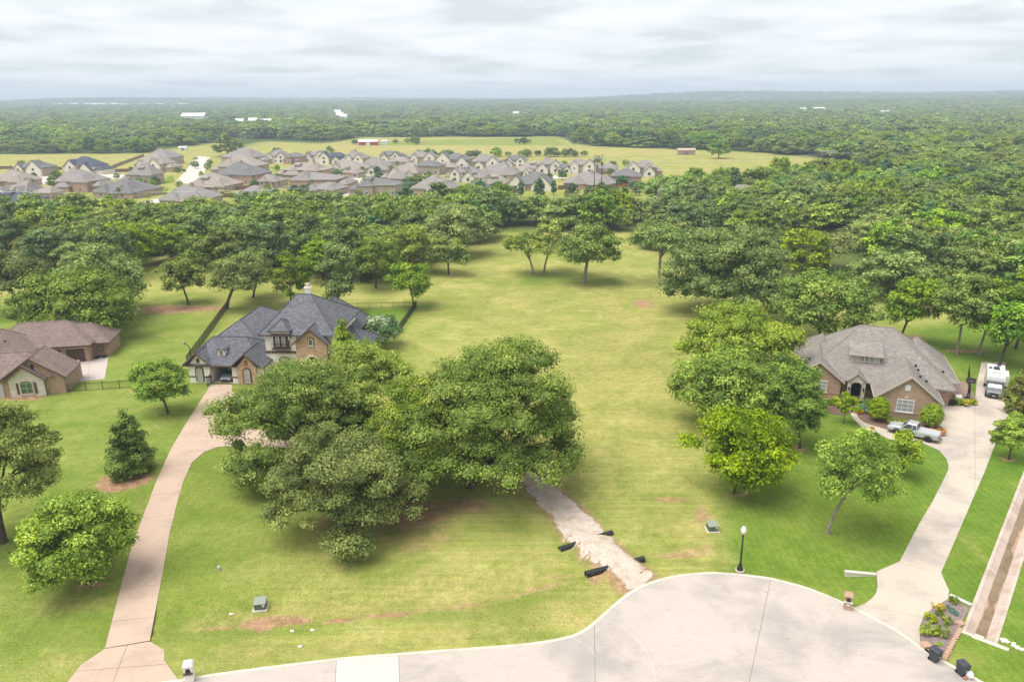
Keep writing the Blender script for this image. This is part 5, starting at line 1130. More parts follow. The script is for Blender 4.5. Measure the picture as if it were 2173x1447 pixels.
def make_crown(seed, shape, w, h, base, nc, nl, leaf, m_, flat=0.72, core=True, rcf=(0.075, 0.135), coref=0.62, nr=0.34, lobf=1.0):
    r = np.random.default_rng(seed)
    C, Rc = crown_points(r, shape, w, h, base, nc, rcf, lobf); nc = len(C)
    wts = Rc**2; cnt = np.maximum(6, (nl*wts/wts.sum()).astype(int)); ci = np.repeat(np.arange(nc), cnt); n = len(ci)
    d = unit(r.normal(size=(n, 3))); flip = (d[:, 2] < -0.15) & (r.random(n) < 0.7); d[flip, 2] *= -1
    tuft = unit(r.normal(size=(nc, 9, 3))); k = r.integers(0, 9, n)              # leaves gather in tufts within a clump
    d = unit(d+0.75*tuft[ci, k]*r.random((n, 1)))
    rad = Rc[ci]*(0.55+0.55*r.random(n)**0.7)
    P = C[ci]+d*rad[:, None]*np.array([1.12, 1.12, flat])+r.normal(size=(n, 3))*leaf*0.25
    P[:, 2] = np.maximum(P[:, 2], 0.15)
    nrm = unit(d*0.9+np.array([0, 0, 0.45])+r.normal(size=(n, 3))*nr)
    a = unit(np.cross(nrm, r.normal(size=(n, 3)))); b2 = np.cross(nrm, a)
    s = leaf*r.uniform(0.55, 1.35, n)[:, None]
    V = np.stack([P-a*s*0.55, P+b2*s*0.36-a*s*0.05, P+a*s*0.55-np.array([0, 0, 1])*s*0.18, P-b2*s*0.36-a*s*0.05], 1).reshape(-1, 3)
    F = np.arange(n*4).reshape(-1, 4)
    tint = np.clip(0.45+0.19*r.normal(size=nc)[ci]+0.16*r.normal(size=n)+0.10*r.normal(size=(nc, 9))[ci, k], 0, 1)
    T = np.repeat(tint, 4); Fs = [F]
    if core:
        iv, jf = ico(); Vc = (C[:, None, :]+iv[None]*(Rc[:, None, None]*np.array([coref, coref, coref*0.7]))*r.uniform(0.85, 1.1, (nc, len(iv), 1))).reshape(-1, 3); Vc[:, 2] = np.maximum(Vc[:, 2], 0.1)
        Fc = (jf[None]+np.arange(nc)[:, None, None]*len(iv)).reshape(-1, 3)+len(V)
        V = np.concatenate([V, Vc]); T = np.concatenate([T, np.full(len(Vc), 0.3)]); Fs.append(Fc)
    return mesh_np('crown', V, Fs, m_, {'tint': T}), C, Rc
def make_trunk(seed, C, h, base, r0, m_, limbs=9, lean=(0, 0), seg=6, fork=0.6):
    r = np.random.default_rng(seed+99); mb = MB(); zf = max(0.5, base+(h-base)*0.18*fork)
    f = Vector((lean[0], lean[1], zf))
    mb.tube([(0, 0, -0.25), (0.0, 0.0, 0.12), (lean[0]*0.25, lean[1]*0.25, zf*0.4), f, (f.x*1.1, f.y*1.1, zf+(h-zf)*0.35), (f.x*1.2, f.y*1.2, zf+(h-zf)*0.7)], [r0*1.7, r0*1.15, r0*0.92, r0*0.8, r0*0.5, r0*0.15], seg+2)
    if limbs:
        order = r.permutation(len(C))[:limbs]
        for i in order:
            c_ = Vector(C[i]); m1 = f.lerp(c_, 0.45)+Vector((r.normal()*0.25, r.normal()*0.25, (h-base)*0.07)); s_ = f+Vector((0, 0, r.uniform(-0.25, 0.2)*(h-zf)*0.5)); s_.z = max(s_.z, zf*0.75)
            mb.tube([s_, s_.lerp(m1, 0.5)+Vector((r.normal(), r.normal(), 0))*0.12, m1, m1.lerp(c_, 0.6), c_], [r0*0.55, r0*0.45, r0*0.34, r0*0.2, r0*0.07], seg)
    me = bpy.data.meshes.new('trunk'); me.from_pydata(mb.v, [], mb.f); me.update(); me.materials.append(m_)
    for p in me.polygons: p.use_smooth = True
    return me
def hero(name, label, base_px, left, right, top, shape, leafm, seed, nc=70, nl=14000, leaf=0.34, base_f=0.2, bark='bark', limbs=10, r0=None, lean=(0, 0), cat='tree', hmax=None, group=None, crown_du=None, depth_off=0.0, wscale=1.0, rcf=(0.075, 0.135)):
    x, y = G(*base_px); y += depth_off; x *= (y/(y-depth_off)) if depth_off else 1
    h = z_at((left+right)/2, top, y)
    if hmax: h = min(h, hmax)
    w = (right-left)/pxm(y, h*0.6)*wscale
    o = empty(name, (x, y, gz(x, y)), 0, label, cat, group)
    du = ((left+right)/2-base_px[0])/pxm(y, h*0.6) if crown_du is None else crown_du
    me, C, Rc = make_crown(seed, shape, w, h, h*base_f, nc, nl, leaf, M[leafm], rcf=rcf)
    co = np.empty(len(me.vertices)*3, np.float32); me.vertices.foreach_get('co', co); co = co.reshape(-1, 3); zz = np.clip(co[:, 2]/h, 0, 1); co[:, 0] += du*np.minimum(1, zz*1.6); me.vertices.foreach_set('co', co.ravel()); C[:, 0] += du*np.minimum(1, C[:, 2]/h*1.6)
    link('trunk', make_trunk(seed, C, h, h*base_f, r0 or max(0.09, 0.022*w+0.008*h), M[bark], limbs, (du*0.5+lean[0], lean[1])), o)
    link('crown', me, o); me.update()
    return o, w, h
HERO = []
def H(*a, **k):
    o, w, h = hero(*a, **k); HERO.append((o.location.x, o.location.y, w/2)); return o
# the group of great oaks in the middle lot
H('oak_tree', 'largest spreading oak, its crown reaching over the gravel lane', (1000, 1050), 862, 1256, 726, 'bough', 'oak', 1, wscale=1.09, nc=260, nl=80000, leaf=0.215, base_f=0.1, rcf=(0.045, 0.085), limbs=22, r0=0.5, depth_off=2.0)
H('oak_tree', 'low crooked oak leaning out over the lawn in front of the other great oaks', (735, 1118), 570, 910, 925, 'bough', 'oak', 2, nc=190, nl=54000, leaf=0.21, base_f=0.06, rcf=(0.045, 0.09), limbs=18, r0=0.34, lean=(0.3, 0))
H('oak_tree', 'broad oak whose boughs hang over the pinkish drive', (650, 985), 456, 836, 775, 'bough', 'oak', 3, nc=240, nl=66000, leaf=0.215, base_f=0.12, rcf=(0.045, 0.085), limbs=18, r0=0.4)
H('oak_tree', 'tall oak in front of the stone entrance of the stucco house', (790, 935), 646, 914, 732, 'bough', 'oak', 4, nc=170, nl=42000, leaf=0.22, rcf=(0.05, 0.095), base_f=0.25, limbs=14, r0=0.36)
H('oak_tree', 'oak filling the gap between the largest oak and the low crooked oak', (905, 1030), 768, 1036, 800, 'bough', 'oak', 5, nc=170, nl=38000, leaf=0.22, rcf=(0.05, 0.09), base_f=0.16, limbs=14, r0=0.3)
H('conifer_tree', 'bright green cone shaped tree against the stucco house front', (738, 812), 682, 790, 672, 'cone', 'elm', 6, nc=60, nl=9000, leaf=0.3, base_f=0.1, limbs=3)
H('crape_myrtle', 'crape myrtle with white blossom at the corner of the stucco house', (812, 735), 768, 858, 672, 'round', 'white_fl', 7, nc=40, nl=6000, leaf=0.28, base_f=0.22, limbs=8, r0=0.1)
# trees on the brown house side
H('maple_tree', 'rounded dark green tree at the end of the low iron fence', (357, 878), 286, 405, 764, 'round', 'maple', 8, nc=70, nl=14000, leaf=0.25, base_f=0.2, limbs=8, r0=0.17)
H('maple_tree', 'cone shaped green tree in a ring of red earth beside the long driveway', (282, 1003), 221, 341, 862, 'cone', 'maple', 9, nc=80, nl=15000, leaf=0.24, base_f=0.05, limbs=4, r0=0.14)
H('elm_tree', 'round light green tree in a mulch ring close to the long driveway', (188, 1236), 68, 290, 1046, 'round', 'maple', 10, nc=110, nl=21000, leaf=0.22, base_f=0.05, limbs=10, r0=0.18)
H('oak_tree', 'big dark oak standing on the lawn in front of the brown house', (8, 1150), -110, 148, 838, 'oak', 'oak', 11, wscale=1.1, nc=150, nl=34000, leaf=0.21, rcf=(0.05, 0.095), base_f=0.22, limbs=16, r0=0.33)
# trees on the tan brick house lawn
H('elm_tree', 'bright yellow green tree standing where the open lot meets the dark lawn', (1558, 1046), 1458, 1681, 872, 'round', 'elm', 12, nc=75, nl=16000, leaf=0.27, base_f=0.14, limbs=8, r0=0.17)
H('maple_tree', 'dark green maple in a mulch ring near the front walk of the brick house', (1697, 951), 1612, 1748, 776, 'round', 'maple', 13, nc=60, nl=13000, leaf=0.28, base_f=0.16, limbs=8, r0=0.16)
H('elm_tree', 'thin crowned light green tree with a bare leaning trunk on the dark lawn', (1756, 1131), 1714, 1908, 915, 'round', 'elm', 14, nc=48, nl=9500, leaf=0.25, base_f=0.34, bark='bark_pale', limbs=12, r0=0.17)
H('elm_tree', 'narrow green tree by the pickup at the bend of the cream driveway', (1916, 1012), 1878, 1948, 918, 'column', 'elm', 15, nc=30, nl=5000, leaf=0.26, base_f=0.12, limbs=4, r0=0.1)
H('elm_tree', 'young lime green tree in a mulch ring beside the cream driveway', (2140, 975), 2100, 2182, 878, 'round', 'lime', 16, nc=36, nl=6500, leaf=0.26, base_f=0.16, limbs=5, r0=0.1)
H('magnolia_tree', 'dense olive gold magnolia clipped to the ground beside the motorhome', (2166, 884), 2122, 2216, 750, 'cone', 'magnolia', 17, nc=60, nl=8000, leaf=0.28, base_f=0.03, limbs=2, r0=0.14)
H('young_tree', 'slim young tree among the shrubs by the porch walk', (1790, 898), 1764, 1818, 836, 'round', 'elm', 18, nc=22, nl=2600, leaf=0.24, base_f=0.3, limbs=6, r0=0.06)
H('maple_tree', 'tall dark maple at the edge of the open lot, beside the brick house gable', (1530, 905), 1428, 1640, 742, 'round', 'maple', 19, nc=85, nl=17000, leaf=0.31, base_f=0.1, limbs=6, r0=0.22)
H('maple_tree', 'dark maple tucked between the brick house gable and the lot', (1660, 868), 1590, 1735, 758, 'round', 'maple', 20, nc=55, nl=10000, leaf=0.31, base_f=0.1, limbs=5, r0=0.18)
H('elm_tree', 'broad yellow green tree crown behind the dark maples of the lot edge', (1565, 800), 1426, 1695, 655, 'round', 'elm', 21, nc=90, nl=16000, leaf=0.33, base_f=0.15, limbs=6, r0=0.24)
H('oak_tree', 'huge grey green oak hanging over the open lot', (1532, 672), 1400, 1676, 476, 'bough', 'oak_far', 22, wscale=1.06, nc=230, nl=28000, leaf=0.38, rcf=(0.05, 0.09), base_f=0.16, limbs=14, r0=0.48)
H('maple_tree', 'wide dark maple behind the left gable of the tan brick house', (1735, 735), 1625, 1848, 572, 'round', 'maple', 23, nc=90, nl=14000, leaf=0.38, base_f=0.18, limbs=8, r0=0.24)
for k, (bx, l, r_, t, lab) in enumerate([((1908, 730), 1866, 1990, 592, 'dark maple directly behind the ridge of the tan brick house'), ((2030, 752), 1958, 2100, 578, 'dark maple with bare twin trunk in the ringed bed behind the brick house'), ((2076, 755), 2030, 2150, 588, 'dark maple with pale slender trunk behind the motorhome'), ((2120, 780), 2078, 2190, 632, 'dark maple overhanging the motorhome parking'), ((2155, 740), 2100, 2240, 600, 'dark maple at the back of the motorhome parking')]):
    H('maple_tree', lab, bx, l, r_, t, 'round', 'maple', 30+k, nc=60, nl=8500, leaf=0.38, base_f=0.3, bark='bark_pale' if k in (1, 2) else 'bark', limbs=6, r0=0.22)
# oaks standing in the back of the lot
H('oak_tree', 'small leaning oak with bare low trunk at the back of the open lot', (1132, 583), 1064, 1160, 495, 'umbrella', 'oak_far', 40, nc=34, nl=4200, leaf=0.45, base_f=0.38, bark='bark_pale', limbs=10, r0=0.24)
H('oak_tree', 'slender oak behind the small leaning oak of the back lot', (1154, 582), 1118, 1225, 462, 'oak', 'oak_far', 41, nc=44, nl=5200, leaf=0.45, base_f=0.3, bark='bark_pale', limbs=9, r0=0.25)
H('oak_tree', 'split trunk oak with a dead limb at the back of the open lot', (1240, 600), 1178, 1324, 474, 'oak', 'oak_far', 42, nc=60, nl=7000, leaf=0.45, base_f=0.3, bark='bark_pale', limbs=14, r0=0.42)
H('oak_tree', 'flat topped oak with a tall pale trunk at the back of the open lot', (1398, 605), 1330, 1466, 474, 'umbrella', 'oak_far', 43, nc=54, nl=6500, leaf=0.45, base_f=0.42, bark='bark_pale', limbs=10, r0=0.36)
H('oak_tree', 'flat topped oak standing alone in the gap above the brick house roof', (1752, 574), 1658, 1824, 498, 'umbrella', 'oak_far', 44, nc=50, nl=6000, leaf=0.45, base_f=0.4, limbs=9, r0=0.32)
H('oak_tree', 'compact oak in the short grass before the left wood', (952, 583), 905, 998, 495, 'oak', 'oak_far', 45, nc=44, nl=5000, leaf=0.42, base_f=0.2, limbs=8, r0=0.25)
H('oak_tree', 'tall broad oak above the compact oak by the left wood', (975, 545), 892, 1048, 430, 'oak', 'oak_far', 46, nc=70, nl=7500, leaf=0.5, base_f=0.2, limbs=8, r0=0.35)
H('elm_tree', 'bright green tree at the far fence corner of the stucco house yard', (878, 652), 818, 926, 556, 'round', 'maple', 47, nc=48, nl=6500, leaf=0.38, base_f=0.22, limbs=6, r0=0.17)
H('oak_tree', 'wide oak behind the brown house, nearest its garage wing', (185, 712), 52, 300, 570, 'oak', 'oak_far', 48, nc=100, nl=15000, leaf=0.42, base_f=0.1, limbs=8, r0=0.36)
H('oak_tree', 'large oak rising behind the wide oak of the brown house', (235, 665), 130, 322, 515, 'oak', 'oak_far', 49, nc=80, nl=10000, leaf=0.44, base_f=0.15, limbs=8, r0=0.36)
H('oak_tree', 'leaning oak with exposed trunk at the edge of the brown house lawn', (48, 662), -40, 110, 528, 'oak', 'oak_far', 50, nc=60, nl=7500, leaf=0.42, base_f=0.3, limbs=12, r0=0.3, lean=(-1.0, 0))
H('oak_tree', 'small oak standing alone on a bare earth patch behind the brown house', (400, 647), 334, 442, 545, 'oak', 'oak_far', 51, nc=46, nl=5500, leaf=0.42, base_f=0.28, limbs=9, r0=0.23)
H('oak_tree', 'oak with a long slanting trunk at the end of the tall iron fence', (482, 655), 455, 590, 532, 'oak', 'oak_far', 52, nc=56, nl=6500, leaf=0.42, base_f=0.32, limbs=9, r0=0.32)
H('elm_tree', 'light green tree behind the slate roof', (618, 648), 572, 668, 530, 'round', 'elm', 53, nc=46, nl=6000, leaf=0.38, base_f=0.12, limbs=5, r0=0.2)
H('cedar_tree', 'dark round cedar at the back of the stucco house', (715, 665), 682, 765, 512, 'column', 'oak_far', 54, nc=48, nl=6000, leaf=0.4, base_f=0.08, limbs=4, r0=0.2)
H('oak_tree', 'oak with bare twin trunks in the shade beyond the stucco house yard', (798, 612), 740, 860, 500, 'oak', 'oak_far', 55, nc=54, nl=6000, leaf=0.44, base_f=0.3, limbs=8, r0=0.26)
H('oak_tree', 'dark oak at the middle of the wood behind the slate roof', (538, 632), 505, 600, 520, 'oak', 'oak_far', 56, nc=46, nl=5000, leaf=0.44, base_f=0.15, limbs=5, r0=0.24)
# two clipped round trees in the front bed
def topiary(u, v, seed, label):
    x, y = G(u, v); o = empty('clipped_tree', (x, y, 0.05), 0, label, 'tree')
    me, C, Rc = make_crown(seed, 'round', 2.75, 3.3, 0.2, 110, 8000, 0.15, M['lime'], rcf=(0.12, 0.16), lobf=0.1, coref=0.9); link('crown', me, o); link('trunk', make_trunk(seed, C, 3.3, 0.2, 0.06, M['bark'], 3), o)
topiary(1862, 893, 60, 'clipped round lime tree in the bed nearer the porch'); topiary(1973, 908, 61, 'clipped round lime tree at the driveway corner of the brick gable')

# ---- shrubs
SHRUB = {}
def shrub_mesh(kind, seed):
    if (kind, seed) not in SHRUB: SHRUB[(kind, seed)] = make_crown(200+seed, 'round', 1.0, 0.72, 0.0, 16, 700, 0.10, M[kind], 0.8)[0]
    return SHRUB[(kind, seed)]
def shrub(u, v, w, h, kind, label, group=None, seed=0, name='shrub'):
    x, y = G(u, v); o = empty(name, (x, y, 0.03), seed*1.3, label, 'shrub', group); f = link('foliage', shrub_mesh(kind, seed % 3), o); f.scale = (w, w, h/0.72); return o
BEDR = GV([(1823, 864), (1820, 882), (1826, 890), (1838, 898), (1860, 905), (1892, 913), (1930, 921), (1985, 925), (2003, 920), (2005, 914), (1990, 899), (1860, 884), (1838, 866)])
sheet('planting_bed', BEDR, 0.05, M['mulch'], label='brown mulch bed below the large brick gable', th=0.15)
BEDL = GV([(1700, 846), (1785, 850), (1803, 860), (1806, 876), (1790, 882), (1740, 872), (1700, 868)])
sheet('planting_bed', BEDL, 0.05, M['mulch'], label='brown mulch bed below the smaller brick gable beside the porch walk', th=0.15)
shrub(1900, 905, 1.7, 0.9, 'yellow_fl', 'golden mound shrub in front of the truck bonnet, nearer the porch', seed=1); shrub(1913, 906, 1.6, 0.9, 'yellow_fl', 'golden mound shrub in front of the truck bonnet, nearer the garage', seed=2)
shrub(1823, 877, 1.3, 0.7, 'orange_fl', 'orange gold shrub at the bend of the porch walk'); shrub(1994, 920, 2.0, 0.7, 'orange_fl', 'orange gold mound at the tip of the mulch bed', seed=1); shrub(1978, 925, 1.9, 0.6, 'orange_fl', 'orange gold groundcover under the clipped corner tree', seed=2)
shrub(1890, 898, 1.4, 0.8, 'elm', 'low green shrub against the brick gable, below its window', seed=1); shrub(1912, 900, 1.3, 0.7, 'elm', 'low green shrub against the brick gable, beside the golden mounds', seed=0); shrub(1932, 906, 1.7, 0.6, 'lime', 'low spreading green shrub near the clipped corner tree', seed=2)
shrub(1836, 872, 1.9, 1.0, 'blue_leaf', 'blue green agave like shrub beside the porch', seed=0); shrub(1846, 880, 1.4, 0.9, 'blue_leaf', 'smaller blue green shrub next to the clipped round tree', seed=1); shrub(1832, 860, 1.8, 1.1, 'maple', 'leafy dark shrub at the porch pier', seed=1); shrub(1795, 855, 1.9, 1.3, 'lime', 'leafy bright shrub on the porch side of the smaller gable', seed=0)
shrub(1750, 858, 1.7, 0.8, 'elm', 'green shrub below the smaller brick gable, beside the dark maple', seed=2); shrub(1772, 858, 1.6, 0.9, 'maple', 'green shrub below the smaller brick gable, mid bed', seed=0); shrub(1783, 866, 1.2, 0.6, 'blue_leaf', 'pale blue green shrub at the front of the smaller bed', seed=2)
for k, (u, v, w) in enumerate([(2038, 858, 1.7), (2047, 860, 1.6), (2058, 858, 1.8)]): shrub(u, v, w, 0.9, 'lime' if k != 1 else 'yellow_fl', ['yellow green shrub at the deck corner beside the white tank', 'golden shrub between two yellow green ones at the deck', 'yellow green shrub at the motorhome lane corner of the deck'][k], seed=k)
shrub(1849, 919, 0.7, 0.5, 'orange_fl', 'reddish plant filling the white pedestal planter').location.z = 0.5
# bed by the street: grasses and shrubs
for u, v, w, h, kd, lab in [(1992, 1293, 1.05, 0.6, 'yellow_fl', 'golden orange tufted shrub at the top of the street bed'), (2024, 1279, 0.9, 0.6, 'elm', 'green shrub in the street bed beside the headwall'), (1973, 1316, 1.2, 0.7, 'lime', 'yellow green tufted shrub against the driveway edge of the street bed'), (1994, 1306, 0.8, 0.5, 'elm', 'small green shrub in the middle of the street bed'), (2011, 1322, 1.15, 0.55, 'elm', 'long green shrub in the middle of the street bed'), (1969, 1344, 1.5, 0.85, 'lime', 'biggest yellow green shrub of the street bed'), (2000, 1347, 1.3, 0.85, 'elm', 'rounded green shrub beside the biggest one of the street bed'), (2026, 1302, 0.8, 0.25, 'blue_leaf', 'flat pale green plant near the channel in the street bed'), (2014, 1291, 0.7, 0.22, 'blue_leaf', 'flat pale green plant below the headwall in the street bed'), (1993, 1368, 0.6, 0.25, 'lime', 'tiny green plant near the wheeled bin in the street bed')]:
    shrub(u, v, w, h, kd, lab, seed=u)
for k in range(12):
    t = k/11; x, y = Vector(G(2036, 1338)).lerp(Vector(G(2003, 1399)), t); lumpy('edging_rock', M['rock'], (x, y, 0.1), (0.24, 0.2, 0.17), 300+k, 'pinkish edging rock in the row along the street bed', 'rock', 'rocks edging the street bed')
lumpy('boulder', M['rock'], (*G(1964, 1372), 0.15), (0.42, 0.36, 0.28), 330, 'large buff boulder in the street bed beside the driveway', 'rock'); lumpy('boulder', M['rock'], (*G(2037, 1325), 0.14), (0.34, 0.28, 0.24), 331, 'buff boulder against the channel edge in the street bed', 'rock'); lumpy('boulder', M['rock'], (*G(1994, 1392), 0.13), (0.3, 0.26, 0.22), 332, 'reddish boulder behind the wheeled bin', 'rock')
for k in range(14):
    x, y = Vector(G(2124, 1357)).lerp(Vector(G(2185, 1385)), k/13); lumpy('white_rock', M['rock_white'], (x+random.Random(k).uniform(-.1, .1), y+random.Random(k+50).uniform(-.2, .2), 0.06), (0.2, 0.16, 0.11), 400+k, 'white mortared rock in the strip below the channel headwall', 'rock', 'white rocks below the channel')

# ---- woods: individual trees near, one mass beyond
PROTO = []; PROTO_N = []
for i, (shape, m_, w0, h0, base, wt) in enumerate([('bough', 'oak_far', 13, 10, 0.9, 3), ('oak', 'oak_far', 12, 10.5, 1.3, 3), ('round', 'maple', 10.5, 11, 0.5, 3), ('bough', 'wood_far', 13, 11, 0.8, 3), ('round', 'elm', 10, 10, 0.4, 3), ('round', 'wood_far', 11.5, 11, 0.5, 2), ('oak', 'oak_far', 14, 9.5, 1.0, 2), ('column', 'pine', 6.5, 11, 0.3, 1)]):
    for lst, nl, lf, lim in ((PROTO, 1900, 0.62, 3), (PROTO_N, 3300, 0.46, 6)):
        me, C, Rc = make_crown(500+i, shape, w0, h0, base, 64, nl, lf, M[m_], rcf=(0.065, 0.125), coref=0.72, nr=0.26); lst.append((me, make_trunk(500+i, C, h0, base, 0.26, M['bark'], lim, seg=4), w0, h0, wt, m_))
PLAB = {'oak_far': ('oak_tree', 'grey green oak in the thick wood', 'grey green oaks of the woods'), 'maple': ('maple_tree', 'deep green broadleaf tree in the thick wood', 'deep green trees of the woods'), 'wood_far': ('woodland_tree', 'mid green tree in the thick wood', 'mid green trees of the woods'), 'elm': ('elm_tree', 'bright yellow green tree in the thick wood', 'bright trees of the woods'), 'pine': ('cedar_tree', 'narrow dark cedar in the thick wood', 'cedars of the woods')}
def place_tree(x, y, w, h, k, label=None, group=None, rz=0.0, name=None):
    me, tm, w0, h0, _, m_ = (PROTO_N if y < 215 else PROTO)[k]; nm, lb, gr = PLAB[m_]
    o = empty(name or nm, (x, y, gz(x, y)), rz, label or lb, 'tree', group if label else gr); o.scale = (w/w0, w/w0, h/h0)
    link('trunk', tm, o); link('crown', me, o); return o
WOODS = [([(-160, 560), (-160, 500), (60, 490), (300, 485), (520, 474), (760, 468), (1000, 464), (1150, 466), (1190, 474), (1370, 468), (1400, 462), (1400, 478), (1300, 492), (1180, 488), (1040, 488), (1040, 520), (890, 545), (860, 600), (700, 620), (560, 590), (330, 560), (250, 600), (60, 560)], 9.4),
         ([(1420, 560), (1400, 470), (1395, 440), (1460, 402), (1700, 392), (1830, 376), (2300, 348), (2300, 720), (2150, 640), (1860, 640), (1830, 590), (1690, 600), (1640, 545), (1500, 500)], 10.4)]
CLEAR = [GV([(1520, 415), (1610, 410), (1620, 450), (1530, 452)]), GV([(1655, 500), (1825, 498), (1825, 580), (1655, 580)]), GV([(-40, 505), (70, 505), (70, 545), (-40, 545)]), GV([(2040, 415), (2150, 410), (2150, 440), (2060, 445)])]
cand = []
rt = np.random.default_rng(77)
for px, sp in WOODS:
    pl = GV(px); xs = [p[0] for p in pl]; ys = [p[1] for p in pl]
    step = sp*0.98
    for yy in np.arange(min(ys), max(ys), step):
        for xx in np.arange(min(xs), max(xs), step):
            x = xx+rt.uniform(-.42, .42)*step; y = yy+rt.uniform(-.42, .42)*step
            if abs(x) > y*0.86+25: continue
            if not in_poly(np.array([x]), np.array([y]), pl)[0]: continue
            if any(in_poly(np.array([x]), np.array([y]), q)[0] for q in CLEAR): continue
            if any((x-a)**2+(y-b_)**2 < (0.62*r_+3.2)**2 for a, b_, r_ in HERO): continue
            cand.append((x, y))
cand.sort(key=lambda p: p[1])
wts = np.array([p[4] for p in PROTO], float); wts /= wts.sum()
NEAR_N = 285
MASS = []
for i, (x, y) in enumerate(cand):
    nz = float(vnoise(np.array([x]), np.array([y]), 38, 9)[0])
    w_ = wts.copy()
    if x < 10: w_[[2, 4]] *= 0.55; w_[[0, 1, 6]] *= 1.4
    else: w_[[2, 4]] *= (3.0 if nz > 0.42 else 0.8)
    w_ /= w_.sum(); k = int(rt.choice(len(PROTO), p=w_)); s = rt.uniform(0.85, 1.5)
    hh = PROTO[k][3]*min(s, 1.2)*rt.uniform(0.8, 1.1); ww = PROTO[k][2]*s
    if i < NEAR_N:
        o_ = place_tree(x, y, ww, hh, k, rz=rt.uniform(0, 6.28)); sd_ = 'beyond the tan brick house and the lot' if x > 25 else ('behind the slate roofed house' if x > -75 else 'behind the brown house')
        o_['label'] = o_['label'].replace('in the thick wood', 'in the wood '+sd_); o_['group'] = o_['group'].replace('of the woods', sd_)
    else: MASS.append((x, y, ww/12, hh/10, rt.uniform(0, 6.28)))
print('wood candidates', len(cand))

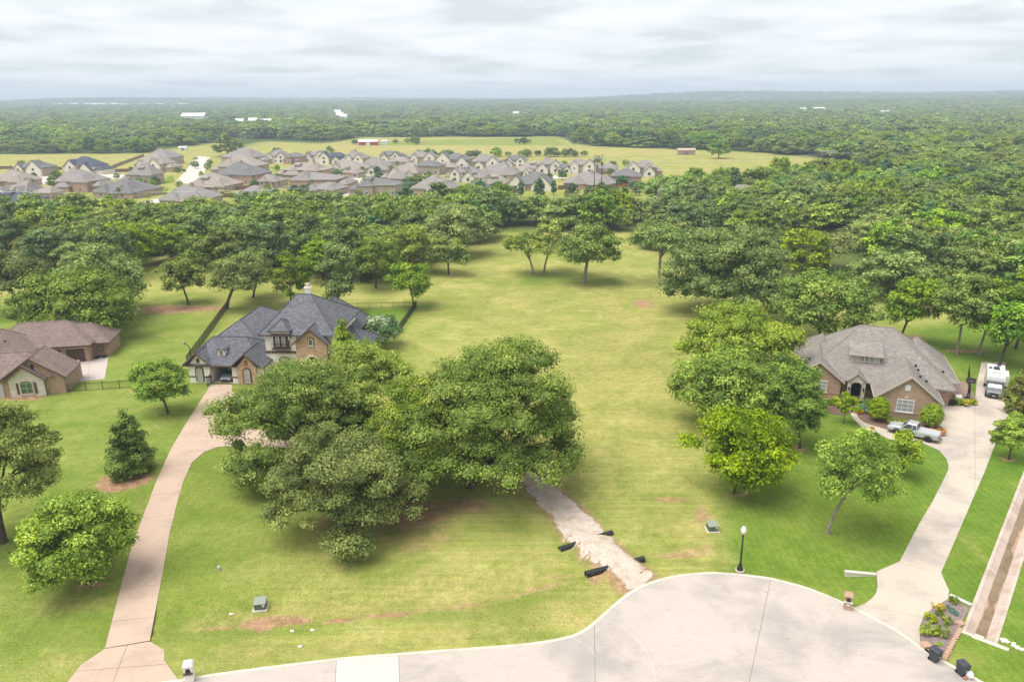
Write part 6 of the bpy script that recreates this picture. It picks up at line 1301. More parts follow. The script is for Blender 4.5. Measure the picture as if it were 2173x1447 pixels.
# ------------------------------------------------------------------ distant subdivision
def far_house(i, apex, l, r_, bv, two, wallk, roofk, feats, label=None, group=None):
    """apex: roof peak in the photo; l..r_: extent; bv: where the near wall meets the ground"""
    u = (l+r_)/2; x, y0 = G(u, bv)
    rg_ = random.Random(i*7+1); head = R(rg_.uniform(-11, -4))
    w = max(9.0, (r_-l)/pxm(y0, 3)); d = min(20, max(10.0, w*rg_.uniform(0.72, 0.9)))
    zr = min(11.0 if two else 8.2, max(7.8 if two else 5.6, z_at(apex[0], apex[1], y0+d/2)))
    ze = 4.9 if two else 2.8
    zr = max(zr, ze+2.6)
    o = empty('suburban_house', (x, y0, 0), head, label, 'house', group)
    W_m = M[wallk]; R_m = M['roof_far3' if (roofk == 'roof_far' and i % 3 == 0) else roofk]; hw = w/2
    ax = max(-hw*0.5, min(hw*0.5, (apex[0]-u)/pxm(y0+d/2, zr)))
    wl = MB(); wl.box(-hw+0.5, hw-0.5, 0.5, d-0.5, -0.2, ze); 
    rf = MB(); rl = max(0.6, (w-d)*0.5+1.0) if w > d else 0.8
    hip(rf, None, -hw, hw, 0, d, ze+0.15, (ax-rl*0.5, d/2), (ax+rl*0.5, d/2), zr)
    if two:                                     # lower wings round a two-storey core
        s = rg_.choice((-1, 1)); wx0, wx1 = (hw-0.8, hw+w*0.22) if s > 0 else (-hw-w*0.22, -hw+0.8)
        wl.box(wx0+0.3, wx1-0.3, 1.5, d-1.5, -0.2, 2.7); hip(rf, None, wx0, wx1, 1.0, d-1.0, 2.85, ((wx0+wx1)/2, d*0.3), ((wx0+wx1)/2, d*0.7), 4.9)
    wob_ = wl.build('wall', W_m, o); ro = rf.build('roof', R_m, o)
    if 'g' in feats:                            # pale front gables
        for gx_ in ([-hw*0.55, hw*0.5] if 'gg' in feats else [rg_.choice((-0.5, 0.45))*hw]):
            gw = min(2.4, w*0.14); zt = ze+gw*1.05
            gm = MB(); gm.extr([(gx_-gw, -0.55, 0), (gx_+gw, -0.55, 0), (gx_+gw, -0.55, ze-0.2), (gx_, -0.55, zt), (gx_-gw, -0.55, ze-0.2)], (0, 1.2, 0)); gm.build('gable_wall', M['wall_white'], o)
            gr = MB(); gable_slabs(gr, 'y', gx_, gw+0.4, ze-0.35, zt+0.25, -0.9, d*0.42, th=0.18); gr.build('gable_roof', R_m, o)
            window(o, 'f', gx_, -0.55, ze*0.5 if two else 1.0, 1.1, 1.35, M['white'], M['glass'], 0, 1, 1, 0.12, sill=False)
    n = max(2, int(w/4.2))
    for k in range(n):
        xx = -hw+1.8+(w-3.6)*(k/(n-1)) if n > 1 else 0
        if rg_.random() < 0.82: window(o, 'f', xx, 0.5, 0.95, 1.15, 1.35, M['white'], M['glass'], 0, 1, 1, 0.12, sill=False)
        if two and rg_.random() < 0.75: window(o, 'f', xx+0.3, 0.5, 3.7, 1.0, 1.15, M['white'], M['glass'], 0, 1, 1, 0.12, sill=False)
    for k in range(2): window(o, 'r' if ax < 0 else 'l', (hw-0.5) if ax < 0 else (-hw+0.5), d*(0.3+0.35*k), 1.0, 1.0, 1.2, M['white'], M['glass'], 0, 1, 1, 0.12, sill=False)
    if 'p' in feats:                            # covered patio under a lower roof
        px_ = hw*0.15; pr = MB(); pr.loft([[(a, -2.9, 2.45), (a, 0.6, 3.1), (a, 0.6, 2.9), (a, -2.9, 2.25)] for a in (px_-3.2, px_+3.2)]); pr.build('patio_roof', R_m, o)
        for a in (px_-3.0, px_, px_+3.0): MB().box(a-0.13, a+0.13, -2.75, -2.5, 0, 2.3).build('patio_post', W_m, o)
        MB().box(px_-3.1, px_+3.1, -2.8, 0.5, -0.1, 0.06).build('patio_slab', M['far_road'], o); MB().box(px_-2.6, px_+2.6, 0.42, 0.5, 0.1, 2.2).build('patio_door', M['glass'], o)
    if 'd' in feats:                            # low dormer on the roof
        s_ = (zr-ze)/(d/2); yy = d*0.2; z0 = ze+s_*yy
        MB().box(ax-2.2, ax+0.8, yy, yy+2.5, z0-0.3, z0+1.3).build('dormer_wall', M['wall_white'] if 'w' in feats else W_m, o)
        dr2 = MB(); dr2.loft([[(a, yy-0.4, z0+1.25), (a, yy+4.0, z0+2.3), (a, yy+4.0, z0+2.1), (a, yy-0.4, z0+1.05)] for a in (ax-2.5, ax+1.1)]); dr2.build('dormer_roof', R_m, o)
        for k in range(3): window(o, 'f', ax-1.7+k*0.95, yy, z0+0.2, 0.55, 0.75, M['white'], M['glass'], 0, 1, 1, 0.08, sill=False)
    if 'c' in feats: MB().box(ax+1.4, ax+2.4, d*0.42, d*0.5, ze, zr+0.9).build('chimney', W_m, ro)
    # cross wings that break up the roof line
    for j, sgn in enumerate((1, -1)):
        if j and rg_.random() < 0.4: break
        s = sgn*(1 if i % 2 else -1); a0 = s*hw*rg_.uniform(0.42, 0.6); ww = w*rg_.uniform(0.32, 0.46); we = ze-0.12-0.05*j if (two and j == 0) else 2.62-0.04*j; y0_ = -1.4-0.7*j
        if 'g' in feats:
            zt = we+ww*0.5; rf2 = MB(); gable_slabs(rf2, 'y', a0, ww/2+0.35, we-0.1, zt+0.2, y0_-0.1, d*0.45, th=0.2); rf2.build('wing_roof', R_m, o)
            MB().extr([(a0-ww/2, y0_+0.3, -0.2), (a0+ww/2, y0_+0.3, -0.2), (a0+ww/2, y0_+0.3, we-0.15), (a0, y0_+0.3, zt-0.1), (a0-ww/2, y0_+0.3, we-0.15)], (0, 1.8, 0)).build('wing_wall', M['wall_white'], o)
            window(o, 'f', a0, y0_+0.3, 0.9, 1.5, 1.5, M['trim_brown'], M['glass'], 0, 1, 1, 0.14, sill=False)
            if two and j == 0: window(o, 'f', a0, y0_+0.3, 3.5, 1.2, 1.4, M['trim_brown'], M['glass'], 0, 1, 1, 0.14, sill=False)
            continue
        rf2 = MB(); hip(rf2, None, a0-ww/2, a0+ww/2, y0_, d*0.62, we, (a0, y0_+ww*0.42), (a0, d*0.36), we+ww*0.42); rf2.build('wing_roof', R_m, o)
        MB().box(a0-ww/2+0.4, a0+ww/2-0.4, y0_+0.4, 1.0, -0.2, we-0.1).build('wing_wall', W_m, o); window(o, 'f', a0, y0_+0.4, 0.9, 1.5, 1.3, M['white'], M['glass'], 0, 1, 1, 0.12, sill=False)
    return o
FH = [((8, 405), -45, 55, 456, 1, 'wall_greige', 'roof_navy', 'pd', 'navy roofed two storey house half hidden by a tall poplar at the wood edge'),
 ((41, 381), -12, 62, 424, 0, 'wall_tan', 'roof_far', 'gc', None), ((17, 361), -30, 55, 397, 0, 'wall_tan', 'roof_far2', 'c', None), ((66, 341), 26, 96, 375, 1, 'wall_greige', 'roof_far', 'ggw', None),
 ((167, 332), 132, 203, 371, 1, 'wall_white', 'roof_navy', 'gg', 'navy roofed white house with pale gables before the wooden boundary fence'), ((139, 353), 114, 196, 408, 1, 'wall_pink', 'roof_far', 'c', 'tall pink brick house with blank side wall'),
 ((243, 379), 188, 298, 421, 0, 'wall_tan', 'roof_far', 'pc', None), ((300, 345), 265, 328, 392, 1, 'wall_greige', 'roof_far', 'pd', None), ((330, 309), 304, 360, 352, 1, 'wall_greige', 'roof_far', '', None), ((318, 326), 282, 350, 366, 1, 'wall_tan', 'roof_far2', 'g', None), ((352, 318), 342, 378, 348, 1, 'wall_greige', 'roof_far', '', None),
 ((385, 391), 334, 443, 438, 0, 'wall_greige', 'roof_far', 'pc', None), ((431, 366), 398, 487, 407, 0, 'wall_tan', 'roof_far2', 'pd', None), ((509, 311), 466, 546, 350, 1, 'wall_tan', 'roof_far', '', None), ((497, 327), 460, 548, 371, 1, 'wall_greige', 'roof_far2', '', None), ((493, 341), 456, 550, 392, 1, 'wall_pink', 'roof_far', 'c', None), ((532, 393), 496, 556, 426, 0, 'wall_greige', 'roof_far', '', None),
 ((587, 317), 562, 608, 347, 1, 'wall_white', 'roof_far', 'gg', None), ((622, 325), 605, 642, 349, 1, 'wall_pink', 'roof_far', '', None), ((670, 320), 642, 697, 345, 1, 'wall_white', 'roof_far', 'gg', None), ((712, 325), 676, 728, 349, 1, 'wall_greige', 'roof_navy', 'g', 'navy roofed house in the middle row of the subdivision'), ((628, 345), 597, 690, 381, 1, 'wall_tan', 'roof_far2', 'd', None), ((645, 366), 610, 716, 404, 1, 'wall_pink', 'roof_far', '', None), ((688, 388), 640, 718, 416, 0, 'wall_tan', 'roof_far', '', None), ((721, 335), 690, 772, 370, 0, 'wall_tan', 'roof_far2', 'g', None),
 ((743, 319), 728, 776, 352, 1, 'wall_tan', 'roof_far', 'gc', None), ((786, 331), 763, 822, 363, 0, 'wall_greige', 'roof_far', '', None), ((821, 322), 803, 850, 345, 1, 'wall_white', 'roof_far', 'gg', None), ((842, 335), 820, 870, 352, 0, 'wall_tan', 'roof_far2', '', None), ((882, 321), 863, 926, 350, 1, 'wall_tan', 'roof_far', 'g', None), ((962, 325), 925, 996, 356, 1, 'wall_greige', 'roof_far', 'gg', None), ((1020, 327), 1000, 1060, 361, 1, 'wall_tan', 'roof_far', 'g', None), ((866, 345), 820, 888, 389, 1, 'wall_tan', 'roof_far2', 'g', None), ((904, 340), 878, 938, 371, 1, 'wall_greige', 'roof_far', '', None),
 ((987, 351), 953, 1012, 387, 1, 'wall_white', 'roof_far', 'gd', None), ((1008, 366), 993, 1030, 388, 0, 'wall_white', 'roof_far', '', None), ((781, 377), 754, 842, 417, 1, 'wall_greige', 'roof_far', 'd', None), ((912, 362), 866, 962, 415, 0, 'wall_tan', 'roof_far', 'pc', None), ((1057, 341), 1010, 1095, 381, 0, 'wall_tan', 'roof_far', '', None), ((1091, 333), 1068, 1117, 357, 1, 'wall_white', 'roof_far', 'g', None), ((1131, 343), 1095, 1150, 367, 0, 'wall_tan', 'roof_far2', 'd', None), ((1162, 335), 1138, 1194, 368, 1, 'wall_greige', 'roof_far', 'g', None), ((1194, 350), 1183, 1208, 369, 0, 'wall_white', 'roof_far', 'g', None), ((1225, 337), 1204, 1268, 369, 1, 'wall_tan', 'roof_far', 'gg', None),
 ((560, 372), 545, 598, 396, 0, 'wall_tan', 'roof_far', '', None), ((738, 352), 724, 764, 378, 0, 'wall_tan', 'roof_far2', '', None), ((800, 346), 778, 826, 372, 0, 'wall_greige', 'roof_far', 'g', None), ((842, 362), 822, 872, 392, 0, 'wall_tan', 'roof_far', '', None), ((940, 342), 920, 968, 366, 0, 'wall_tan', 'roof_far2', '', None), ((1040, 350), 1020, 1064, 372, 0, 'wall_greige', 'roof_far', '', None), ((1105, 352), 1086, 1128, 376, 0, 'wall_tan', 'roof_far2', 'g', None), ((1010, 395), 985, 1036, 412, 0, 'wall_greige', 'roof_far', '', None), ((95, 395), 62, 112, 424, 0, 'wall_tan', 'roof_far2', '', None), ((1290, 346), 1270, 1312, 368, 0, 'wall_white', 'roof_far', '', None),
 ((1134, 362), 1075, 1170, 405, 0, 'wall_pink', 'roof_far', 'g', None), ((1050, 369), 1030, 1078, 401, 0, 'wall_greige', 'roof_far2', 'd', None), ((1246, 364), 1194, 1306, 402, 0, 'wall_pink', 'roof_far', 'pc', None), ((1327, 358), 1296, 1362, 396, 1, 'wall_pink', 'roof_far', 'p', None), ((1370, 340), 1330, 1392, 375, 1, 'wall_greige', 'roof_far', 'g', None)]
GL = {('wall_tan', 0): 'low tan brick house with grey hipped roof in the subdivision', ('wall_tan', 1): 'two storey tan brick house with grey hipped roof in the subdivision', ('wall_greige', 0): 'low greige brick house with grey hipped roof in the subdivision', ('wall_greige', 1): 'two storey greige brick house with grey hipped roof in the subdivision', ('wall_pink', 0): 'low pink brick house with grey hipped roof in the subdivision', ('wall_pink', 1): 'two storey pink brick house with grey hipped roof in the subdivision', ('wall_white', 0): 'small white brick house with grey hipped roof in the subdivision', ('wall_white', 1): 'two storey white brick house with grey hipped roof in the subdivision'}
for i, (ap, l, r_, bv, two, wk, rk, ft, lab) in enumerate(FH):
    far_house(i, ap, l, r_, bv, two, wk, rk, ft, lab or GL[(wk, two)], None if lab else GL[(wk, two)].replace(' house', ' houses').replace(' in the subdivision', ''))
# streets, drives and greens among them
for lab, px in [('pale concrete street running straight away between the subdivision houses', [(398, 412), (420, 392), (372, 388), (420, 332), (446, 334), (440, 350), (432, 372), (440, 395), (415, 420), (330, 432), (290, 438), (300, 430), (350, 418)]),
                ('pale concrete side street curving among the middle houses', [(738, 372), (785, 362), (795, 370), (768, 380), (755, 398), (742, 392), (735, 380), (700, 372), (700, 368)]),
                ('pale concrete drive by the navy roofed white house', [(200, 372), (240, 370), (266, 372), (262, 382), (205, 378)]), ('pale concrete court beside the pale gabled houses', [(88, 374), (116, 373), (118, 392), (76, 392)]),
                ('pale concrete lane along the wood edge', [(620, 420), (700, 412), (860, 404), (960, 402), (960, 406), (860, 410), (700, 419), (620, 427)]), ('pale concrete drive before the pink brick patio house', [(1160, 372), (1200, 374), (1200, 380), (1165, 379)])]:
    sheet('street', GV(px), 0.12, M['far_road'], label=lab, th=0.2)
for px in ([(310, 402), (336, 398), (360, 400), (350, 412), (312, 412)], [(620, 390), (573, 355), (592, 353), (602, 378), (580, 378)], [(340, 385), (365, 372), (372, 386), (330, 394)]):
    o_ = sheet('lawn', GV(px), 0.1, mg, label='bright green lawn patch among the subdivision houses', th=0.2); o_.data.attributes.new('grow', 'FLOAT_COLOR', 'POINT').data.foreach_set('color', [1.0, 0, 0, 0]*len(o_.data.vertices))
# timber boundary fences
def wood_fence(p, q, m_, label, h=2.0, group=None):
    a, b2 = Vector(G(*p)), Vector(G(*q)); d = b2-a; L = d.length; o = empty('board_fence', (a.x, a.y, 0), math.atan2(d.y, d.x), label, 'fence', group)
    n = max(1, round(L/6))
    for k in range(n): MB().box(L*k/n+0.03, L*(k+1)/n-0.03, -0.04, 0.04, 0, h).build('fence_panel', m_, o)
    for k in range(n+1): MB().box(L*k/n-0.07, L*k/n+0.07, -0.09, 0.09, 0, h+0.12).build('post', m_, o)
BF = 'brown board fence between subdivision back yards'; BG = 'board fences of the subdivision'
for p, q, m_ in [((-40, 360), (28, 359), 'wood_fence'), ((94, 362), (132, 361), 'wood_fence'), ((200, 360), (240, 359), 'wood_fence'), ((240, 357), (306, 332), 'wood_fence2'), ((240, 366), (272, 365), 'wood_fence'), ((440, 420), (500, 419), 'wood_fence'), ((500, 404), (545, 402), 'wood_fence'), ((554, 340), (572, 372), 'wood_fence'), ((572, 372), (580, 400), 'wood_fence2'), ((574, 380), (606, 383), 'wood_fence'), ((760, 366), (816, 362), 'wood_fence'), ((842, 412), (870, 410), 'wood_fence2'), ((962, 388), (950, 396), 'wood_fence'), ((1185, 403), (1225, 401), 'wood_fence'), ((1304, 400), (1332, 398), 'wood_red'), ((1268, 372), (1302, 368), 'wood_fence2'), ((1088, 410), (1112, 409), 'wood_fence')]:
    wood_fence(p, q, M[m_], BF if m_ == 'wood_fence' else ('weathered board fence among the subdivision houses' if m_ == 'wood_fence2' else 'red stained board fence beside the pink patio house'), group=BG if m_ != 'wood_red' else None)
wood_fence((108, 402), (142, 404), M['wood_red'], 'bright red board fence beside the tall pink brick house')
# hedge by the power poles
for k in range(12):
    u = 1212+k*16; v = 410-k*0.95; x, y = G(u, v); o = empty('hedge_shrub', (x, y, 0), k, 'green hedge shrub in the row below the power poles', 'shrub', 'hedge below the power poles'); f = link('foliage', shrub_mesh('maple', k % 3), o); f.scale = (4.4, 2.2, 1.8/0.72)
# parked vehicles far off
def far_car(u, v, rz, paint, label, group=None):
    x, y = G(u, v); o = empty('parked_car', (x, y, 0.3), rz, label, 'car', group); 
    body_loft([(-2.2, 0.7, 0.3, 0.85, 0.1), (-2.0, 0.86, 0.25, 0.95, 0.1), (1.0, 0.88, 0.25, 0.92, 0.1), (2.2, 0.75, 0.3, 0.7, 0.2)]).build('body', M[paint], o); MB().tbox(-1.6, 0.9, -0.8, 0.8, 0.9, 1.45, 0.5, 0.15).build('cabin', M['glass'], o)
    for sx in (-1.3, 1.3):
        for sy in (-0.85, 0.85): MB(Matrix.Translation((sx, sy, 0.33)) @ Matrix.Rotation(math.pi/2, 4, 'X')).lathe([(0.3, -0.1), (0.33, 0), (0.3, 0.1)], 10).build('wheel', M['rubber'], o)
far_car(404, 350, R(75), 'rv_light', 'pale car parked along the straight subdivision street, near its end'); far_car(415, 339, R(75), 'bin', 'dark car parked at the far end of the straight subdivision street'); far_car(248, 371, R(20), 'silver', 'silver car on the drive beside the board fence corner'); far_car(120, 417, R(10), 'bin', 'dark car beside the white tent garage'); far_car(864, 408, R(0), 'silver_blue', 'blue car on the lane by the wood edge')
x, y = G(128, 459); tr_ = empty('travel_trailer', (x, y, 0), R(5), 'white travel trailer parked in the gap of the wood', 'trailer')
MB().loft([[(-3, s, 0.5), (3, s, 0.5), (3.3, s, 1.5), (2.7, s, 2.8), (-2.8, s, 2.8), (-3.1, s, 1.5)] for s in (-1.2, 1.2)]).build('body', M['rv_white'], tr_); MB().box(-1.6, 1.2, -1.23, -1.2, 1.5, 2.2).build('window', M['glass'], tr_)
for sx in (-0.5, 0.5): MB(Matrix.Translation((sx, -1.1, 0.4)) @ Matrix.Rotation(math.pi/2, 4, 'X')).lathe([(0.36, -0.1), (0.4, 0), (0.36, 0.1)], 10).build('wheel', M['rubber'], tr_)
x, y = G(106, 420); tn = empty('tent_garage', (x, y, 0), R(10), 'white tent garage beside the poplar', 'tent')
MB().loft([[(-2.5, a, 0), (2.5, a, 0), (2.5, a, 2.0), (0, a, 3.2), (-2.5, a, 2.0)] for a in (0, 6)]).build('canopy', M['white'], tn); MB().box(-1.2, 1.2, -0.05, 0.0, 0, 2.0).build('door_flap', M['rv_light'], tn)
# barn and sheds in the meadow
x, y = G(781, 309); br = empty('barn', (x, y, 0), R(4), 'red barn with white roof in the straw meadow', 'barn')
MB().box(-9, 9, 0, 11, 0, 3.6).build('wall', M['barn_red'], br); b4 = MB(); gable_slabs(b4, 'x', 5.5, 6.0, 3.5, 5.6, -9.6, 9.6); b4.build('roof', M['metal_white'], br); MB().extr([(-9, 0, 3.6), (-9, 11, 3.6), (-9, 5.5, 5.4)], (18, 0, 0)).build('gable_wall', M['barn_red'], br); MB().box(-2, 2, -0.06, 0, 0, 3).build('barn_door', M['white'], br)
x, y = G(388, 320); shd = empty('shed', (x, y, 0), R(8), 'white garden shed beyond the end of the straight street', 'shed'); MB().box(-3.5, 3.5, 0, 5, 0, 2.8).build('wall', M['white'], shd); b4 = MB(); gable_slabs(b4, 'x', 2.5, 2.9, 2.7, 3.8, -3.8, 3.8); b4.build('roof', M['metal_white'], shd); MB().box(-1, 1, -0.05, 0, 0, 2.2).build('door', M['rv_grey'], shd)
x, y = G(815, 307); shd = empty('shed', (x, y, 0), R(0), 'small white shed beside the red barn', 'shed'); MB().box(-3, 3, 0, 4, 0, 3.2).build('wall', M['white'], shd); b4 = MB(); gable_slabs(b4, 'x', 2.0, 2.4, 3.1, 4.2, -3.3, 3.3); b4.build('roof', M['metal_white'], shd)
x, y = G(1572, 437); gb = empty('wood_cabin', (x, y, 0), R(-15), 'grey roofed house glimpsed among the trees above a red earth cut', 'house'); MB().box(-5, 5, 0, 8, 0, 4.5).build('wall', M['wall_tan'], gb); b4 = MB(); hip(b4, None, -5.6, 5.6, -0.6, 8.6, 4.6, (-2, 4), (2, 4), 8.0); b4.build('roof', M['roof_far'], gb); window(gb, 'f', -2, 0, 1.2, 1.2, 1.5, M['white'], M['glass'], 0, 1, 1, 0.12, sill=False)
# power poles and wires
def pole_h(u, v, top, gap, label, name='power_pole', m_='pole', bar=None):
    x, y = G(u, v); h = z_at(u, top, y); o = empty(name, (x, y, 0), R(-6), label, 'power pole')
    for s in ((-1, 1) if gap else (0,)): MB().tube([(s*gap/2, 0, -0.5), (s*gap/2, 0, h)], [0.2, 0.13], 8).build('pole', M[m_], o)
    bw = gap/2+1.6
    MB().box(-bw, bw, -0.16, 0.16, h*0.90, h*0.90+0.42).build('crossarm', M['wire'] if bar else M['pole_grey'], o)
    if bar: MB().box(-bw*0.9, bw*0.9, 0.13, 0.2, h*0.80, h*0.80+0.2).build('crossarm', M['pole_grey'], o)
    for s in (-1, 0, 1): MB().lathe([(0.06, 0), (0.12, 0.06), (0.12, 0.3), (0.05, 0.36)], 8, (s*bw*0.92, 0, h*0.90-0.5)).build('insulator', M['rv_light'], o)
    return Vector((x, y, h*0.9-0.4)), bw
P1 = pole_h(605, 462, 392, 3.6, 'grey wooden two legged power pole rising from the wood before the subdivision', m_='pole_grey')
P2 = pole_h(1268, 414, 328, 3.2, 'dark two legged power pole on the green strip beside the pink patio house', bar=True)
P3 = pole_h(1752, 378, 316, 6.0, 'two legged power pole standing above the trees, its crossarm pale', m_='pole_grey', bar=True)
P4 = pole_h(2056, 348, 297, 6.0, 'distant two legged power pole above the far trees', m_='pole_grey', bar=True)
x, y = G(-330, 500); PM = (Vector((x, y, 16)), 3.4)
def wires(A_, B_, label, sag=1.6):
    o = empty('power_line', tuple(A_[0]), 0, label, 'power line')
    for s in (-1, 0, 1):
        a = Vector((s*A_[1]*0.92, 0, 0)); b2 = B_[0]-A_[0]+Vector((s*B_[1]*0.92, 0, 0))
        MB().tube([a.lerp(b2, t)-Vector((0, 0, sag*4*t*(1-t))) for t in np.linspace(0, 1, 13)], 0.024, 4).build('wire', M['wire'], o)
wires(PM, P1, 'three pale power wires crossing in front of the wood'); wires(P1, P2, 'three power wires between the grey and the dark two legged poles', 2.5); wires(P2, P3, 'three power wires from the dark pole towards the far trees', 3.0); wires(P3, P4, 'three power wires between the two poles above the trees', 3.0)
# bare dead trees
def dead_tree(u, v, top, label, seed, tw=0.3):
    x, y = G(u, v); h = z_at(u, top, y); o = empty('dead_tree', (x, y, 0), 0, label, 'tree'); r = random.Random(seed); t_ = MB(); b5 = MB()
    def grow(mb, p, d, L, rad, lvl):
        q = p+d*L*0.5+Vector((r.uniform(-.1, .1), r.uniform(-.1, .1), 0.05))*L; e2 = p+d*L; mb.tube([p, q, e2], [rad, rad*0.75, rad*0.45], 5)
        if lvl < 4:
            for k in range(3 if lvl < 2 else 2): grow(b5, e2 if k else q, (d+Vector((r.uniform(-.8, .8), r.uniform(-.8, .8), r.uniform(-.1, .55)))).normalized(), L*r.uniform(.55, .75), rad*0.5, lvl+1)
    grow(t_, Vector((0, 0, 0)), Vector((0.12, 0, 1)).normalized(), h*0.36, tw, 0)
    t_.build('trunk', M['deadwood'], o); b5.build('branches', M['deadwood'], o)
dead_tree(1392, 462, 380, 'pale dead tree with bare forked branches at the wood edge', 3, 0.45); dead_tree(1985, 470, 425, 'grey dead tree leaning in the thick wood', 8, 0.35); dead_tree(1262, 480, 470, 'stub of a dead tree by the wood edge', 11, 0.2) if False else None
# single trees among houses and meadows
k_ = 0
for u, v, wpx, top, kind, lab in [(78, 495, 60, 402, 'elm', 'tall poplar like tree before the navy roofed house'), (25, 535, 70, 448, 'oak_far', 'ivy clad leaning oak at the open grass before the wood'), (170, 460, 60, 412, 'elm', 'yellowish tree beside the travel trailer'), (245, 478, 100, 415, 'maple', 'bright dense tree at the wood edge, before the low tan house'),
    (483, 332, 70, 286, 'maple', 'cluster tree at the end of the long subdivision row'), (1525, 337, 50, 290, 'maple', 'round green tree standing alone in the pale meadow'), (1268, 362, 26, 330, 'wood_far', 'tree behind the dark power pole'), (1300, 364, 20, 340, 'wood_far', 'small tree beside the dark power pole'), (700, 330, 24, 310, 'wood_far', 'tree at the back of the middle row'),
    (590, 335, 26, 312, 'wood_far', 'tree beside the white gabled house'), (545, 358, 34, 336, 'maple', 'dark tree behind the long row of roofs'), (445, 352, 16, 338, 'maple', 'street tree halfway along the straight street'), (441, 362, 16, 346, 'maple', 'street tree before the middle of the straight street'), (372, 352, 14, 342, 'maple', 'street tree across from the parked pale car'), (380, 343, 12, 332, 'maple', 'street tree near the far end of the street'), (428, 375, 12, 362, 'oak_far', 'bushy street tree at the near corner'), (353, 416, 10, 408, 'maple', 'small street tree at the curve'), (315, 420, 10, 412, 'maple', 'small street tree at the foot of the curve'), (72, 378, 14, 366, 'pine', 'dark shrub tree before the pale gabled house'), (66, 386, 14, 378, 'maple', 'green shrub tree before the low tan house'),
    (1000, 440, 70, 388, 'elm', 'light green tree at the wood edge below the white brick house'), (1062, 440, 60, 385, 'maple', 'light tree next to the juniper group'), (1105, 420, 16, 382, 'pine', 'pointed juniper beside the pink brick house'), (1145, 425, 26, 378, 'pine', 'taller pointed juniper in front of the pink brick house'), (1175, 415, 14, 382, 'pine', 'slim juniper at the garden of the patio house'), (750, 375, 10, 355, 'maple', 'small tree at the side street court'), (800, 372, 16, 352, 'pine', 'dark garden tree by the side street'), (806, 384, 22, 364, 'pine', 'dark garden tree cluster by the side street'), (735, 388, 10, 376, 'maple', 'young street tree beside the side street')]:
    x, y = G(u, v); h = z_at(u, top, y); w = wpx/pxm(y, h/2); kk = [i for i, p in enumerate(PROTO) if p[5] == kind][k_ % max(1, len([1 for p in PROTO if p[5] == kind]))]; k_ += 1
    place_tree(x, y, w, h, kk, lab, None, k_*1.7)
rt3 = np.random.default_rng(15)
for k in range(120):                              # garden bushes and young trees between the houses
    u = rt3.uniform(40, 1390); v = rt3.uniform(352, 424); x, y = G(u, v); s = rt3.uniform(2.2, 6.0)
    place_tree(x, y, s*1.1, s, int(rt3.choice([2, 3, 5, 7])), 'small garden tree between the subdivision houses', 'garden trees of the subdivision', rt3.uniform(0, 6), 'garden_tree')
rt2 = np.random.default_rng(5)
for k in range(46):                              # meadow hedges and bushes
    if k < 22: u = rt2.uniform(1040, 1240); v = 331+rt2.uniform(-3, 3); lab = 'bushy small tree in the hedge line crossing the pale meadow'; gr = 'hedge line trees of the meadow'
    elif k < 34: u = rt2.uniform(880, 1030); v = 336+rt2.uniform(-3, 4); lab = 'bushy small tree behind the middle subdivision roofs'; gr = 'trees behind the middle roofs'
    else: u = rt2.choice([752, 768, 786, 838, 868, 880, 1100, 1112, 1122, 1128, 1215, 700])+rt2.uniform(-3, 3); v = 306+rt2.uniform(-2, 2); lab = 'dark bush dotted in the far meadow'; gr = 'bushes of the far meadow'
    x, y = G(u, v); s = rt2.uniform(4, 9) if k < 34 else rt2.uniform(5, 10); kk = int(rt2.choice([2, 3, 5])); place_tree(x, y, s*1.25, s*0.85, kk, lab, gr, rt2.uniform(0, 6))

# ------------------------------------------------------------------ far woodland: one mass of instanced trees
FARV = []
for i in range(10):
    near_ = i >= 4; shape = ('bough', 'round', 'oak', 'round', 'bough', 'round', 'oak', 'round', 'column', 'bough')[i]
    me, C, Rc = make_crown(700+i, shape, 12 if shape != 'column' else 7, 10, 0.5, 60 if near_ else 26, 2600 if near_ else 800, 0.55 if near_ else 1.05, M[('wood_far', 'wood_far', 'oak_far', 'maple', 'oak_far', 'elm', 'wood_far', 'maple', 'pine', 'oak_far')[i]], 0.8, rcf=(0.07, 0.13) if near_ else (0.12, 0.2), coref=0.78, nr=0.22 if near_ else 0.14)
    FARV.append(bpy.data.objects.new('woodland_tree_source', me))
fields_w = [GV(px) for px, s, w in fields]
fr = np.random.default_rng(12)
def ring(n, d0, d1, smin, smax):
    d = np.sqrt(fr.uniform(d0*d0, d1*d1, n)); a = fr.uniform(-0.74, 0.74, n); x = d*np.sin(a); y = d*np.cos(a); return x, y, fr.uniform(smin, smax, n)
xs, ys, ss = [], [], []
for n, d0, d1, s0, s1 in ((3300, 430, 1000, 1.15, 2.0), (6800, 1000, 2000, 1.3, 2.4), (9500, 2000, 3600, 1.7, 2.8), (12000, 3600, 7600, 2.2, 3.4)):
    x, y, s = ring(n, d0, d1, s0, s1); xs.append(x); ys.append(y); ss.append(s)
X = np.concatenate(xs); Y = np.concatenate(ys); SC = np.concatenate(ss)
keep = np.ones(len(X), bool)
SC = SC*(0.62+0.75*vnoise(X, Y, 120, 31)); keep &= vnoise(X, Y, 210, 33)+0.25*fr.random(len(X)) > 0.22
for pl in fields_w+[GV([(-400, 470), (-400, 330), (300, 326), (560, 296), (700, 300), (1400, 330), (1400, 440), (1000, 440), (400, 470)]), GV([(440, 345), (470, 292), (700, 300), (560, 345)])]: keep &= ~in_poly(X, Y, pl)
keep &= ~((X < 12+0.09*Y) & (Y < 430)); keep &= Y > 300
for px, sp in WOODS: keep &= ~in_poly(X, Y, GV(px))
for q in [GV([(1380, 322), (1470, 318), (1640, 326), (1830, 346), (1830, 392), (1700, 404), (1460, 414), (1380, 420)])]: keep &= ~in_poly(X, Y, q)
FARB = []
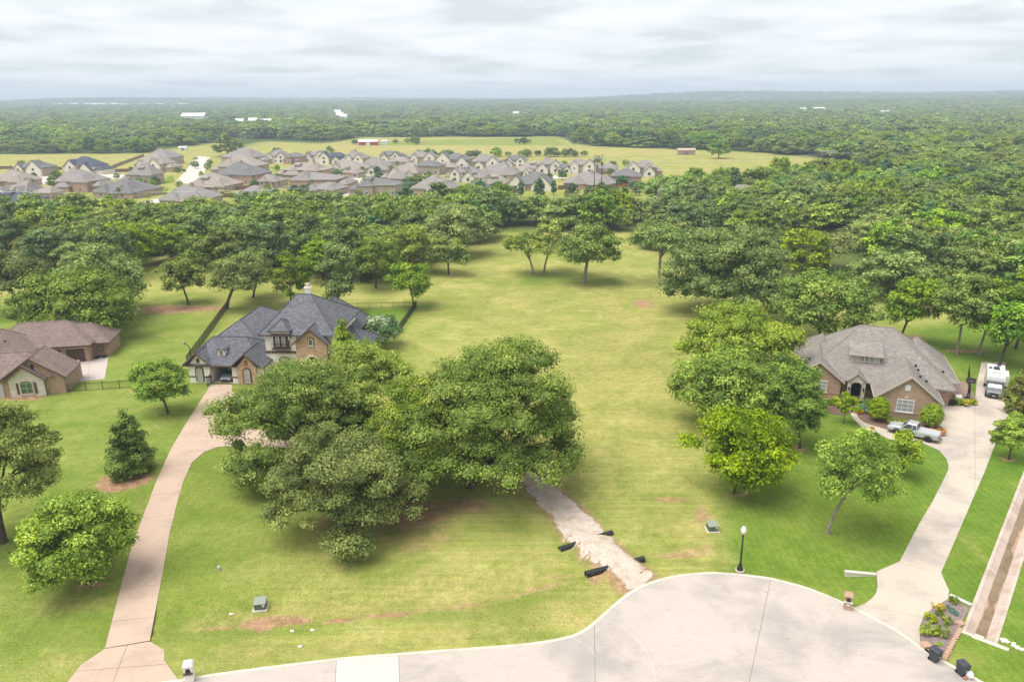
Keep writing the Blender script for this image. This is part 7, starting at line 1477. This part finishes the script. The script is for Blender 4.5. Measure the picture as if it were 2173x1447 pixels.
def farbox(name, u0, u1, D, zt, zb, m_, label, cat='building'):
    x0 = (u0-PW/2)/FPX*D*1.02; x1 = (u1-PW/2)/FPX*D*1.02; z0 = float(far_h(np.array([(x0+x1)/2]), np.array([D]))[0])
    FARB.append((x0-30, x1+30, D-220, D+60)); return x0, x1, z0
# remote pale buildings
def remote(name, u, v0, v1, wpx, D, m_, label, roofm='metal_white', cat='building', rf_h=0.25):
    zt = z_at(u, v0, D); zb = z_at(u, v1, D); x = ray(u, v0)[0]/ray(u, v0)[1]*D; w = wpx/FPX*D*1.03; ztr = float(far_h(np.array([x]), np.array([D]))[0])
    zt = max(zt, ztr+5); o = empty(name, (x, D, ztr-0.5), 0, label, cat); w = max(w, 13.0); hgt = zt-ztr+0.5; dd = min(40, w*0.5)
    MB().box(-w/2, w/2, 0, dd, 0, hgt*(1-rf_h)).build('wall', M[m_], o); rb = MB(); gable_slabs(rb, 'x', dd/2, dd/2+0.5, hgt*(1-rf_h), hgt, -w/2-0.5, w/2+0.5, th=hgt*0.06); rb.build('roof', M[roofm], o)
    MB().box(-w*0.12, w*0.12, -0.2, 0, 0, hgt*0.45).build('doorway', M['rv_grey'], o)
    FARB.append((x-w/2-14, x+w/2+14, D-25, D+dd+8))
for a in [('warehouse', 175, 219.5, 223, 140, 4200, 'metal_white', 'very long white warehouse roof near the horizon, under the thin mast'), ('warehouse', 300, 220.5, 225, 190, 3900, 'metal_white', 'longest white warehouse near the horizon'), ('warehouse', 390, 223, 227, 60, 3700, 'metal_white', 'short white warehouse at the end of the long ones'), ('warehouse', 407, 240, 247, 46, 1500, 'white', 'white flat building standing above the left treetops'),
          ('house', 507, 252, 256, 14, 1300, 'white', 'white house in the tree gap below the flat building'), ('house', 535, 250, 258, 15, 1200, 'white', 'white house cluster in the treetops, taller one'), ('house', 562, 252.5, 257, 22, 1260, 'white', 'white house cluster in the treetops, wide one'), ('house', 612, 251, 254, 12, 1330, 'white', 'small white house at the end of the treetop cluster'), ('house', 720, 238, 246, 14, 1500, 'barn_red', 'reddish roofed house far off in the trees'), ('house', 728, 242, 247, 10, 1480, 'white', 'small white barn far off in the trees'),
          ('house', 716, 233, 238, 12, 1900, 'white', 'tiny white house in the far trees'), ('house', 1005, 257, 265, 10, 1220, 'white', 'pale house peeping out of trees beyond the green meadow'), ('house', 936, 263, 271, 12, 1180, 'wall_tan', 'tan house peeping out of trees beyond the green meadow'), ('house', 1880, 235, 241, 18, 1650, 'white', 'white house in the far treetops towards the tower'), ('house', 1740, 228, 233, 22, 2000, 'white', 'long pale house in the far treetops'), ('house', 1705, 229, 233, 12, 2050, 'white', 'pale shed in the far treetops'), ('house', 1458, 318, 327, 20, 600, 'wall_pink', 'half built brick house at the meadow edge', 'wall_tan'), ('house', 1095, 237, 241, 10, 1700, 'white', 'tiny pale house far out in the wooded plain')]:
    remote(*a)
for (a0, a1, b0, b1) in FARB: keep &= ~((X > a0) & (X < a1) & (Y > b0) & (Y < b1))
# remaining trees of the near woods join the mass
MX = np.array(MASS) if MASS else np.zeros((0, 5))
X, Y, SC = X[keep], Y[keep], SC[keep]
allx = np.concatenate([X, MX[:, 0]]); ally = np.concatenate([Y, MX[:, 1]]); n = len(allx)
sw = np.concatenate([SC, MX[:, 2]]); sh = np.concatenate([np.clip(SC, 0, 1.9)*fr.uniform(0.5, 0.92, len(SC)), MX[:, 3]])
print('mass trees', n)
me = bpy.data.meshes.new('woodland'); me.vertices.add(n)
me.vertices.foreach_set('co', np.stack([allx, ally, ground_h(allx, ally)], 1).astype(np.float32).ravel())
at = me.attributes.new('sc', 'FLOAT_VECTOR', 'POINT'); at.data.foreach_set('vector', np.stack([sw, sw, sh], 1).astype(np.float32).ravel())
at = me.attributes.new('rz', 'FLOAT_VECTOR', 'POINT'); at.data.foreach_set('vector', np.stack([np.zeros(n), np.zeros(n), fr.uniform(0, 6.28, n)], 1).astype(np.float32).ravel())
kid = np.where(np.hypot(allx, ally) < 950, fr.integers(4, 10, n), fr.choice([0, 1, 1, 2, 0, 3], n))
at = me.attributes.new('kind_id', 'INT', 'POINT'); at.data.foreach_set('value', kid.astype(np.int32))
wo = link('woodland', me); tag(wo, 'dense green woodland spreading to the hazy horizon', kind='stuff')
ng = bpy.data.node_groups.new('woodland_trees', 'GeometryNodeTree')
ng.interface.new_socket('Geometry', in_out='INPUT', socket_type='NodeSocketGeometry'); ng.interface.new_socket('Geometry', in_out='OUTPUT', socket_type='NodeSocketGeometry')
gi = ng.nodes.new('NodeGroupInput'); go = ng.nodes.new('NodeGroupOutput'); jn = ng.nodes.new('GeometryNodeJoinGeometry')
def nattr(nm, dt): x = ng.nodes.new('GeometryNodeInputNamedAttribute'); x.data_type = dt; x.inputs['Name'].default_value = nm; return x.outputs['Attribute']
a_s, a_r, a_k = nattr('sc', 'FLOAT_VECTOR'), nattr('rz', 'FLOAT_VECTOR'), nattr('kind_id', 'INT')
for i, ob in enumerate(FARV):
    oi = ng.nodes.new('GeometryNodeObjectInfo'); oi.inputs['Object'].default_value = ob
    cmpn = ng.nodes.new('FunctionNodeCompare'); cmpn.data_type = 'INT'; cmpn.operation = 'EQUAL'
    ins = [s for s in cmpn.inputs if s.type == 'INT']; ng.links.new(a_k, ins[0]); ins[1].default_value = i
    ip_ = ng.nodes.new('GeometryNodeInstanceOnPoints'); ng.links.new(gi.outputs[0], ip_.inputs['Points']); ng.links.new(cmpn.outputs[0], ip_.inputs['Selection']); ng.links.new(oi.outputs['Geometry'], ip_.inputs['Instance'])
    e2r = ng.nodes.new('FunctionNodeEulerToRotation'); ng.links.new(a_r, e2r.inputs[0]); ng.links.new(e2r.outputs[0], ip_.inputs['Rotation']); ng.links.new(a_s, ip_.inputs['Scale'])
    ng.links.new(ip_.outputs[0], jn.inputs[0])
ng.links.new(jn.outputs[0], go.inputs[0])
md = wo.modifiers.new('trees', 'NODES'); md.node_group = ng
# rough tufts and weeds in the unmown grass
tv = []; tf = []; tr2 = np.random.default_rng(8)
for k in range(9):
    an = tr2.uniform(0, 6.28); l_ = tr2.uniform(0.10, 0.2); o1 = tr2.uniform(-.05, .05, 2); dx, dy = math.cos(an)*l_*0.7, math.sin(an)*l_*0.7; px_, py_ = -math.sin(an)*0.022, math.cos(an)*0.022; n0 = len(tv)
    tv += [(o1[0]-px_, o1[1]-py_, 0), (o1[0]+px_, o1[1]+py_, 0), (o1[0]+dx*0.5+px_, o1[1]+dy*0.5+py_, l_*0.75), (o1[0]+dx, o1[1]+dy, l_*0.95)]; tf.append((n0, n0+1, n0+2, n0+3))
tuft = bpy.data.objects.new('grass_tuft_source', mesh_np('grass_tuft', tv, [np.array(tf)], M['grass_tuft'], {'tint': tr2.uniform(0.1, 0.95, len(tv))}))
nt_ = 60000; tx = tr2.uniform(-62, 62, nt_); ty = 41+(tr2.random(nt_)**1.5)*75
kp = (vnoise(tx, ty, 5, 41)+0.6*vnoise(tx, ty, 1.6, 42) > 0.72)
for pl in flat_polys+[PL+PR[::-1], BED, BEDR, BEDL, ISLAND]: kp &= ~in_poly(tx, ty, pl)
qn = (tx-CH_A1.x)*ch_n.x+(ty-CH_A1.y)*ch_n.y; kp &= ~((qn > -0.3) & (qn < CH_W+0.3))
kp &= seg_d(tx, ty, ROAD_EDGE) > 0.5
rough = ~in_poly(tx, ty, GV([(1540, 1220), (1530, 1050), (1560, 960), (1650, 880), (2300, 760), (2300, 1500), (1900, 1340), (1800, 1290), (1700, 1246)])); kp &= rough
tx, ty = tx[kp], ty[kp]; n = len(tx); print('tufts', n)
me = bpy.data.meshes.new('grass'); me.vertices.add(n); me.vertices.foreach_set('co', np.stack([tx, ty, ground_h(tx, ty)-0.01], 1).astype(np.float32).ravel())
sz_ = tr2.uniform(0.22, 0.6, n)
at = me.attributes.new('sc', 'FLOAT_VECTOR', 'POINT'); at.data.foreach_set('vector', np.stack([sz_]*3, 1).astype(np.float32).ravel())
at = me.attributes.new('rz', 'FLOAT_VECTOR', 'POINT'); at.data.foreach_set('vector', np.stack([np.zeros(n), np.zeros(n), tr2.uniform(0, 6.28, n)], 1).astype(np.float32).ravel())
go_ = link('grass', me); tag(go_, 'rough tufts of uncut grass and weeds in the lots', kind='stuff')
ng = bpy.data.node_groups.new('grass_tufts', 'GeometryNodeTree')
ng.interface.new_socket('Geometry', in_out='INPUT', socket_type='NodeSocketGeometry'); ng.interface.new_socket('Geometry', in_out='OUTPUT', socket_type='NodeSocketGeometry')
gi = ng.nodes.new('NodeGroupInput'); go = ng.nodes.new('NodeGroupOutput'); oi = ng.nodes.new('GeometryNodeObjectInfo'); oi.inputs['Object'].default_value = tuft
ip_ = ng.nodes.new('GeometryNodeInstanceOnPoints'); e2r = ng.nodes.new('FunctionNodeEulerToRotation')
ng.links.new(gi.outputs[0], ip_.inputs['Points']); ng.links.new(oi.outputs['Geometry'], ip_.inputs['Instance']); ng.links.new(nattr('rz', 'FLOAT_VECTOR'), e2r.inputs[0]); ng.links.new(e2r.outputs[0], ip_.inputs['Rotation']); ng.links.new(nattr('sc', 'FLOAT_VECTOR'), ip_.inputs['Scale']); ng.links.new(ip_.outputs[0], go.inputs[0])
go_.modifiers.new('tufts', 'NODES').node_group = ng
# mast and water tower on the skyline
def mast(u, v, top, D, label, name='radio_mast'):
    x = ray(u, v)[0]/ray(u, v)[1]*D; z0 = float(far_h(np.array([x]), np.array([D]))[0]); zt = z_at(u, top, D); o = empty(name, (x, D, z0), 0, label, 'mast')
    H_ = zt-z0; MB().tube([(0, 0, 0), (0, 0, H_)], [2.2, 0.9], 6).build('mast', M['rv_light'], o); MB().box(-3, 3, -1, 1, H_*0.75, H_*0.75+2.5).build('antenna_array', M['rv_light'], o)
mast(365, 222, 194, 4300, 'thin radio mast on the skyline above the white warehouses'); mast(1852, 208, 196, 6200, 'faint tower on the skyline above the far treetops')

# ------------------------------------------------------------------ haze
hb = MB(); hb.box(-9500, 9500, -700, 9600, -1.6, 150.0)
hz = hb.build('haze', None); tag(hz, 'thin bluish summer haze over the whole countryside', kind='stuff'); hz.display_type = 'WIRE'
mh = bpy.data.materials.new('haze_air'); mh.use_nodes = True; t = mh.node_tree; t.nodes.clear()
vo = t.nodes.new('ShaderNodeVolumePrincipled'); vo.inputs['Color'].default_value = (0.72, 0.86, 1.0, 1); vo.inputs['Density'].default_value = 0.00024; vo.inputs['Anisotropy'].default_value = 0.0
ou = t.nodes.new('ShaderNodeOutputMaterial'); t.links.new(vo.outputs[0], ou.inputs['Volume']); hz.data.materials.append(mh)
